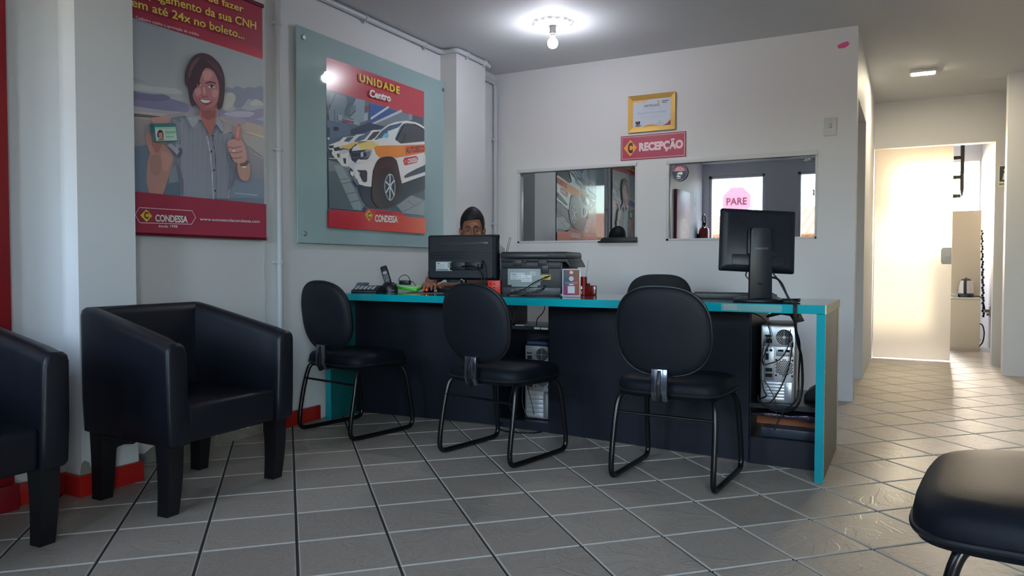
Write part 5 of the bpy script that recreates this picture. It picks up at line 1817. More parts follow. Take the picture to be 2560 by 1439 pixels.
('p','9a9ca4',[(2.4963,1.6483),(2.5003,1.649),(2.5138,1.6206),(2.5108,1.6201)]),
('p','9a9ca4',[(2.5092,1.6493),(2.5132,1.65),(2.521,1.6294),(2.518,1.6289)]),
('p','9a9ca4',[(2.5223,1.6503),(2.5263,1.651),(2.5281,1.6382),(2.5251,1.6377)]),
('l','94969e',0.006,[(2.5777,1.5687),(2.5974,1.4942),(2.6066,1.4004),(2.6127,1.2623)]),
('l','484b58',0.004,[(2.6115,1.5695),(2.6263,1.4937),(2.6327,1.3772),(2.6286,1.2635)]),
('p','1b2030',[(2.6095,1.577),(2.6102,1.5785),(2.6117,1.5803),(2.6136,1.5819),(2.6153,1.5826),(2.6171,1.5824),(2.6189,1.5814),(2.6205,1.5801),(2.6211,1.5788),(2.6204,1.5773),(2.6189,1.5755),(2.6169,1.5739),(2.6152,1.5731),(2.6135,1.5734),(2.6116,1.5744),(2.6101,1.5757)]),
('p','1b2030',[(2.5996,1.4979),(2.6002,1.4994),(2.6018,1.5012),(2.6037,1.5027),(2.6054,1.5035),(2.6071,1.5032),(2.609,1.5022),(2.6105,1.5008),(2.6111,1.4995),(2.6104,1.498),(2.6089,1.4962),(2.607,1.4947),(2.6053,1.494),(2.6036,1.4943),(2.6017,1.4953),(2.6002,1.4966)]),
('p','1b2030',[(2.6141,1.4064),(2.6147,1.4079),(2.6163,1.4096),(2.6182,1.4111),(2.6199,1.4118),(2.6217,1.4115),(2.6235,1.4104),(2.6251,1.409),(2.6257,1.4077),(2.625,1.4062),(2.6235,1.4045),(2.6215,1.403),(2.6198,1.4023),(2.6181,1.4026),(2.6162,1.4037),(2.6147,1.405)]),
('p','1b2030',[(2.618,1.3027),(2.6186,1.3042),(2.6202,1.3059),(2.6221,1.3073),(2.6239,1.308),(2.6256,1.3076),(2.6275,1.3065),(2.629,1.3051),(2.6296,1.3037),(2.629,1.3022),(2.6274,1.3005),(2.6255,1.2991),(2.6237,1.2984),(2.622,1.2988),(2.6201,1.2999),(2.6186,1.3013)]),
('p','2f5c60',[(2.2604,1.58),(2.3988,1.6047),(2.409,1.5217),(2.2814,1.5007)]),
('p','6f9a86',[(2.2846,1.5681),(2.3976,1.5881),(2.4076,1.5244),(2.2927,1.5047)]),
('p','8fc09a',[(2.3358,1.5684),(2.3951,1.5779),(2.4024,1.5257),(2.3382,1.5142)]),
('p','558f6c',[(2.3412,1.5571),(2.3973,1.568),(2.3991,1.558),(2.3419,1.5471)]),
('p','4f8a66',[(2.3454,1.5335),(2.3875,1.5407),(2.3884,1.5376),(2.3454,1.5294)]),
('p','1f4a5a',[(2.2626,1.5784),(2.2826,1.5821),(2.2888,1.5449),(2.2722,1.5383)]),
('p','a9b0b4',[(2.2859,1.5595),(2.3349,1.5674),(2.3396,1.5156),(2.2949,1.5066)]),
('p','3a2426',[(2.2991,1.5425),(2.3007,1.5474),(2.3034,1.5524),(2.3067,1.5567),(2.3102,1.5594),(2.3141,1.5605),(2.3187,1.5603),(2.3231,1.5589),(2.3265,1.5564),(2.3288,1.5522),(2.3304,1.5464),(2.3313,1.5404),(2.3317,1.5354),(2.3317,1.5318),(2.3312,1.5288),(2.3298,1.5265),(2.3269,1.5246),(2.3216,1.5231),(2.3143,1.5219),(2.3071,1.5216),(2.3019,1.5229),(2.2994,1.5264),(2.2983,1.5315),(2.2983,1.5373)]),
('p','8c6a62',[(2.3068,1.5437),(2.3099,1.5461),(2.3145,1.548),(2.3192,1.5489),(2.3227,1.5482),(2.3248,1.5452),(2.3261,1.5405),(2.3266,1.5352),(2.3261,1.5306),(2.3244,1.5265),(2.3215,1.5224),(2.3183,1.5192),(2.3154,1.5177),(2.3129,1.5184),(2.3103,1.5208),(2.3081,1.5242),(2.3065,1.5276),(2.3056,1.5314),(2.3051,1.536),(2.3054,1.5403)]),
('p','6a5a58',[(2.3018,1.5157),(2.3315,1.5253),(2.3341,1.5148),(2.3031,1.5086)]),
('p','8a6c64',[(2.7679,1.4632),(2.7786,1.4711),(2.7947,1.476),(2.8118,1.4785),(2.8253,1.4792),(2.834,1.4783),(2.8403,1.4754),(2.8449,1.4705),(2.8484,1.4638),(2.8508,1.4544),(2.852,1.4427),(2.8519,1.4301),(2.8508,1.4184),(2.8487,1.4071),(2.8455,1.3957),(2.8412,1.3855),(2.8357,1.378),(2.8282,1.3733),(2.8191,1.3708),(2.8096,1.3704),(2.8009,1.3722),(2.7929,1.3762),(2.785,1.3823),(2.778,1.3906),(2.7728,1.4009),(2.7685,1.4152),(2.7651,1.4329),(2.7643,1.4501)]),
('p','5a4640',[(2.7849,1.4607),(2.7924,1.4653),(2.8037,1.4706),(2.8157,1.4756),(2.8253,1.4792),(2.8318,1.4814),(2.8369,1.4827),(2.8406,1.4827),(2.8427,1.4814),(2.8434,1.4781),(2.8426,1.4731),(2.8404,1.4675),(2.8367,1.4624),(2.8308,1.4576),(2.823,1.4525),(2.8147,1.4482),(2.8076,1.4454),(2.8015,1.4443),(2.7959,1.4446),(2.7911,1.4458),(2.7876,1.4475),(2.7847,1.4499),(2.7825,1.4531),(2.7821,1.4568)]),
('p','a0a0a2',[(2.7961,1.4463),(2.8019,1.4476),(2.8107,1.449),(2.8194,1.4498),(2.8249,1.4497),(2.8262,1.4479),(2.825,1.445),(2.8223,1.4419),(2.819,1.4399),(2.8146,1.439),(2.8087,1.4388),(2.803,1.4392),(2.7989,1.4398),(2.7962,1.4411),(2.7945,1.4428),(2.7942,1.4447)]),
('p','95726c',[(2.708,1.5664),(2.7154,1.5705),(2.7253,1.5745),(2.7364,1.5781),(2.7469,1.581),(2.757,1.5839),(2.7673,1.5866),(2.7773,1.588),(2.7864,1.5869),(2.7946,1.5829),(2.8022,1.5766),(2.8089,1.5685),(2.8147,1.5594),(2.8197,1.5486),(2.824,1.5361),(2.8271,1.5232),(2.8286,1.5114),(2.8286,1.5008),(2.8274,1.4906),(2.8245,1.4814),(2.8194,1.474),(2.8114,1.4684),(2.8008,1.4643),(2.7895,1.4616),(2.7792,1.46),(2.77,1.4595),(2.761,1.4601),(2.7527,1.4619),(2.7455,1.4649),(2.7396,1.4695),(2.7348,1.4756),(2.7306,1.4824),(2.7263,1.4892),(2.7219,1.4961),(2.7175,1.5033),(2.7135,1.5107),(2.7101,1.5181),(2.7073,1.5258),(2.7048,1.5337),(2.7031,1.5413),(2.7023,1.5479),(2.702,1.5534),(2.7023,1.5581),(2.704,1.5623)]),
('p','8e5a56',[(2.7481,1.5857),(2.7479,1.594),(2.75,1.605),(2.753,1.6167),(2.7559,1.627),(2.7585,1.636),(2.7613,1.6447),(2.7643,1.6522),(2.7675,1.6579),(2.771,1.6614),(2.7748,1.6631),(2.7785,1.6636),(2.7817,1.6634),(2.7845,1.6628),(2.787,1.6615),(2.789,1.659),(2.7901,1.6549),(2.7901,1.6486),(2.7891,1.6406),(2.7878,1.6318),(2.7869,1.6229),(2.787,1.6136),(2.7875,1.6036),(2.7877,1.5943),(2.7864,1.5869),(2.7834,1.5818),(2.7792,1.5783),(2.7743,1.5762),(2.7693,1.5754),(2.7636,1.5757),(2.7571,1.5772),(2.7515,1.5804)]),
('p','9c7069',[(2.7583,1.5961),(2.7586,1.6036),(2.7601,1.6137),(2.7623,1.6242),(2.7644,1.6328),(2.7664,1.6394),(2.7687,1.645),(2.7709,1.6493),(2.7731,1.6521),(2.7752,1.6538),(2.7774,1.6542),(2.7793,1.6528),(2.7804,1.6488),(2.7807,1.6408),(2.7803,1.6295),(2.7794,1.6177),(2.7782,1.6081),(2.7765,1.6012),(2.7744,1.5955),(2.772,1.5913),(2.7695,1.5889),(2.7664,1.5881),(2.763,1.589),(2.7599,1.5916)]),
('l','6c4a48',0.004,[(2.7076,1.5346),(2.7464,1.5355),(2.7917,1.5508)]),
('l','6c4a48',0.004,[(2.7172,1.5102),(2.7516,1.5094),(2.7971,1.5245)]),
('l','6c4a48',0.004,[(2.7301,1.483),(2.7625,1.484),(2.7938,1.4943)]),
('p','b9b4b4',[(2.7328,1.5212),(2.7363,1.5227),(2.7415,1.5241),(2.7469,1.5251),(2.7507,1.5254),(2.7526,1.5246),(2.7534,1.5229),(2.7531,1.521),(2.7517,1.5193),(2.7484,1.5177),(2.7435,1.516),(2.7385,1.5147),(2.735,1.5144),(2.7329,1.5153),(2.7317,1.5172),(2.7316,1.5194)]),
('p','6e1f31',[(2.1699,1.0766),(2.9597,1.0766),(2.9597,1.2603),(2.1699,1.2603)]),
('p','33222a',[(2.4499,1.8258),(2.45,1.8341),(2.4504,1.8432),(2.4516,1.8527),(2.4537,1.8627),(2.457,1.8732),(2.4611,1.8844),(2.4662,1.8958),(2.4723,1.9071),(2.4794,1.9187),(2.4877,1.9307),(2.4967,1.942),(2.5063,1.9516),(2.5165,1.9594),(2.5276,1.9658),(2.539,1.9708),(2.5503,1.9747),(2.5615,1.9773),(2.5729,1.9785),(2.5841,1.9786),(2.595,1.9776),(2.6056,1.9753),(2.616,1.9719),(2.626,1.9675),(2.6353,1.9625),(2.6438,1.9571),(2.6518,1.9513),(2.6591,1.9444),(2.6658,1.9362),(2.672,1.9264),(2.6776,1.9152),(2.6824,1.903),(2.6861,1.8902),(2.6884,1.8764),(2.6895,1.8618),(2.6898,1.8467),(2.6895,1.8316),(2.6885,1.8161),(2.6868,1.8001),(2.6845,1.7846),(2.6819,1.7708),(2.6792,1.7585),(2.6763,1.7475),(2.6728,1.7379),(2.6683,1.7301),(2.6626,1.7236),(2.6557,1.7183),(2.6487,1.7156),(2.6423,1.7169),(2.6388,1.7254),(2.6371,1.7395),(2.633,1.7529),(2.6224,1.7592),(2.601,1.7553),(2.5725,1.7451),(2.544,1.7331),(2.5225,1.7234),(2.51,1.7159),(2.5028,1.7085),(2.498,1.7032),(2.4932,1.7016),(2.4881,1.7048),(2.4839,1.7115),(2.4803,1.7206),(2.4769,1.7309),(2.474,1.7437),(2.4716,1.7591),(2.4693,1.774),(2.4668,1.7853),(2.4636,1.7912),(2.4601,1.7937),(2.4569,1.7953),(2.4542,1.7987),(2.4524,1.8043),(2.4511,1.8108),(2.4503,1.818)]),
('p','85565a',[(2.5342,1.8728),(2.5424,1.8843),(2.5526,1.8939),(2.5635,1.9014),(2.5741,1.9065),(2.5844,1.9089),(2.595,1.9088),(2.6051,1.9067),(2.6141,1.9033),(2.6218,1.8985),(2.6283,1.892),(2.6341,1.8842),(2.6392,1.8756),(2.6439,1.8663),(2.648,1.856),(2.6512,1.8448),(2.6531,1.8324),(2.6536,1.8182),(2.6528,1.8024),(2.651,1.7867),(2.6482,1.7726),(2.6444,1.7606),(2.6396,1.7497),(2.6338,1.7398),(2.6271,1.7308),(2.6192,1.7226),(2.6101,1.7151),(2.6005,1.7087),(2.5913,1.7034),(2.5825,1.6988),(2.5737,1.695),(2.565,1.6928),(2.5563,1.6929),(2.5475,1.696),(2.5386,1.7017),(2.5301,1.7085),(2.5223,1.7152),(2.5152,1.7216),(2.5086,1.7282),(2.5029,1.7353),(2.4986,1.7432),(2.4955,1.7527),(2.4935,1.7632),(2.4929,1.7737),(2.4943,1.7829),(2.4986,1.7893),(2.5053,1.794),(2.5126,1.7995),(2.5188,1.8083),(2.5227,1.8224),(2.5256,1.84),(2.5289,1.8579)]),
('p','7a4a50',[(2.4989,1.7676),(2.4995,1.7609),(2.5037,1.7469),(2.5103,1.731),(2.5175,1.7184),(2.5259,1.71),(2.5359,1.7031),(2.5464,1.698),(2.5563,1.6949),(2.5655,1.6944),(2.5743,1.6963),(2.583,1.6995),(2.5913,1.7034),(2.6012,1.7088),(2.612,1.7159),(2.6201,1.7223),(2.622,1.7257),(2.6147,1.7241),(2.601,1.7192),(2.5851,1.7141),(2.5714,1.7121),(2.5607,1.7138),(2.5508,1.7175),(2.5414,1.7229),(2.5323,1.7294),(2.5223,1.7396),(2.512,1.7527),(2.5034,1.7637)]),
('p','94686a',[(2.554,1.8855),(2.5609,1.8913),(2.5721,1.8955),(2.5841,1.8981),(2.5939,1.8987),(2.6013,1.8971),(2.6077,1.8933),(2.6122,1.8882),(2.6139,1.8825),(2.6118,1.8755),(2.6067,1.8671),(2.6001,1.8591),(2.5933,1.853),(2.586,1.8487),(2.5776,1.8455),(2.5696,1.8444),(2.5633,1.8465),(2.5584,1.8537),(2.5543,1.8648),(2.5524,1.8765)]),
('p','93676a',[(2.5088,1.7859),(2.514,1.7912),(2.5225,1.7961),(2.5316,1.7995),(2.5381,1.8001),(2.5417,1.7967),(2.5438,1.7903),(2.5442,1.7828),(2.5427,1.7765),(2.5382,1.7707),(2.5312,1.7647),(2.5238,1.7603),(2.5181,1.7593),(2.5138,1.7632),(2.5101,1.7706),(2.5081,1.7791)]),
('p','93676a',[(2.6077,1.8021),(2.6143,1.8073),(2.625,1.8117),(2.636,1.8141),(2.6436,1.8137),(2.6466,1.8088),(2.6473,1.8005),(2.6459,1.7914),(2.6432,1.7842),(2.6381,1.7787),(2.6309,1.7737),(2.6233,1.7706),(2.6175,1.7707),(2.6129,1.7759),(2.6088,1.7849),(2.6066,1.7946)]),
('p','2e1e26',[(2.4753,1.787),(2.4748,1.8012),(2.4755,1.818),(2.4774,1.8357),(2.481,1.8527),(2.486,1.8693),(2.4925,1.8861),(2.5006,1.9021),(2.5106,1.9162),(2.5233,1.9287),(2.5385,1.9402),(2.5545,1.9493),(2.5698,1.9549),(2.5846,1.9562),(2.5997,1.9539),(2.6136,1.9492),(2.6248,1.9433),(2.6335,1.9348),(2.6402,1.9237),(2.6442,1.913),(2.6448,1.9061),(2.6407,1.9046),(2.6326,1.9065),(2.623,1.9096),(2.6143,1.9117),(2.6066,1.9129),(2.5988,1.9141),(2.5913,1.9144),(2.5841,1.913),(2.5773,1.9094),(2.5708,1.9042),(2.5646,1.8979),(2.559,1.8907),(2.5539,1.8826),(2.5494,1.8734),(2.5452,1.8637),(2.5413,1.854),(2.5381,1.8441),(2.5354,1.8338),(2.5325,1.8237),(2.5286,1.8144),(2.523,1.8064),(2.5164,1.7991),(2.5097,1.7922),(2.504,1.7849),(2.4996,1.7756),(2.4959,1.7652),(2.4926,1.7568),(2.4891,1.7535),(2.4852,1.7566),(2.4809,1.7642),(2.4774,1.7749)]),
('p','4c3840',[(2.4691,1.8501),(2.4721,1.8627),(2.4771,1.8793),(2.4836,1.8967),(2.4913,1.9116),(2.502,1.9244),(2.5152,1.9363),(2.5275,1.9457),(2.5353,1.9506),(2.5371,1.9498),(2.5349,1.9444),(2.5304,1.9364),(2.5253,1.9278),(2.519,1.9185),(2.5111,1.9077),(2.5029,1.8961),(2.4957,1.8844),(2.4898,1.871),(2.4845,1.8563),(2.4798,1.8434),(2.476,1.8355),(2.4727,1.8336),(2.4699,1.8359),(2.4685,1.8417)]),
('p','3f2c34',[(2.5746,1.9478),(2.5818,1.9492),(2.5955,1.949),(2.6114,1.9471),(2.6248,1.9433),(2.6352,1.9373),(2.6448,1.9292),(2.6532,1.9197),(2.6603,1.9097),(2.6666,1.8969),(2.6719,1.8818),(2.6752,1.8688),(2.6753,1.8624),(2.671,1.8656),(2.6634,1.8754),(2.6541,1.8875),(2.6447,1.8977),(2.635,1.9055),(2.6244,1.9127),(2.6139,1.9195),(2.6043,1.926),(2.5943,1.9325),(2.5838,1.939),(2.5762,1.9444)]),
('l','3a2228',0.006,[(2.5731,1.8321),(2.5982,1.8437),(2.6286,1.844)]),
('l','3a2228',0.006,[(2.5117,1.819),(2.5287,1.8267),(2.5384,1.8227)]),
('p','b39a98',[(2.5854,1.8203),(2.5883,1.8229),(2.5928,1.8262),(2.598,1.8292),(2.6031,1.8311),(2.6084,1.8313),(2.6141,1.8305),(2.6194,1.8291),(2.6233,1.8278),(2.6258,1.8267),(2.6272,1.8255),(2.6274,1.8241),(2.6258,1.8225),(2.6216,1.8205),(2.6154,1.8181),(2.6086,1.8159),(2.6029,1.8144),(2.5982,1.8137),(2.594,1.8136),(2.5905,1.814),(2.5878,1.8146),(2.5858,1.8155),(2.5845,1.8168),(2.5843,1.8184)]),
('p','2a1c20',[(2.599,1.8269),(2.6014,1.8284),(2.6048,1.8296),(2.6084,1.8303),(2.6112,1.8303),(2.613,1.8293),(2.6143,1.8276),(2.6151,1.8256),(2.6151,1.8236),(2.6141,1.8216),(2.6123,1.8195),(2.6101,1.8175),(2.6079,1.8163),(2.6056,1.8159),(2.6029,1.816),(2.6005,1.8166),(2.5989,1.8177),(2.598,1.8196),(2.5976,1.8222),(2.5979,1.8248)]),
('p','b39a98',[(2.5188,1.8132),(2.5206,1.8149),(2.5246,1.8172),(2.5295,1.8193),(2.5335,1.8204),(2.5368,1.8201),(2.5399,1.8189),(2.5423,1.8174),(2.5432,1.8159),(2.5423,1.8144),(2.5398,1.8128),(2.5366,1.8114),(2.5334,1.8106),(2.5294,1.8106),(2.5246,1.8111),(2.5205,1.812)]),
('p','2a1c20',[(2.5247,1.8169),(2.5262,1.818),(2.5287,1.819),(2.5314,1.8195),(2.5335,1.8196),(2.5349,1.8188),(2.536,1.8175),(2.5366,1.8159),(2.5364,1.8145),(2.5348,1.8131),(2.5323,1.8116),(2.5296,1.8104),(2.5275,1.8101),(2.5261,1.8111),(2.525,1.8131),(2.5245,1.8152)]),
('l','2e1a20',0.003,[(2.5839,1.8195),(2.6021,1.8317),(2.6243,1.8289)]),
('p','99706f',[(2.5529,1.8032),(2.5545,1.807),(2.5573,1.8097),(2.5604,1.8107),(2.5628,1.8094),(2.5647,1.8043),(2.5664,1.7962),(2.5674,1.7877),(2.5674,1.7815),(2.5658,1.7776),(2.563,1.7749),(2.5599,1.774),(2.5574,1.7753),(2.5556,1.7804),(2.5539,1.7885),(2.5529,1.797)]),
('p','6f4046',[(2.5426,1.7662),(2.5453,1.7661),(2.5504,1.7651),(2.5564,1.764),(2.5622,1.764),(2.5683,1.7658),(2.5752,1.7687),(2.5811,1.7714),(2.5847,1.7726),(2.5854,1.7713),(2.5839,1.7685),(2.5809,1.7653),(2.5771,1.7628),(2.5717,1.7609),(2.5648,1.7592),(2.5578,1.7581),(2.5523,1.7579),(2.5481,1.7593),(2.5446,1.7619),(2.5426,1.7646)]),
('p','6a2c38',[(2.5301,1.7474),(2.5334,1.7488),(2.5396,1.7488),(2.5478,1.7485),(2.5571,1.7485),(2.5693,1.7497),(2.5843,1.7514),(2.5982,1.7525),(2.6071,1.7521),(2.6091,1.7492),(2.6067,1.7446),(2.6018,1.7397),(2.5968,1.7355),(2.5916,1.7322),(2.5852,1.7291),(2.5784,1.7267),(2.5716,1.7254),(2.5647,1.7251),(2.5574,1.7258),(2.5504,1.7273),(2.5445,1.7297),(2.539,1.7336),(2.5339,1.7387),(2.5305,1.7438)]),
('p','cdc5c6',[(2.5374,1.7447),(2.5421,1.7458),(2.5497,1.7464),(2.5585,1.7467),(2.567,1.7472),(2.5759,1.7481),(2.5858,1.7493),(2.5944,1.75),(2.5995,1.7498),(2.5998,1.7479),(2.5967,1.745),(2.5919,1.7418),(2.5868,1.739),(2.5812,1.7367),(2.5745,1.7345),(2.5678,1.7327),(2.5618,1.7318),(2.5567,1.7317),(2.5521,1.7323),(2.548,1.7335),(2.5446,1.735),(2.5412,1.7372),(2.5381,1.7399),(2.5364,1.7426)]),
('p','7c4048',[(2.5445,1.7276),(2.5475,1.7271),(2.5531,1.7252),(2.5599,1.7233),(2.5666,1.7228),(2.5741,1.7248),(2.5827,1.7283),(2.5902,1.7316),(2.5942,1.733),(2.5936,1.7313),(2.5898,1.7278),(2.5843,1.7238),(2.579,1.721),(2.5737,1.7194),(2.5677,1.7184),(2.5617,1.718),(2.5567,1.7184),(2.5521,1.7202),(2.5478,1.7232),(2.5449,1.726)]),
('t', 'de fazer', 'b5903a', 2.586, 2.2405, 0.2273, 0.0346, 0.015, 1.0, 0.0466),
('t', 'pagamento da sua CNH', 'b5903a', 2.2608, 2.1536, 0.6374, 0.0411, 0.015, 1.0, 0.0482),
('t', 'em até 24x no boleto...', 'b5903a', 2.1735, 2.0892, 0.6436, 0.0395, 0.015, 1.0, 0.0348),
('t', 'Cadastro sujeito a aprovação de crédito', 'b08a92', 2.1932, 2.0399, 0.3396, 0.0135, 0.012, 1.0, 0.0374),
('p','b08a92',[(2.1729,2.0481),(2.1733,2.0489),(2.1742,2.0497),(2.1753,2.0503),(2.1762,2.0506),(2.177,2.0504),(2.1778,2.0498),(2.1784,2.0491),(2.1786,2.0483),(2.1781,2.0473),(2.1772,2.046),(2.1762,2.0449),(2.1753,2.0444),(2.1745,2.0448),(2.1737,2.0459),(2.1731,2.0471)]),
('l','a88a94',0.0035,[(2.1768,1.1557),(2.197,1.1895),(2.4816,1.193),(2.501,1.1604),(2.4757,1.127),(2.199,1.1205),(2.1768,1.1557)]),
('p','9a8228',[(2.2016,1.1541),(2.2333,1.1849),(2.2629,1.1549),(2.2338,1.1255)]),
('t', 'C', '4a2230', 2.2213, 1.1406, 0.0228, 0.0317, 0.06, 1.0, -0.0132),
('t', 'CONDESSA', 'b4aab4', 2.2781, 1.1298, 0.1765, 0.0333, 0.032, 0.95, 0.0164),
('t', 'desde 1998', 'b09aa4', 2.2935, 1.1044, 0.1029, 0.0129, 0.012, 1.0, 0.0136),
('t', 'www.autoescolacondessa.com', 'b8a6ae', 2.5245, 1.1481, 0.3844, 0.0153, 0.012, 1.0, 0.0195),
],
'poster': [
('p','8c2f3a',[(3.4572,1.1554),(4.4792,1.1554),(4.4792,2.1812),(3.4572,2.1812)]),
('g',['3a4858', '3a4858', '4b5a68', '44525f'],[(3.4572,1.2355),(4.4792,1.2355),(4.4792,1.9878),(3.4572,1.9878)]),
('p','5b6b78',[(3.4572,1.9754),(3.6531,1.9792),(3.6164,1.8694),(3.5858,1.7303),(3.4572,1.687)]),
('p','49596a',[(3.4572,1.9754),(3.49,1.9777),(3.4837,1.8995),(3.4666,1.8694),(3.4572,1.8664)]),
('p','2c3a4a',[(3.4572,1.8937),(3.4657,1.8923),(3.4775,1.833),(3.4826,1.7684),(3.4572,1.7604)]),
('l','3b4a5a',0.008,[(3.5413,1.9765),(3.4836,1.888),(3.4664,1.8502)]),
('l','2f3f50',0.006,[(3.5261,1.8726),(3.531,1.7725)]),
('l','32425a',0.006,[(3.5983,1.8268),(3.5975,1.7242)]),
('p','6a7a86',[(3.7263,1.9857),(3.8142,1.9907),(3.8069,1.8543),(3.7751,1.8408),(3.6762,1.8441),(3.6704,1.879),(3.7014,1.9407)]),
('p','3b4b58',[(3.6292,1.9824),(3.7263,1.9837),(3.7014,1.9407),(3.6647,1.9218),(3.6284,1.8794),(3.6165,1.8812),(3.6528,1.9395)]),
('p','51626e',[(3.6708,1.919),(3.726,1.9454),(3.7195,1.9039),(3.6764,1.8681)]),
('l','34424e',0.008,[(3.6752,1.8679),(3.7226,1.9065)]),
('p','7c8894',[(3.8072,1.9035),(3.8426,1.918),(3.8423,1.8686),(3.8069,1.8543)]),
('p','5a3a3e',[(3.8075,1.9444),(3.8526,1.9652),(3.8589,1.9334),(3.8265,1.9151)]),
('p','27447c',[(3.8592,1.9788),(4.068,1.9887),(4.0961,1.9853),(4.0889,1.9538),(3.8714,1.857),(3.8586,1.8879)]),
('l','9aa2ac',0.014,[(3.8781,1.8851),(4.0576,1.991)]),
('p','2d4370',[(3.8649,1.8683),(4.082,1.9827),(4.1967,1.9862),(3.8713,1.8404)]),
('l','8e979f',0.018,[(3.868,1.8378),(4.2004,1.9913)]),
('p','55626c',[(3.8975,1.8468),(4.204,1.9832),(4.3008,1.9828),(4.3006,1.9426),(4.0673,1.8642),(3.944,1.8398)]),
('p','39424c',[(4.3008,1.9873),(4.4659,1.9937),(4.4656,1.9203),(4.3618,1.9395),(4.3006,1.9426)]),
('p','64707a',[(4.2895,1.9875),(4.3313,1.9904),(4.3311,1.9523),(4.2931,1.9458)]),
('p','27344a',[(3.6757,1.7801),(3.8518,1.8537),(4.0118,1.8551),(3.9438,1.8188),(3.8127,1.7815),(3.6755,1.748)]),
('p','45566a',[(3.4572,1.8022),(3.676,1.8161),(3.6633,1.7422),(3.4819,1.6951),(3.4572,1.7451)]),
('p','2b3846',[(3.4572,1.7604),(3.4825,1.7607),(3.4819,1.6912),(3.4572,1.6798)]),
('p','7f8b94',[(3.4606,1.6977),(3.4635,1.6997),(3.468,1.7013),(3.4727,1.7022),(3.4763,1.702),(3.4787,1.7002),(3.4806,1.6972),(3.4814,1.6938),(3.4807,1.6911),(3.4777,1.6887),(3.4728,1.6864),(3.4676,1.6848),(3.4638,1.6847),(3.4616,1.6868),(3.4602,1.6905),(3.4598,1.6946)]),
('p','202c38',[(3.5138,1.7716),(3.5454,1.7768),(3.5628,1.7737),(3.5627,1.762),(3.5394,1.7485),(3.5136,1.7502)]),
('p','74808c',[(3.5547,1.8537),(3.6521,1.8539),(3.7625,1.8387),(3.7561,1.8193),(3.67,1.8171),(3.5545,1.8212)]),
('p','6e3a48',[(3.5866,1.8346),(3.7067,1.8353),(3.7004,1.8202),(3.5953,1.8184)]),
('p','44525f',[(3.5956,1.8499),(3.7037,1.8488),(3.7018,1.8425),(3.5955,1.8428)]),
('p','b0b4bb',[(3.5679,1.6923),(3.6034,1.7212),(3.6876,1.7399),(3.8126,1.761),(3.812,1.6829),(3.4645,1.6348),(3.4703,1.6549)]),
('p','3a4a5e',[(3.6061,1.6959),(3.6391,1.7266),(3.6937,1.7388),(3.712,1.7255),(3.669,1.7011)]),
('p','9fa5ad',[(3.6509,1.6965),(3.7246,1.7556),(3.8127,1.7753),(3.917,1.7915),(3.8768,1.6919),(3.6386,1.6589)]),
('p','35465a',[(3.7026,1.71),(3.7493,1.7473),(3.8127,1.7733),(3.8254,1.7629),(3.7742,1.7225)]),
('p','b8bcc2',[(3.7241,1.699),(3.7743,1.7348),(3.8385,1.7896),(3.8973,1.8135),(3.9843,1.8274),(4.0116,1.8126),(3.9168,1.7601),(3.8769,1.7085),(3.7489,1.6823)]),
('p','3b5068',[(3.7057,1.7084),(3.7429,1.7139),(3.8061,1.7395),(3.871,1.7968),(3.8579,1.7977),(3.8063,1.7723)]),
('p','33343c',[(3.8284,1.7366),(3.8512,1.7586),(3.8972,1.7989),(3.9707,1.8168),(3.9843,1.8125),(3.9168,1.7685),(3.8771,1.7459)]),
('p','33404a',[(3.4615,1.6127),(3.7491,1.7162),(4.4757,1.8407),(4.4792,1.4825),(4.4792,1.2875),(4.2151,1.2893),(3.7711,1.2946),(3.4697,1.2741)]),
('p','56626a',[(3.4667,1.5633),(3.6377,1.5527),(3.7471,1.4477),(3.8224,1.3394),(3.771,1.2782),(3.4726,1.2735)]),
('p','434f56',[(3.4689,1.498),(3.5316,1.505),(3.666,1.3155),(3.6901,1.281),(3.4726,1.2743)]),
('p','6a757b',[(3.5146,1.5382),(3.5843,1.5464),(3.6671,1.4561),(3.7712,1.311),(3.771,1.2782),(3.6963,1.2814),(3.5833,1.4319)]),
('l','47535a',0.005,[(3.5369,1.4509),(3.6431,1.4696)]),
('l','47535a',0.005,[(3.5833,1.4319),(3.6732,1.4526)]),
('l','47535a',0.005,[(3.6243,1.3722),(3.7218,1.3926)]),
('l','47535a',0.005,[(3.6661,1.3256),(3.7778,1.3483)]),
('p','6c747a',[(4.1352,1.3412),(4.3134,1.4215),(4.4792,1.3988),(4.4792,1.2875),(4.2151,1.2884)]),
('l','454e56',0.005,[(4.2078,1.2968),(4.3515,1.3476),(4.47,1.3998)]),
('l','454e56',0.005,[(4.2753,1.3781),(4.3515,1.3476)]),
('l','454e56',0.005,[(4.3908,1.4279),(4.47,1.3998)]),
('p','b0b5bb',[(3.4702,1.6485),(3.5329,1.6651),(3.6508,1.6859),(3.6497,1.5462),(3.5901,1.5412),(3.5379,1.578),(3.5179,1.5852),(3.4812,1.6153),(3.4673,1.6365)]),
('p','28323e',[(3.4646,1.6496),(3.5128,1.6584),(3.5098,1.6424),(3.487,1.6354),(3.4701,1.6369)]),
('p','222c38',[(3.5098,1.6424),(3.5618,1.6575),(3.5733,1.6355),(3.5326,1.6261),(3.5182,1.6242)]),
('p','222c38',[(3.5646,1.6461),(3.6506,1.6639),(3.6384,1.6324),(3.5966,1.6189),(3.5732,1.6276)]),
('p','27323c',[(3.4757,1.6261),(3.5012,1.6296),(3.4924,1.6052),(3.4811,1.6076)]),
('p','27323c',[(3.5382,1.6112),(3.5614,1.6143),(3.5642,1.5911),(3.5467,1.5889)]),
('p','222d38',[(3.5935,1.5909),(3.6201,1.5923),(3.6228,1.5549),(3.6021,1.5604)]),
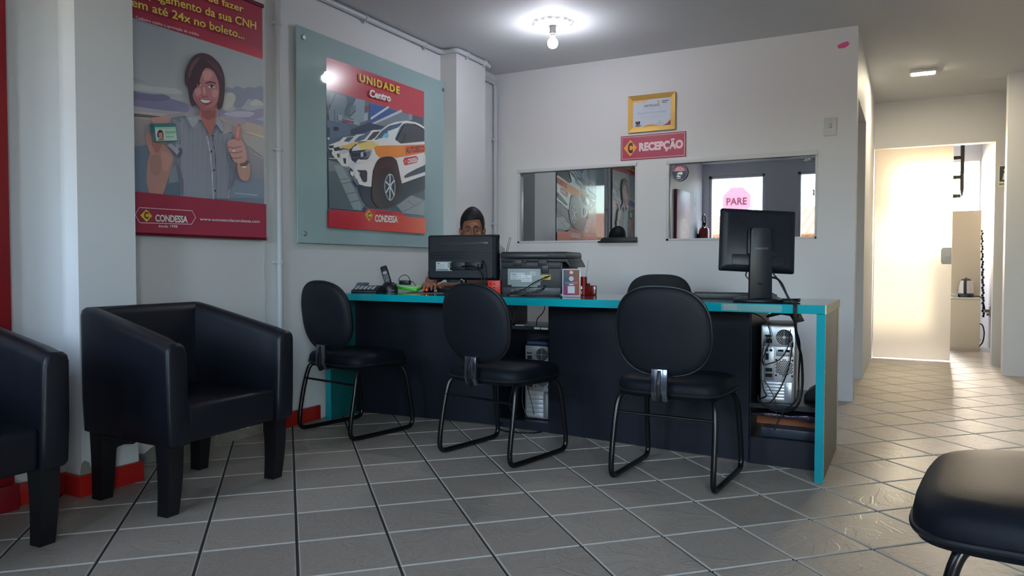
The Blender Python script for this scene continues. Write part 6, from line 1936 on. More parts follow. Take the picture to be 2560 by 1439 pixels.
('p','c58a52',[(3.5676,1.6583),(3.5751,1.6625),(3.5948,1.6683),(3.6188,1.6745),(3.6387,1.6802),(3.6522,1.6852),(3.6637,1.69),(3.6748,1.6946),(3.6873,1.6991),(3.7043,1.7046),(3.7242,1.7108),(3.7411,1.7154),(3.7491,1.7162),(3.7445,1.7117),(3.7311,1.7034),(3.7143,1.6937),(3.6994,1.6848),(3.6879,1.6762),(3.6771,1.6671),(3.6652,1.6592),(3.6505,1.654),(3.6284,1.6522),(3.6013,1.6529),(3.5782,1.6552)]),
('p','8c9198',[(3.5704,1.6351),(3.5865,1.6414),(3.61,1.6467),(3.6337,1.6479),(3.6505,1.642),(3.6587,1.6242),(3.662,1.5973),(3.6608,1.5701),(3.6558,1.5509),(3.6446,1.5418),(3.6279,1.5384),(3.6102,1.5395),(3.596,1.5438),(3.5859,1.5529),(3.5776,1.5668),(3.5713,1.582),(3.5671,1.5954),(3.5639,1.6069),(3.562,1.6181),(3.5635,1.6278)]),
('p','c0c4c9',[(3.5732,1.6237),(3.5966,1.615),(3.6444,1.6332),(3.6497,1.5502),(3.593,1.5415),(3.5728,1.5765)]),
('p','222d38',[(3.5935,1.5909),(3.6231,1.5939),(3.6228,1.5569),(3.6032,1.5605)]),
('l','c9ced4',0.004,[(3.4696,1.5752),(3.5264,1.5785)]),
('p','252b36',[(3.7346,1.4384),(3.7532,1.4444),(3.7833,1.4436),(3.8242,1.4413),(3.8751,1.4434),(3.9414,1.4511),(4.0232,1.4616),(4.1109,1.4749),(4.1941,1.4909),(4.2755,1.515),(4.3589,1.5459),(4.4334,1.5727),(4.4792,1.5839),(4.4792,1.5717),(4.4792,1.5433),(4.4792,1.5098),(4.4792,1.4825),(4.4585,1.4648),(4.4128,1.4509),(4.3618,1.4375),(4.3134,1.4215),(4.2676,1.4005),(4.2209,1.377),(4.1759,1.3545),(4.1352,1.3368),(4.101,1.3248),(4.0711,1.3163),(4.0416,1.3105),(4.0085,1.3064),(3.9684,1.3036),(3.9246,1.3026),(3.8826,1.3039),(3.8481,1.3081),(3.8224,1.3151),(3.8023,1.3247),(3.786,1.337),(3.7715,1.3519),(3.7555,1.3725),(3.7397,1.3977),(3.7307,1.4216)]),
('p','c3c7cc',[(3.687,1.667),(3.7615,1.6936),(3.8768,1.6891),(3.8966,1.7085),(4.0111,1.7289),(4.4756,1.8131),(4.479,1.6523),(4.4788,1.5784),(4.1941,1.4931),(4.1797,1.5335),(4.1441,1.6432),(4.0943,1.663),(4.0382,1.6579),(3.9628,1.6398),(3.9157,1.5982),(3.8856,1.5446),(3.8685,1.4395),(3.8103,1.4374),(3.7471,1.4437),(3.7225,1.4778),(3.6495,1.5262),(3.65,1.5821),(3.6685,1.6284)]),
('p','9aa0a8',[(3.6499,1.5661),(3.7234,1.5993),(3.8763,1.6288),(3.8501,1.6069),(3.7232,1.575),(3.6983,1.5398),(3.7224,1.4697),(3.6857,1.5021),(3.6525,1.5265)]),
('p','c9ccd0',[(3.687,1.6696),(3.7616,1.7085),(3.8771,1.7417),(3.9772,1.7692),(4.1376,1.7801),(4.1955,1.7667),(4.2248,1.74),(3.8767,1.6752),(3.7238,1.6586)]),
('p','cb9a5c',[(3.7241,1.699),(3.7386,1.7045),(3.7624,1.7106),(3.7891,1.7167),(3.8123,1.7219),(3.8305,1.7266),(3.8469,1.7309),(3.8623,1.7341),(3.8771,1.7355),(3.892,1.7345),(3.9066,1.7315),(3.9197,1.7277),(3.9298,1.7244),(3.9379,1.722),(3.944,1.7199),(3.9464,1.7174),(3.9431,1.7136),(3.9326,1.7081),(3.9164,1.7013),(3.8969,1.6941),(3.8767,1.6877),(3.8545,1.6813),(3.8296,1.6748),(3.8058,1.6696),(3.7865,1.6671),(3.7732,1.6684),(3.7637,1.6724),(3.7562,1.6775),(3.7489,1.6823),(3.7392,1.6862),(3.7287,1.6902),(3.7222,1.6944)]),
('p','d4823c',[(3.7241,1.701),(3.7995,1.718),(3.7741,1.7054),(3.749,1.6965)]),
('p','c6cacf',[(3.9102,1.7675),(3.9776,1.8284),(4.0534,1.8748),(4.1383,1.9062),(4.2555,1.934),(4.3619,1.9418),(4.4243,1.9364),(4.4704,1.9257),(4.4704,1.9119),(4.3618,1.9282),(4.2554,1.9172),(4.2183,1.9066),(4.1815,1.8785),(4.1234,1.791),(4.1376,1.7758),(4.0667,1.7654),(3.9435,1.7641)]),
('p','32475c',[(3.9235,1.7674),(3.9843,1.8231),(4.0603,1.8674),(4.211,1.9141),(4.1743,1.8817),(4.0811,1.8278),(4.0114,1.7828),(3.9569,1.7661)]),
('p','4f8fb8',[(3.9772,1.7776),(4.0115,1.8083),(4.06,1.8202),(4.0459,1.7816)]),
('p','9fb0bd',[(4.0392,1.8255),(4.1742,1.8774),(4.1235,1.8084),(4.0879,1.7857),(4.0668,1.7847)]),
('p','33353c',[(4.1412,1.7807),(4.1813,1.8391),(4.233,1.9024),(4.2779,1.9187),(4.3618,1.9215),(4.4703,1.9027),(4.47,1.8245),(4.225,1.7754),(4.1882,1.77)]),
('p','2b2d34',[(4.152,1.7779),(4.1571,1.7788),(4.1692,1.7788),(4.1836,1.7799),(4.1956,1.7843),(4.204,1.7945),(4.2113,1.8086),(4.2182,1.8227),(4.2253,1.8328),(4.2339,1.8381),(4.2434,1.8408),(4.2512,1.8406),(4.255,1.8373),(4.2534,1.8295),(4.2479,1.8177),(4.2404,1.8049),(4.2325,1.7941),(4.2244,1.7852),(4.2153,1.777),(4.2056,1.7705),(4.1955,1.7667),(4.183,1.7669),(4.1687,1.7702),(4.1569,1.7746)]),
('p','b9bdc4',[(4.1882,1.7657),(4.47,1.8222),(4.47,1.8098),(4.2249,1.7612)]),
('p','c2672c',[(3.8965,1.696),(3.9231,1.7123),(4.0526,1.7348),(4.2249,1.7592),(4.4756,1.8016),(4.4754,1.744),(4.2394,1.686),(4.1298,1.661),(4.0943,1.6651),(4.0382,1.6601),(3.9561,1.641),(3.9161,1.6611)]),
('p','b4502c',[(4.2249,1.7592),(4.4756,1.8016),(4.4754,1.744),(4.2468,1.6892)]),
('t', 'AUTOESCO', '5a2a26', 4.2432, 1.7042, 0.2266, 0.0452, 0.05, 1.0, 0.1968),
('p','8f2f34',[(4.2133,1.6495),(4.2282,1.6735),(4.3686,1.7049),(4.3935,1.6899),(4.3761,1.6583),(4.2316,1.6208)]),
('t', 'CONDESSA', 'c9b4b8', 4.2653, 1.6381, 0.1171, 0.0326, 0.03, 1.0, 0.2254),
('p','b0552c',[(4.2281,1.6536),(4.2312,1.6565),(4.2365,1.659),(4.2422,1.6605),(4.2467,1.6603),(4.2499,1.6575),(4.2527,1.6527),(4.2543,1.6475),(4.2541,1.6435),(4.251,1.6405),(4.2456,1.638),(4.2399,1.6365),(4.2354,1.6368),(4.2322,1.6396),(4.2294,1.6443),(4.2278,1.6495)]),
('p','1f2732',[(3.6716,1.6448),(3.7612,1.663),(3.8767,1.6829),(3.8634,1.6417),(3.8244,1.6119),(3.7483,1.6004),(3.7139,1.5759),(3.6742,1.5891),(3.6653,1.612)]),
('p','525d68',[(3.7611,1.6488),(3.8055,1.665),(3.8701,1.6778),(3.8503,1.6317),(3.7988,1.6149),(3.7546,1.6174)]),
('p','222b36',[(3.7737,1.6423),(3.7798,1.6466),(3.7887,1.6507),(3.7981,1.6537),(3.8055,1.6547),(3.8107,1.653),(3.815,1.6493),(3.8177,1.6446),(3.8181,1.6399),(3.8157,1.635),(3.8109,1.6295),(3.8048,1.6244),(3.7988,1.621),(3.7923,1.6194),(3.7849,1.619),(3.7782,1.6198),(3.7735,1.6219),(3.771,1.6258),(3.77,1.6314),(3.7708,1.6373)]),
('p','8b97a2',[(3.7611,1.6447),(3.7644,1.6486),(3.7698,1.652),(3.7756,1.6539),(3.7801,1.6533),(3.7831,1.6488),(3.7855,1.6413),(3.7867,1.6333),(3.7862,1.6276),(3.7829,1.6243),(3.7775,1.6224),(3.7716,1.6219),(3.7672,1.6231),(3.7642,1.627),(3.7618,1.6331),(3.7606,1.6396)]),
('l','b9c2ca',0.005,[(3.8119,1.6646),(3.8701,1.6766),(3.8536,1.6363)]),
('l','3b4652',0.004,[(3.6807,1.638),(3.7486,1.6491)]),
('l','3b4652',0.004,[(3.6804,1.6039),(3.7484,1.6146)]),
('p','c6cacf',[(3.7108,1.5735),(3.7118,1.5783),(3.7186,1.5864),(3.7278,1.5949),(3.7358,1.6008),(3.7412,1.6028),(3.7459,1.6027),(3.7519,1.6019),(3.7608,1.6019),(3.7742,1.6027),(3.7908,1.6036),(3.8083,1.6051),(3.8243,1.6078),(3.8394,1.6127),(3.8543,1.6193),(3.8672,1.6254),(3.8763,1.6288),(3.8828,1.629),(3.887,1.6272),(3.8858,1.6235),(3.8763,1.6184),(3.8536,1.6107),(3.8211,1.6008),(3.7873,1.591),(3.7607,1.5836),(3.7419,1.5785),(3.7271,1.5747),(3.7165,1.5728)]),
('p','28303c',[(3.7229,1.5312),(3.811,1.5412),(3.8238,1.5294),(3.8221,1.4715),(3.8041,1.4615),(3.7787,1.4672),(3.7475,1.5047),(3.757,1.518)]),
('p','222a36',[(3.6527,1.5425),(3.6799,1.5296),(3.6858,1.5142),(3.6917,1.4827),(3.6614,1.4955)]),
('p','c5cad0',[(3.6585,1.5192),(3.6889,1.5146),(3.6856,1.486),(3.6584,1.4972)]),
('p','20283a',[(3.6734,1.4808),(3.7221,1.4372),(3.7407,1.4187),(3.7097,1.428),(3.6853,1.4498)]),
('p','2a2426',[(3.8717,1.4348),(3.8731,1.4573),(3.8751,1.4817),(3.8781,1.5058),(3.8822,1.5275),(3.8873,1.5463),(3.8933,1.5634),(3.9005,1.579),(3.909,1.5932),(3.9186,1.6062),(3.9291,1.6178),(3.9414,1.628),(3.9561,1.6368),(3.9745,1.6441),(3.996,1.65),(4.0181,1.6545),(4.0382,1.6579),(4.0558,1.6604),(4.0722,1.6619),(4.0874,1.6618),(4.1013,1.6595),(4.1136,1.6559),(4.1244,1.6509),(4.1343,1.6429),(4.144,1.6301),(4.1539,1.6097),(4.1635,1.5832),(4.1723,1.5561),(4.1797,1.5335),(4.1858,1.5175),(4.1909,1.5052),(4.1943,1.4942),(4.1955,1.4822),(4.194,1.4689),(4.1902,1.4553),(4.1849,1.4416),(4.1792,1.4279),(4.1734,1.4138),(4.1671,1.3994),(4.1595,1.3855),(4.1498,1.3729),(4.1381,1.3616),(4.1245,1.3513),(4.1093,1.342),(4.0924,1.3338),(4.0732,1.3262),(4.0519,1.3196),(4.0299,1.3142),(4.0085,1.3107),(3.9873,1.3086),(3.9658,1.3078),(3.9453,1.3092),(3.9272,1.3136),(3.9108,1.3215),(3.8959,1.3324),(3.8835,1.3454),(3.8745,1.36),(3.87,1.3763),(3.8692,1.3945),(3.8704,1.4142)]),
('p','221f24',[(3.9281,1.4652),(3.9318,1.4898),(3.9397,1.5137),(3.9504,1.5354),(3.9623,1.5531),(3.9755,1.566),(3.9909,1.5752),(4.0073,1.5814),(4.0239,1.5856),(4.0413,1.5881),(4.0596,1.5884),(4.0775,1.5861),(4.0938,1.5808),(4.1084,1.5717),(4.1219,1.5592),(4.1337,1.5448),(4.1435,1.5297),(4.151,1.5138),(4.1566,1.4966),(4.16,1.4789),(4.1612,1.4614),(4.1602,1.4444),(4.1571,1.4274),(4.1515,1.4106),(4.1427,1.3942),(4.1299,1.3772),(4.1136,1.36),(4.0958,1.3445),(4.0783,1.3328),(4.0608,1.3248),(4.0427,1.3197),(4.025,1.3178),(4.0085,1.3193),(3.9932,1.3237),(3.9787,1.331),(3.9655,1.3421),(3.9543,1.3578),(3.9444,1.3803),(3.9357,1.4086),(3.9298,1.4382)]),
('p','737f88',[(3.999,1.4465),(3.9989,1.4603),(4.0011,1.4739),(4.005,1.4868),(4.0096,1.4987),(4.0154,1.5097),(4.0225,1.5199),(4.0301,1.5288),(4.0375,1.5358),(4.0445,1.5405),(4.0514,1.5433),(4.0584,1.5447),(4.0654,1.5452),(4.0725,1.5454),(4.0797,1.5448),(4.0868,1.5424),(4.0935,1.5375),(4.1004,1.5288),(4.1074,1.5171),(4.1136,1.5043),(4.1182,1.4923),(4.1208,1.4814),(4.1221,1.4706),(4.1222,1.4599),(4.1215,1.4491),(4.1201,1.4378),(4.1178,1.4262),(4.1146,1.4149),(4.1105,1.4046),(4.1053,1.3951),(4.0991,1.3862),(4.0923,1.3784),(4.0855,1.3722),(4.0789,1.3676),(4.0721,1.3643),(4.0649,1.3628),(4.0574,1.3636),(4.0489,1.3668),(4.0398,1.372),(4.0308,1.3794),(4.0228,1.3888),(4.0153,1.4011),(4.0081,1.416),(4.0023,1.4317)]),
('p','2b333c',[(4.008,1.4473),(4.0079,1.4601),(4.0101,1.4726),(4.0137,1.4845),(4.0179,1.4953),(4.0227,1.5049),(4.0285,1.5138),(4.0347,1.5214),(4.0409,1.5276),(4.047,1.5321),(4.0532,1.5352),(4.0594,1.5371),(4.0654,1.5379),(4.0712,1.538),(4.0768,1.5372),(4.0823,1.5349),(4.0879,1.5304),(4.0938,1.523),(4.0999,1.5132),(4.1055,1.5022),(4.1096,1.4914),(4.1121,1.4809),(4.1134,1.4701),(4.1136,1.4591),(4.1129,1.4483),(4.1113,1.4373),(4.1088,1.4262),(4.1054,1.4156),(4.1013,1.406),(4.0963,1.3976),(4.0904,1.3899),(4.0843,1.3834),(4.0785,1.3782),(4.0736,1.3743),(4.0691,1.3715),(4.0643,1.3702),(4.0588,1.371),(4.052,1.3739),(4.0444,1.3785),(4.0367,1.3851),(4.0297,1.3936),(4.023,1.405),(4.0164,1.4189),(4.011,1.4336)]),
('l','aab4bc',0.01,[(4.0614,1.463),(4.0619,1.5384)]),
('l','aab4bc',0.01,[(4.0614,1.463),(4.1075,1.5043)]),
('l','aab4bc',0.01,[(4.0614,1.463),(4.107,1.4043)]),
('l','aab4bc',0.01,[(4.0614,1.463),(4.0588,1.371)]),
('l','aab4bc',0.01,[(4.0614,1.463),(4.016,1.4139)]),
('l','aab4bc',0.01,[(4.0614,1.463),(4.0151,1.4864)]),
('p','8f99a2',[(4.044,1.4614),(4.046,1.4655),(4.0507,1.4702),(4.0564,1.4741),(4.0615,1.476),(4.0664,1.4751),(4.0717,1.4722),(4.0759,1.4684),(4.0776,1.4645),(4.0758,1.46),(4.0716,1.4547),(4.0663,1.4501),(4.0614,1.4479),(4.0563,1.4492),(4.0506,1.4527),(4.0459,1.4573)]),
('p','2f3840',[(4.2238,1.5469),(4.2537,1.5656),(4.3604,1.6111),(4.475,1.6541),(4.4748,1.6057),(4.2536,1.5412),(4.2275,1.5362)]),
('l','e0e2e4',0.004,[(4.1941,1.4944),(4.4788,1.5831)]),
('p','b0b5ba',[(4.4632,1.7148),(4.4777,1.7213),(4.4791,1.6662),(4.463,1.6642)]),
('p','8e2a34',[(3.4572,1.2675),(3.7922,1.2675),(3.8172,1.2955),(4.1772,1.2955),(4.2572,1.2675),(4.4791,1.2675),(4.4791,1.1555),(3.4572,1.1555)]),
('g',['8c2030', 'a83c2c', 'a43a2c', '8c2430'],[(3.4572,1.1554),(4.4792,1.1554),(4.4792,1.2675),(3.4572,1.2675)]),
('p','b08a2c',[(3.7962,1.251),(3.835,1.2906),(3.8771,1.2537),(3.8377,1.212)]),
('p','5a2a1a',[(3.8026,1.2514),(3.8349,1.2848),(3.8705,1.2542),(3.8377,1.2178)]),
('p','b8922e',[(3.807,1.2516),(3.8349,1.2807),(3.8659,1.2539),(3.8377,1.2219)]),
('t', 'C', '5a2a1a', 3.8217, 1.2318, 0.031, 0.0381, 0.07, 1.0, 0.0032),
('t', 'AUTOESCOLA', '6a1c22', 3.9036, 1.27, 0.1778, 0.0134, 0.03, 1.0, 0.0135),
('t', 'CONDESSA', 'cfc6c8', 3.8966, 1.2129, 0.2466, 0.0462, 0.03, 0.95, 0.0219),
('t', 'UNIDADE', 'b09a34', 3.7507, 2.0956, 0.4189, 0.0505, 0.035, 1.25, 0.0081),
('t', 'Centro', 'd8c4c4', 3.8478, 2.0178, 0.2239, 0.0495, 0.05, 1.0, 0.0415),
],
}
ART_BOX = {'banner': [2.1699, 2.9597, 1.0766, 2.3314], 'poster': [3.4572, 4.4792, 1.1554, 2.1812]}
def art_print(key, k):
    P = Print(k)
    for e in ART[key]:
        if e[0] == 'p':
            P.poly(e[2], e[1])
        elif e[0] == 'g':
            P.grad(e[2], e[1])
        elif e[0] == 'l':
            P.line(e[3], e[2], e[1])
        else:
            _, s, h, u, v, w, cap, bold, sp, dv = e
            P.text(s, u, v, w, cap, h, bold, sp, 'l', 0, dv)
    return P
# hanging banner
y0, y1, z0, z1 = ART_BOX['banner']
B = thing('hanging_banner', 'red hanging advertising banner with a smiling woman giving a thumbs up', 'banner', (-3.12, (y0 + y1) / 2, z0))
def rel(o, M):
    return Matrix.Translation(-Vector(o.location)) @ M
art_print('banner', 2.7).build('printed_sheet', rel(B, frame_M((-3.121, 0, 0), (0, 1, 0), (0, 0, 1))), B, print_mat('banner vinyl', 0.42), 0.0012, '6e1f31')
m = world_mb(B)
m.tube([(-3.122, y0 - 0.004, z0 - 0.002), (-3.122, y1 + 0.006, z0 - 0.002)], 0.0115, 16)
obj('bottom_rod', m, mat('red vinyl hem', '7a1e30', 0.4), B)
m = world_mb(B)
m.tube([(-3.122, y1 + 0.006, z0 - 0.002), (-3.122, y1 + 0.016, z0 - 0.002)], 0.0125, 16)
m.tube([(-3.122, y0 - 0.014, z0 - 0.002), (-3.122, y0 - 0.004, z0 - 0.002)], 0.0125, 16)
obj('rod_cap', m, mat('grey cap', '9a9a9e', 0.4), B)
m = world_mb(B)
m.tube([(-3.122, y0 - 0.004, z1), (-3.122, y1 + 0.004, z1)], 0.0115, 16)
obj('top_rod', m, mat('red vinyl hem', '7a1e30', 0.4), B)
m = world_mb(B)
m.tube([(-3.122, y0 + 0.02, z1), (-3.135, (y0 + y1) / 2, z1 + 0.13), (-3.122, y1 - 0.02, z1)], 0.002, 6)
obj('hanging_cord', m, mat('white cord', 'c2c4c8', 0.5), B)
# glass panel with its poster
gy0, gy1, gz0, gz1 = 3.212, 4.775, 1.058, 2.305
GP = thing('glass_panel', 'large pale teal glass wall panel on steel studs showing a car poster', 'wall panel', (-3.14, 3.99, gz0))
m = world_mb(GP)
m.box(-3.1285, -3.1192, gy0, gy1, gz0, gz1, 0.001)
gm = mat('teal backed glass', (0.36, 0.50, 0.53), 0.03, spec=0.6)
obj('glass_sheet', m, gm, GP, 0)
for y in (gy0 + 0.055, gy1 - 0.05):
    for z in (gz0 + 0.055, gz1 - 0.06):
        m = world_mb(GP)
        m.cyl((-3.1455, y, z), 0.009, 0.0275, 14, 'x')
        m.cyl((-3.1195, y, z), 0.0145, 0.008, 20, 'x', 0.002)
        obj('stud', m, mat('brushed steel', 'b8bcc0', 0.3, 1.0), GP)
art_print('poster', 2.3).build('car_poster', rel(GP, frame_M((-3.1186, 0, 0), (0, 1, 0), (0, 0, 1))), GP, print_mat('glossy poster', 0.22, 0.5, 0.35))

# reception sign
P = Print(1.75)
w, h = 0.514, 0.189
P.rect(0, 0, w, h, '71253a')
P.rect(0.008, 0.008, w - 0.008, h - 0.008, 'b5909c')
P.rect(0.0125, 0.0125, w - 0.0125, h - 0.0125, '8a3347')
P.poly([(0.024, h * 0.50), (0.078, h * 0.835), (0.132, h * 0.50), (0.078, h * 0.165)], 'c08038')
P.text('C', 0.078, h * 0.285, 0.040, h * 0.43, '30201c', 0.07, 1, 'c')
P.text('RECEP\u00c7\u00c3O', 0.148, h * 0.335, 0.345, h * 0.345, 'c3a7b0', 0.06)
o = P.build('reception_sign', frame_M((-2.011, BY - 0.004, 1.746), (1, 0, 0), (0, 0, 1)), None, print_mat('sign vinyl', 0.35), 0.0035, '5a1c2c')
tag(o, 'red reception sign with white lettering below the gold framed certificate', 'sign')

# framed certificate
C_ = thing('certificate_frame', 'gold framed certificate hanging on the back wall above the red sign', 'picture frame', (-1.763, BY, 2.096))
m = MB()
W_, H_, t = 0.371, 0.280, 0.036
for s in (0, 1, 2, 3):
    if s % 2 == 0:
        q = -1 if s == 0 else 1
        a, b = [(-W_ / 2, q * H_ / 2), (W_ / 2, q * H_ / 2), (W_ / 2 - t, q * (H_ / 2 - t)), (-W_ / 2 + t, q * (H_ / 2 - t))], q
    else:
        q = -1 if s == 1 else 1
        a, b = [(q * W_ / 2, -H_ / 2), (q * W_ / 2, H_ / 2), (q * (W_ / 2 - t), H_ / 2 - t), (q * (W_ / 2 - t), -H_ / 2 + t)], q
    ds = (-0.020, -0.020, -0.010, -0.010)
    co = [(p[0], 0, p[1]) for p in a] + [(p[0], d, p[1]) for p, d in zip(a, ds)]
    mid = None
    m.loft([[co[0], co[4], co[7], co[3]], [co[1], co[5], co[6], co[2]]])
obj('gold_moulding', m, mat('brushed gold', 'c9a35c', 0.34, 0.75, bump=(120, 0.1)), C_, 20)
P = Print(1.75)
u0, v0 = -W_ / 2 + t, -H_ / 2 + t
cw, ch = W_ - 2 * t, H_ - 2 * t
P.rect(u0 - 0.002, v0 - 0.002, -u0 + 0.002, -v0 + 0.002, 'a3abb8')
X = lambda a, b: (u0 + a * cw, v0 + b * ch)
P.poly([X(0, 1), X(0.45, 1), X(0.40, 0.95), X(0.30, 0.90), X(0.15, 0.89), X(0.05, 0.86), X(0, 0.83)], 'b29a78')
P.poly([X(0, 0.86), X(0.15, 0.91), X(0.28, 0.92), X(0.38, 0.97), X(0.30, 0.93), X(0.15, 0.92), X(0, 0.90)], 'c9b48a')
P.poly([X(0.24, 0), X(0.35, 0.06), X(0.48, 0.09), X(0.58, 0.06), X(0.70, 0.02), X(0.80, 0)], 'a8803c')
P.poly([X(0.78, 0), X(0.90, 0.06), X(1, 0.20), X(1, 0)], '6a4450')
P.poly([X(0.72, 0), X(0.88, 0.05), X(1, 0.20), X(1, 0.23), X(0.86, 0.07)], 'b29a78')
P.text('CERTIFICADO', *X(0.29, 0.72), cw * 0.42, ch * 0.085, '4a4c55', 0.012)
P.rect(*X(0.26, 0.645), *X(0.78, 0.655), '8a8f9a')
P.text('Auto Escola Condessa', *X(0.12, 0.48), cw * 0.76, ch * 0.09, '8f8f92', -0.004, 0.9)
for i, (a, b) in enumerate(((0.12, 0.88), (0.22, 0.80), (0.32, 0.66))):
    P.rect(*X(a, 0.375 - i * 0.05), *X(b, 0.385 - i * 0.05), '9aa0aa')
P.line([X(0.70, 0.10), X(0.71, 0.22), X(0.715, 0.12), X(0.74, 0.14)], 0.001, '50545e')
P.rect(*X(0.62, 0.082), *X(0.80, 0.098), '80858f')
P.poly([X(0.075, 0.22), X(0.20, 0.22), X(0.195, 0.13), X(0.138, 0.09), X(0.08, 0.13)], '2e2624')
P.text('15', *X(0.138, 0.145), cw * 0.045, ch * 0.05, '8a8078', 0.01, 1, 'c')
P.poly([X(0.04, 0.06), X(0.10, 0.09), X(0.138, 0.07), X(0.18, 0.09), X(0.24, 0.06), X(0.20, 0.05), X(0.138, 0.035), X(0.08, 0.05)], '4a3428')
P.oval(*X(0.675, 0.885), 0.008, 0.011, 'b98a4a', 18)
P.oval(*X(0.675, 0.89), 0.0055, 0.008, 'a3abb8', 18)
P.line([X(0.663, 0.93), X(0.675, 0.86), X(0.687, 0.93)], 0.0022, 'b07a40')
P.rect(*X(0.665, 0.805), *X(0.685, 0.82), '60503c')
for i in range(2):
    P.rect(*X(0.77, 0.885 - i * 0.06), *X(0.95 - 0.05 * i, 0.905 - i * 0.06), '33363e')
P.build('certificate', frame_M((0, -0.008, 0), (1, 0, 0), (0, 0, 1)), C_, print_mat('certificate paper', 0.6, 0.2))
m = MB()
m.box(-W_ / 2 + 0.004, W_ / 2 - 0.004, -0.0075, -0.001, -H_ / 2 + 0.004, H_ / 2 - 0.004)
obj('backing_board', m, mat('backing board', '5a4a3a', 0.8), C_, 0)

# round sticker on the right pane
P = Print(1.9)
P.oval(0, 0, 0.0645, 0.0645, '1a2030', 40)
P.oval(0, 0, 0.060, 0.060, '9aa0b0', 40)
P.oval(0, 0, 0.0585, 0.0585, '20283c', 40)
import math as _m
P.poly([(0.054 * _m.cos(a), 0.054 * _m.sin(a)) for a in [_m.radians(12 + 156 * k / 24) for k in range(25)]], '8e3654')
P.text('EMPRESA', 0, 0.036, 0.040, 0.0075, 'c7c0cc', 0.02, 1, 'c')
P.text('AMIGA DO', 0, 0.024, 0.066, 0.010, 'dcd6e0', 0.03, 1, 'c')
P.text('CONSUMIDOR', 0, 0.013, 0.078, 0.008, 'c7c0cc', 0.02, 1, 'c')
P.poly([(-0.020, -0.006), (-0.004, 0.004), (0.022, 0.006), (0.026, -0.008), (0.016, -0.018), (0.004, -0.012), (-0.010, -0.016)], 'b9bfca')
P.poly([(-0.026, -0.024), (-0.012, -0.018), (0.004, -0.022), (0.014, -0.026), (0.004, -0.034), (-0.014, -0.032)], 'b9bfca')
P.rect(-0.020, -0.044, 0.012, -0.038, 'b9bfca')
P.line([(0.055 * _m.cos(a), 0.055 * _m.sin(a)) for a in [_m.radians(190 + 110 * k / 14) for k in range(15)]], 0.0012, '8d93a2')
o = P.build('round_sticker', frame_M((-1.551, BY + 0.018, 1.630), (1, 0, 0), (0, 0, 1)), None, print_mat('sticker vinyl', 0.3), 0.0008, '1a2030', [(0.0645 * _m.cos(2 * PI * k / 40), 0.0645 * _m.sin(2 * PI * k / 40)) for k in range(40)])
tag(o, 'round dark blue and pink sticker at the top left of the right office window', 'sticker')
# little car sticker on the other corner
P = Print(1.6)
P.poly([(-0.038, -0.010), (-0.040, -0.002), (-0.028, 0.004), (-0.012, 0.013), (0.016, 0.014), (0.028, 0.004), (0.038, 0.001), (0.039, -0.010)], '2c3436')
P.poly([(-0.020, 0.004), (-0.010, 0.0105), (0.000, 0.0108), (0.000, 0.004)], '8b9498')
P.poly([(0.003, 0.004), (0.003, 0.0108), (0.014, 0.011), (0.022, 0.004)], 'a8b0b4')
for x in (-0.024, 0.024):
    P.oval(x, -0.010, 0.0065, 0.0065, '1b2022', 16)
P.poly([(-0.030, -0.006), (-0.014, -0.004), (0.010, -0.005), (-0.010, -0.0075)], '9aa2a6')
o = P.build('car_sticker', frame_M((-0.645, BY + 0.020, 1.668), (1, 0, 0), (0, 0, 1)), None, print_mat('sticker vinyl', 0.3))
tag(o, 'small dark car shaped sticker at the top right of the right office window', 'sticker')
# ------------------------------------------------------------------ things beyond the corridor
M_cab = mat('cream cabinet', 'd2c8b4', 0.45)
tc = thing('tall_cabinet', 'tall cream panel standing behind the kettle in the room beyond the corridor', 'cabinet', (0.555, 9.95, 0))
m = MB()
m.box(-0.142, 0.140, -0.125, 0.14, 0.0, 1.55, 0.003)
obj('carcass', m, M_cab, tc)
m = MB()
m.box(-0.138, 0.136, -0.140, -0.126, 0.60, 1.545, 0.002)
obj('door', m, M_cab, tc)
lc = thing('low_cabinet', 'low cream cabinet with the kettle on top beyond the corridor', 'cabinet', (0.540, 9.66, 0))
m = MB()
m.box(-0.150, 0.138, -0.14, 0.135, 0.0, 0.565, 0.003)
obj('carcass', m, M_cab, lc)
m = MB()
m.box(-0.155, 0.140, -0.145, 0.138, 0.565, 0.583, 0.002)
obj('top', m, mat('cream worktop', 'd8d2c2', 0.3), lc)
m = MB()
m.box(-0.146, 0.134, -0.150, -0.141, 0.03, 0.558, 0.002)
obj('door', m, M_cab, lc)
kt = thing('electric_kettle', 'steel electric kettle with a dark handle on the low cream cabinet', 'kettle', (0.550, 9.66, 0.5835), math.radians(-8))
m = MB()
m.lathe([(0.078, 0.0), (0.080, 0.006), (0.078, 0.036), (0.074, 0.042)], 28)
obj('base', m, mat('dark kettle plastic', '222a36', 0.35), kt)
m = MB()
m.lathe([(0.074, 0.042), (0.075, 0.05), (0.070, 0.11), (0.058, 0.16), (0.048, 0.184)], 32)
obj('body', m, mat('kettle steel', 'd8d2cc', 0.38, 0.55), kt, 60)
m = MB()
m.lathe([(0.049, 0.183), (0.046, 0.194), (0.030, 0.203), (0.010, 0.206), (0.009, 0.214), (0.001, 0.216)], 28)
obj('lid', m, mat('dark kettle plastic', '222a36', 0.35), kt, 60)
m = MB()
m.tube(bez([(0, -0.050, 0.185), (0, -0.085, 0.190), (0, -0.105, 0.160), (0, -0.102, 0.10), (0, -0.088, 0.055), (0, -0.072, 0.045)], 6), 0.0155, 12)
obj('handle', m, mat('dark kettle plastic', '222a36', 0.35), kt, 60)
m = MB()
m.prism([(0.045, 0.15), (0.082, 0.172), (0.070, 0.178), (0.042, 0.182)], -0.014, 0.014, 'y', bev=0.002)
obj('spout', m, mat('kettle steel', 'd8d2cc', 0.38, 0.55), kt)
m = MB()
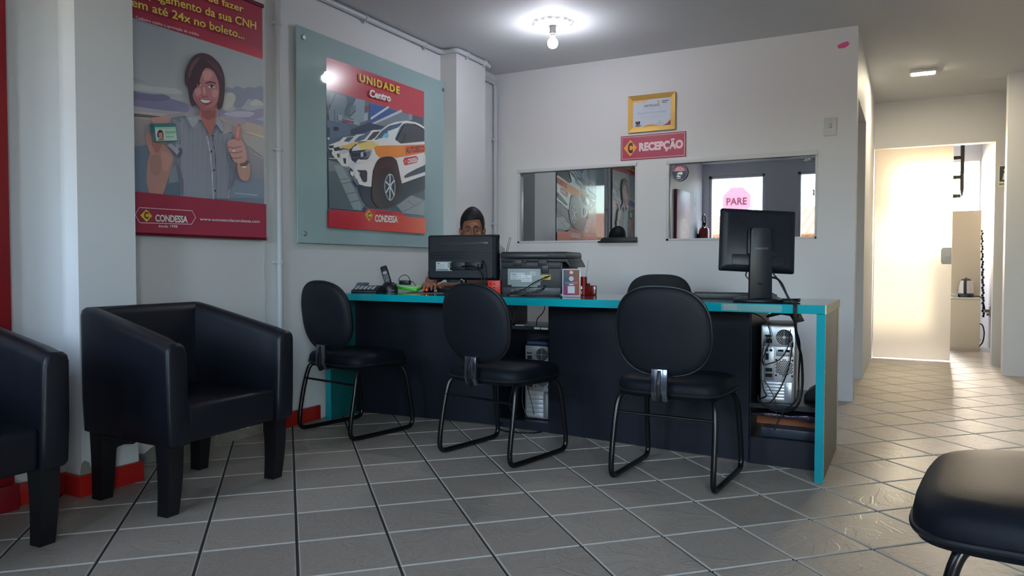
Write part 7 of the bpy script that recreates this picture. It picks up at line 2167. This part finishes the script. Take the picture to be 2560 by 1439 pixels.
m.box(-0.05, 0.05, -0.035, 0.035, 0, 0.004, 0.001)
m.M = Matrix.Translation((0.430, 9.60, 0.5835)) @ Matrix.Rotation(0.2, 4, 'Z')
m.box(-0.05, 0.05, -0.035, 0.035, 0.004, 0.016, 0.002)
m2 = MB()
m2.M = Matrix.Translation((0.438, 9.62, 0.5835)) @ Matrix.Rotation(0.2, 4, 'Z')
m2.box(-0.038, 0.030, -0.03, 0.03, 0, 0.030, 0.002)
tag(obj('paper_stack', m2, mat('off white paper', 'b9bbc4', 0.7)), 'small pale packet beside the kettle', 'packet')
m.bm.free()
# outlet with plug on the side wall and leads
ou = thing('wall_outlet', 'outlet with a plug on the wall right of the kettle', 'outlet', (0.80, 9.90, 0.42))
m = MB()
m.box(-0.010, 0.0, -0.04, 0.04, -0.06, 0.06, 0.003)
obj('plate', m, mat('ivory plastic', 'c6cbc8', 0.35), ou)
m = MB()
m.box(-0.055, -0.010, -0.018, 0.018, -0.015, 0.020, 0.004)
m.box(-0.035, -0.010, -0.014, 0.014, -0.050, -0.022, 0.004)
obj('plug', m, mat('grey plug', '8f8b84', 0.5), ou)
m = cable([(0.62, 9.66, 0.592), (0.668, 9.68, 0.5915), (0.71, 9.75, 0.570), (0.735, 9.85, 0.50), (0.750, 9.90, 0.44), (0.745, 9.90, 0.42)], 0.006)
tag(obj('kettle_lead', m, mat('dark lead', '3a342e', 0.5)), 'dark lead running from the kettle to the wall outlet', 'cable')
m = cable([(0.700, 9.86, 0.28), (0.728, 9.86, 0.26), (0.745, 9.86, 0.18), (0.735, 9.86, 0.08), (0.705, 9.86, 0.03), (0.690, 9.84, 0.008)], 0.007)
tag(obj('floor_lead', m, mat('dark lead', '3a342e', 0.5)), 'dark lead looping down to the floor right of the low cabinet', 'cable')
# black bracket and black chain against the bright window
M_sil = mat('black iron', '141414', 0.5)
br = thing('shelf_bracket', 'black iron upright with three stub arms against the bright far window', 'bracket', (0.565, 10.60, 2.05))
yb = 10.60
m = world_mb(br)
m.box(0.520, 0.562, yb, yb + 0.03, 1.86, CEIL, 0.003)
m.prism([(0.522, 1.865), (0.562, 1.865), (0.556, 1.81), (0.545, 1.765), (0.535, 1.78), (0.527, 1.82)], yb, yb + 0.03, 'y')
obj('upright', m, M_sil, br)
for z in (2.244, 2.010, 1.781):
    m = world_mb(br)
    m.box(0.443, 0.530, yb, yb + 0.03, z - 0.022, z + 0.022, 0.003)
    obj('arm', m, M_sil, br)
m = MB()
for i in range(34):
    z = 0.34 + i * 0.0295
    s = 0.006 * math.sin(i * 2.2)
    m.box(0.704 + 0.034 * (1 - i / 34) + s, 0.728 + 0.032 * (1 - i / 34) + s, 10.05, 10.075, z, z + 0.0295, 0.005)
tag(obj('hanging_strap', m, M_sil), 'knobbly black strap hanging in the gap right of the tall cream cabinet', 'strap')
# small notice on the wall of the passage
P = Print(1.6)
P.rect(0, 0, 0.11, 0.20, 'cfc8b8')
P.rect(0.008, 0.050, 0.102, 0.192, '2a3038')
P.oval(0.055, 0.155, 0.016, 0.016, 'cfc8b8', 20)
P.poly([(0.030, 0.065), (0.080, 0.065), (0.070, 0.132), (0.040, 0.132)], 'cfc8b8')
P.text('MASCULINO', 0.055, 0.016, 0.096, 0.020, '3a3c40', 0.03, 1, 'c')
o = P.build('notice', frame_M((0.715, 8.298, 1.665), (1, 0, 0), (0, 0, 1)), None, print_mat('printed paper'), 0.002, '8a8478')
tag(o, 'small dark notice on the end wall right of the bright opening', 'notice')
# ------------------------------------------------------------------ the man behind the desk
M_skin = mat('skin', '8a5a44', 0.5, bump=(90, 0.05), var=(9, 0.06))
M_hair = mat('dark hair', '0b0c12', 0.55, bump=(160, 0.5))
M_shirt = mat('grey green shirt', '4d5a5e', 0.8, bump=(120, 0.2))
M_trouser = mat('dark jeans', '1d2430', 0.85)
ML = Vector((-2.611, 4.320, 0))
MR = math.radians(30)
man = thing('person', 'man with short dark hair working at the computer behind the desk', 'person', ML, MR)
# local frame: facing -y, his right hand on the -x side
def L2(wx, wy, wz):
    """world point to his own frame"""
    d = Vector((wx, wy, wz)) - ML
    c, s = math.cos(-MR), math.sin(-MR)
    return (d.x * c - d.y * s, d.x * s + d.y * c, d.z)
def limb(m, pts, rads, n=14, sub=5):
    P = bez(pts, sub)
    k = len(P)
    R = []
    for i in range(k):
        t = i / (k - 1) * (len(rads) - 1)
        a = min(int(t), len(rads) - 2)
        R.append(rads[a] + (rads[a + 1] - rads[a]) * (t - a))
    m.tube(P, R, n)
    for p, r in ((P[0], R[0]), (P[-1], R[-1])):
        m.ell(p, r, r, r, 12, 8)
def remesh(name, m, vox, mt, parent, smooth_it=4):
    me = bpy.data.meshes.new(name)
    m.bm.to_mesh(me)
    m.bm.free()
    o = bpy.data.objects.new(name, me)
    COL.objects.link(o)
    r = o.modifiers.new('r', 'REMESH')
    r.mode = 'VOXEL'
    r.voxel_size = vox
    s = o.modifiers.new('s', 'SMOOTH')
    s.factor = 0.5
    s.iterations = smooth_it
    bpy.context.view_layer.update()
    dg = bpy.context.evaluated_depsgraph_get()
    me2 = bpy.data.meshes.new_from_object(o.evaluated_get(dg))
    bpy.data.objects.remove(o)
    bpy.data.meshes.remove(me)
    me2.name = name
    me2.materials.clear()
    me2.materials.append(mt)
    for p in me2.polygons:
        p.use_smooth = True
    return obj(name, me2, None, parent)

HC = Vector((0.0, -0.115, 1.153))        # centre of the skull
shR, shL = (-0.185, -0.02, 0.960), (0.185, -0.02, 0.960)
hand = L2(-2.608, 3.800, DZ + 0.045)     # knuckles over the mouse
wrR = L2(-2.655, 3.870, DZ + 0.040)
elR = L2(-2.800, 4.120, DZ + 0.075)
elL = L2(-2.360, 4.125, DZ + 0.055)
wrL = L2(-2.520, 4.020, DZ + 0.042)
b = MB()
# trunk
rings = []
for z, rx, ry, y in ((0.485, 0.165, 0.115, 0.06), (0.56, 0.165, 0.115, 0.06), (0.68, 0.150, 0.102, 0.04), (0.80, 0.158, 0.108, 0.015), (0.89, 0.178, 0.112, -0.01), (0.95, 0.165, 0.092, -0.02), (0.99, 0.105, 0.066, -0.03), (1.02, 0.060, 0.058, -0.045)):
    rings.append([(rx * math.cos(a), y + ry * math.sin(a), z) for a in [2 * PI * k / 28 for k in range(28)]])
b.loft(rings)
b.tube([(0, -0.045, 1.00), (0, -0.075, 1.05), (0, -0.095, 1.10)], [0.062, 0.054, 0.055], 18)
# head: skull, jaw, brow, nose, cheeks, ears
c = HC
b.ell((c.x, c.y + 0.012, c.z + 0.028), 0.074, 0.094, 0.092, 26, 18)
b.ell((c.x, c.y - 0.030, c.z - 0.030), 0.062, 0.062, 0.085, 22, 16)
b.ell((c.x, c.y - 0.048, c.z - 0.088), 0.036, 0.034, 0.030, 18, 12)
b.ell((c.x, c.y - 0.074, c.z + 0.030), 0.050, 0.020, 0.022, 18, 10)
for s in (-1, 1):
    b.ell((c.x + s * 0.042, c.y - 0.060, c.z - 0.030), 0.022, 0.028, 0.026, 14, 10)
    b.ell((c.x + s * 0.030, c.y - 0.082, c.z + 0.024), 0.020, 0.011, 0.0075, 14, 8)
    b.ell((c.x + s * 0.0775, c.y + 0.008, c.z - 0.008), 0.009, 0.020, 0.033, 12, 10)
    b.ell((c.x + s * 0.083, c.y + 0.014, c.z + 0.004), 0.006, 0.018, 0.022, 12, 10)
    b.ell((c.x + s * 0.012, c.y - 0.099, c.z - 0.040), 0.0085, 0.010, 0.008, 10, 8)
b.tube([(c.x, c.y - 0.088, c.z + 0.014), (c.x, c.y - 0.100, c.z - 0.016), (c.x, c.y - 0.108, c.z - 0.038)], [0.0085, 0.0095, 0.012], 12)
b.ell((c.x, c.y - 0.108, c.z - 0.038), 0.0115, 0.0115, 0.010, 12, 8)
b.ell((c.x, c.y - 0.088, c.z - 0.066), 0.024, 0.012, 0.0065, 14, 8)
b.ell((c.x, c.y - 0.086, c.z - 0.077), 0.021, 0.012, 0.0065, 14, 8)
# arms
limb(b, [shR, (shR[0] - 0.03, (shR[1] + elR[1]) / 2, 0.90), elR], [0.056, 0.048, 0.041])
limb(b, [elR, ((elR[0] + wrR[0]) / 2, (elR[1] + wrR[1]) / 2, (elR[2] + wrR[2]) / 2 + 0.006), wrR], [0.043, 0.041, 0.027])
limb(b, [shL, (shL[0] + 0.03, (shL[1] + elL[1]) / 2, 0.89), elL], [0.056, 0.048, 0.041])
limb(b, [elL, ((elL[0] + wrL[0]) / 2, (elL[1] + wrL[1]) / 2, (elL[2] + wrL[2]) / 2 + 0.004), wrL], [0.043, 0.040, 0.027])
# hands
def hand_mesh(m, wrist, dirv, side, curl, spread=1.0, lift=0.0):
    """palm and five fingers; dirv: forward in the plane of the table, side: +1 thumb towards dirv rotated to his left"""
    f = Vector((dirv[0], dirv[1], 0)).normalized()
    r = Vector((f.y, -f.x, 0)) * side           # from little finger towards the thumb
    w = Vector(wrist)
    up = Vector((0, 0, 1))
    pc = w + f * 0.052 + up * (0.004 + lift)
    for k in range(5):
        q = w + f * (0.012 + k * 0.019) + up * (0.002 + lift * k / 4)
        for j in (-1, 0, 1):
            m.ell(q + r * (j * (0.015 + 0.003 * k)), 0.0185, 0.0185, 0.0145, 12, 8)
    lens = (0.072, 0.084, 0.078, 0.062)
    offs = (0.031, 0.0105, -0.0105, -0.030)
    for i in range(4):
        base = w + f * (0.082 + (0.006 if i in (1, 2) else 0.0)) + r * offs[i] + up * (0.004 + lift)
        Ls = lens[i]
        d = (f + r * (offs[i] * 2.5 * spread)).normalized()
        drop = curl * (1.0 + 0.1 * i)
        pts = [base - d * 0.02, base + d * Ls * 0.25 + up * 0.006, base + d * Ls * 0.62 - up * drop * 0.35, base + d * Ls * (1.0 - 0.25 * curl / 0.03) - up * drop]
        limb(m, pts, [0.0105, 0.0098, 0.009, 0.0075], 10, 4)
    tb = w + f * 0.030 + r * 0.030 + up * 0.0
    td = (f * 0.75 + r * 0.66).normalized()
    limb(m, [tb - td * 0.01, tb + td * 0.030 - up * 0.004, tb + td * 0.052 + f * 0.008 - up * 0.012, tb + td * 0.062 + f * 0.022 - up * 0.020], [0.0135, 0.0125, 0.011, 0.009], 10, 4)
fd = (hand[0] - wrR[0], hand[1] - wrR[1])
hand_mesh(b, wrR, fd, -1, 0.026, 1.2, 0.004)
fl_ = (wrL[0] - elL[0], wrL[1] - elL[1])
hand_mesh(b, wrL, (fl_[0] * 1.0, fl_[1] * 1.0 - 0.02), 1, 0.022, 0.8, 0.0)
# legs and feet
for s in (-1, 1):
    hip, knee, ank = (s * 0.09, 0.06, 0.562), (s * 0.13, -0.385, 0.545), (s * 0.13, -0.30, 0.10)
    limb(b, [hip, (s * 0.115, -0.16, 0.570), knee], [0.080, 0.072, 0.055])
    limb(b, [knee, (s * 0.132, -0.335, 0.33), ank], [0.055, 0.050, 0.036])
    b.ell((s * 0.13, -0.335, 0.050), 0.040, 0.105, 0.040, 16, 10)
remesh('body', b, 0.0042, M_skin, man, 3)
# clothes
b = MB()
rings = []
for z, rx, ry, y in ((0.50, 0.182, 0.135, 0.055), (0.58, 0.182, 0.132, 0.055), (0.68, 0.168, 0.120, 0.038), (0.80, 0.174, 0.124, 0.012), (0.89, 0.192, 0.126, -0.012), (0.95, 0.178, 0.104, -0.022), (0.99, 0.122, 0.082, -0.032), (1.012, 0.082, 0.074, -0.042)):
    rings.append([(rx * math.cos(a), y + ry * math.sin(a), z) for a in [2 * PI * k / 28 for k in range(28)]])
b.loft(rings)
for sh, el, s in ((shR, elR, -1), (shL, elL, 1)):
    mid = Vector((sh[0] + s * 0.03, (sh[1] + el[1]) / 2, 0.895))
    e = Vector(sh).lerp(Vector(el), 0.70)
    limb(b, [sh, tuple(Vector(sh).lerp(mid, 0.6)), tuple(mid.lerp(e, 0.9))], [0.070, 0.066, 0.064])
remesh('shirt', b, 0.007, M_shirt, man, 4)
b = MB()
b.loft([[(rx * math.cos(a), y + ry * math.sin(a), z) for a in [2 * PI * k / 24 for k in range(24)]] for z, rx, ry, y in ((0.478, 0.178, 0.130, 0.06), (0.50, 0.180, 0.132, 0.06), (0.56, 0.176, 0.126, 0.06))])
for s in (-1, 1):
    limb(b, [(s * 0.09, 0.06, 0.562), (s * 0.115, -0.16, 0.570), (s * 0.13, -0.385, 0.545)], [0.090, 0.082, 0.066])
    limb(b, [(s * 0.13, -0.385, 0.545), (s * 0.132, -0.335, 0.33), (s * 0.13, -0.305, 0.13)], [0.066, 0.062, 0.056])
remesh('trousers', b, 0.008, M_trouser, man, 3)
for s in (-1, 1):
    m = MB()
    o1 = superout(0.094, 0.275, 2.4, 28)
    m.loft([[(s * 0.13 + x * k, -0.338 + y * k, z) for x, y in o1] for k, z in ((0.96, 0.0), (1.0, 0.01), (0.98, 0.035), (0.86, 0.065), (0.55, 0.092), (0.3, 0.098))])
    obj('shoe', m, M_blackplastic, man, 60)
# hair: cap over the skull, faded at the sides, swept to his left
b = MB()
nu, nv = 48, 22
rings = []
for j in range(nv + 1):
    v = j / nv
    ring = []
    for i in range(nu):
        a = 2 * PI * i / nu
        front = max(0.0, -math.sin(a))            # towards the face
        side = abs(math.cos(a))
        # how far down the hair reaches, as polar angle from the crown
        q_ = max(0.0, min(1.0, (front - 0.40) / 0.26))
        q_ = q_ * q_ * (3 - 2 * q_)
        lo = 1.80 - 0.66 * q_
        lo -= 0.09 * math.cos(a) * q_
        th = v * lo
        thick = (0.016 if v < 0.55 else 0.016 - 0.013 * (v - 0.55) / 0.45)
        top = 1.0 - v
        swell = 0.026 * max(0, math.cos(th)) + 0.006 * front * (1 - abs(v - 0.8))
        rx, ry, rz = 0.0745 + thick, 0.0945 + thick, 0.0925 + thick + swell
        ring.append((c.x + rx * math.sin(th) * math.cos(a), c.y + 0.012 + ry * math.sin(th) * math.sin(a), c.z + 0.028 + rz * math.cos(th)))
    rings.append(ring)
inner = [[(c.x + (p[0] - c.x) * 0.93, c.y + 0.012 + (p[1] - c.y - 0.012) * 0.93, c.z + 0.028 + (p[2] - c.z - 0.028) * 0.93) for p in r] for r in rings[::-1]]
b.loft(rings + inner, cap=False)
obj('hair', b, M_hair, man, 70)
# beard shadow hidden by the screen; brows and eyes
for s in (-1, 1):
    m = MB()
    limb(m, [(c.x + s * 0.013, c.y - 0.0935, c.z + 0.023), (c.x + s * 0.030, c.y - 0.0925, c.z + 0.0285), (c.x + s * 0.047, c.y - 0.080, c.z + 0.024)], [0.0032, 0.0036, 0.0018], 8)
    obj('eyebrow', m, M_hair, man, 60)
    m = MB()
    m.ell((c.x + s * 0.030, c.y - 0.0790, c.z + 0.004), 0.0125, 0.0125, 0.0120, 18, 12)
    e = obj('eye', m, mat('eye white', '8f8078', 0.25), man, 60)
    m = MB()
    m.ell((c.x + s * 0.030, c.y - 0.0900, c.z + 0.0015), 0.0058, 0.0024, 0.0058, 14, 8)
    obj('iris', m, mat('dark iris', '120a08', 0.15), e, 60)
    m = MB()
    m.loft([[(c.x + s * 0.030 + 0.0142 * math.cos(a) * math.sin(t), c.y - 0.0790 - 0.0142 * math.sin(a) * math.sin(t), c.z + 0.004 + 0.0138 * math.cos(t)) for a in [PI * (0.02 + 0.96 * k / 12) for k in range(13)]] for t in [0.30 + 1.22 * j / 5 for j in range(6)]], cap=False, closed=False)
    obj('eyelid', m, M_skin, man, 70)
# ------------------------------------------------------------------ the room's front, seen in the mirror panes
M_tile = None
def roof_mat():
    m = bpy.data.materials.new('clay roof tiles')
    m.use_nodes = True
    nt = m.node_tree
    b = nt.nodes['Principled BSDF']
    tc = nt.nodes.new('ShaderNodeTexCoord')
    wv = nt.nodes.new('ShaderNodeTexWave')
    wv.wave_type = 'BANDS'
    wv.bands_direction = 'X'
    wv.inputs['Scale'].default_value = 1.3
    wv.inputs['Distortion'].default_value = 0.6
    nt.links.new(tc.outputs['Object'], wv.inputs['Vector'])
    cr = nt.nodes.new('ShaderNodeValToRGB')
    cr.color_ramp.elements[0].color = (*hexc('8a4a34'), 1)
    cr.color_ramp.elements[1].color = (*hexc('c98a66'), 1)
    nt.links.new(wv.outputs[0], cr.inputs[0])
    nt.links.new(cr.outputs[0], b.inputs['Base Color'])
    b.inputs['Roughness'].default_value = 0.85
    bp = nt.nodes.new('ShaderNodeBump')
    bp.inputs['Distance'].default_value = 0.08
    nt.links.new(wv.outputs[0], bp.inputs['Height'])
    nt.links.new(bp.outputs[0], b.inputs['Normal'])
    return m
M_roof = roof_mat()
def house(label, x0, x1, y0, y1, ze, zr, wall, chim=None):
    h = thing('house', label, 'house', ((x0 + x1) / 2, (y0 + y1) / 2, -3.4), 0, 'houses across the street')
    m = world_mb(h)
    m.box(x0, x1, y0, y1, -3.4, ze)
    for k in range(int((x1 - x0) / 1.6)):
        m.box(x0 + 0.5 + k * 1.6, x0 + 1.2 + k * 1.6, y1 - 0.01, y1 + 0.02, ze - 1.7, ze - 0.6)
    obj('house_wall', m, mat('house wall ' + wall, wall, 0.8), h, 0)
    m = world_mb(h)
    ym = (y0 + y1) / 2
    o = 0.35
    m.loft([[(x0 - o, y1 + o, ze - 0.05), (x1 + o, y1 + o, ze - 0.05)], [(x0 - o, ym, zr), (x1 + o, ym, zr)], [(x0 - o, y0 - o, ze - 0.05), (x1 + o, y0 - o, ze - 0.05)]], cap=False, closed=False)
    m.loft([[(x0 - o, y1 + o, ze - 0.17), (x1 + o, y1 + o, ze - 0.17)], [(x0 - o, ym, zr - 0.15), (x1 + o, ym, zr - 0.15)], [(x0 - o, y0 - o, ze - 0.17), (x1 + o, y0 - o, ze - 0.17)]], cap=False, closed=False)
    obj('roof', m, M_roof, h, 0)
    if chim:
        m = world_mb(h)
        m.box(chim - 0.25, chim + 0.25, ym + 1.0, ym + 1.5, ze, zr + 0.5)
        obj('chimney', m, mat('grey chimney', '6a6460', 0.8), h, 0)
house('white house with a clay tiled roof across the street, seen in the right office window', -4.3, 6.5, -20.0, -12.0, 1.90, 2.95, 'e8dcc4', -0.2)
house('pale low house beside the clay roofed one, seen in the right office window', -14.0, -5.6, -24.0, -14.0, 2.0, 2.9, 'e6e6e2')
g = MB()
g.box(-60, 60, -80, FY - 0.3, -3.6, -3.4)
struct('ground', g, mat('street', '6d6a66', 0.9), smooth=0)
# octagonal decal on the street window, printed to be read from outside
P = Print(1.0, -0.00012)
R_ = 0.25
oct_ = lambda r: [(r * math.cos(PI / 8 + k * PI / 4), r * math.sin(PI / 8 + k * PI / 4)) for k in range(8)]
P.poly(oct_(R_), 'f0dce2')
P.poly(oct_(R_ * 0.94), 'e2b4c0')
P.text('PARE', 0, -0.06, 0.32, 0.115, 'b07888', 0.03, 1, 'c')
def decal_mat():
    m = print_mat('see through decal', 0.4)
    nt = m.node_tree
    b = nt.nodes['Principled BSDF']
    t = nt.nodes.new('ShaderNodeBsdfTranslucent')
    at = [n for n in nt.nodes if n.type == 'VERTEX_COLOR'][0]
    nt.links.new(at.outputs[0], t.inputs[0])
    x = nt.nodes.new('ShaderNodeMixShader')
    x.inputs[0].default_value = 0.75
    o = [n for n in nt.nodes if n.type == 'OUTPUT_MATERIAL'][0]
    nt.links.new(b.outputs[0], x.inputs[1])
    nt.links.new(t.outputs[0], x.inputs[2])
    nt.links.new(x.outputs[0], o.inputs[0])
    return m
o = P.build('stop_decal', frame_M((-2.50, FY - 0.050, 1.95), (1, 0, 0), (0, 0, 1)), None, decal_mat())
tag(o, 'pinkish octagonal stop decal on the street window, seen in the right office window', 'decal')
# red door leaf on the left wall
rd = thing('red_door_leaf', 'red door leaf on the left wall near the street, seen in the right office window', 'door', (-3.03, 0.42, 0))
m = world_mb(rd)
m.box(-3.028, -2.985, 0.0, 0.70, 0.01, 2.02, 0.004)
obj('leaf', m, mat('faded red door', '8e3a44', 0.4), rd)
m = world_mb(rd)
m.cyl((-2.985, 0.64, 1.0), 0.011, 0.04, 12, 'x')
m.box(-2.952, -2.938, 0.54, 0.652, 0.99, 1.012, 0.003)
obj('handle', m, mat('brushed steel', 'b8bcc0', 0.3, 1.0), rd)
P = Print(1.0)
P.rect(0, 0, 0.16, 0.21, 'd8d8d6')
for i in range(6):
    P.rect(0.02, 0.03 + i * 0.025, 0.12 - 0.02 * (i % 2), 0.04 + i * 0.025, '8a8a8e')
o = P.build('paper_notice', frame_M((-2.984, 0.25, 1.40), (0, 1, 0), (0, 0, 1)), None, print_mat('printed paper'))
tag(o, 'white paper notice stuck on the red door leaf', 'notice')
# fire extinguisher with its arrow sign in the front corner
fe = thing('fire_extinguisher', 'fire extinguisher with looped hose on the left wall, seen in the right office window', 'fire extinguisher', (-2.93, -0.62, 1.10))
m = MB()
m.lathe([(0.075, 0.0), (0.082, 0.012), (0.082, 0.36), (0.070, 0.41), (0.030, 0.44), (0.022, 0.47)], 28)
obj('cylinder', m, mat('extinguisher red', '8c2a28', 0.3), fe, 50)
m = MB()
m.cyl((0, 0, 0.465), 0.025, 0.04, 16, 'z', 0.003)
m.box(-0.012, 0.012, -0.10, 0.03, 0.505, 0.520, 0.003)
m.box(-0.012, 0.012, -0.09, 0.0, 0.530, 0.542, 0.003)
obj('valve', m, M_blackplastic, fe)
m = MB()
m.tube([(0.03, 0.12 + 0.105 * math.cos(a), 0.52 + 0.105 * math.sin(a)) for a in [2 * PI * k / 28 for k in range(26)]], 0.011, 10)
obj('hose', m, M_blackplastic, fe)
m = MB()
m.box(-0.10, -0.07, -0.05, 0.05, 0.25, 0.33, 0.003)
obj('wall_bracket', m, M_blackmetal, fe)
P = Print(1.0)
P.rect(-0.09, -0.15, 0.09, 0.15, 'a9aeb2')
P.rect(-0.025, -0.02, 0.025, 0.12, '4a5056')
P.poly([(-0.055, -0.02), (0.055, -0.02), (0, -0.11)], '4a5056')
o = P.build('arrow_sign', frame_M((-3.028, -0.45, 1.93), (0, 1, 0), (0, 0, 1)), None, print_mat('printed paper'), 0.0012, '8a8a8a')
tag(o, 'small sign with a downward arrow above the fire extinguisher', 'sign')
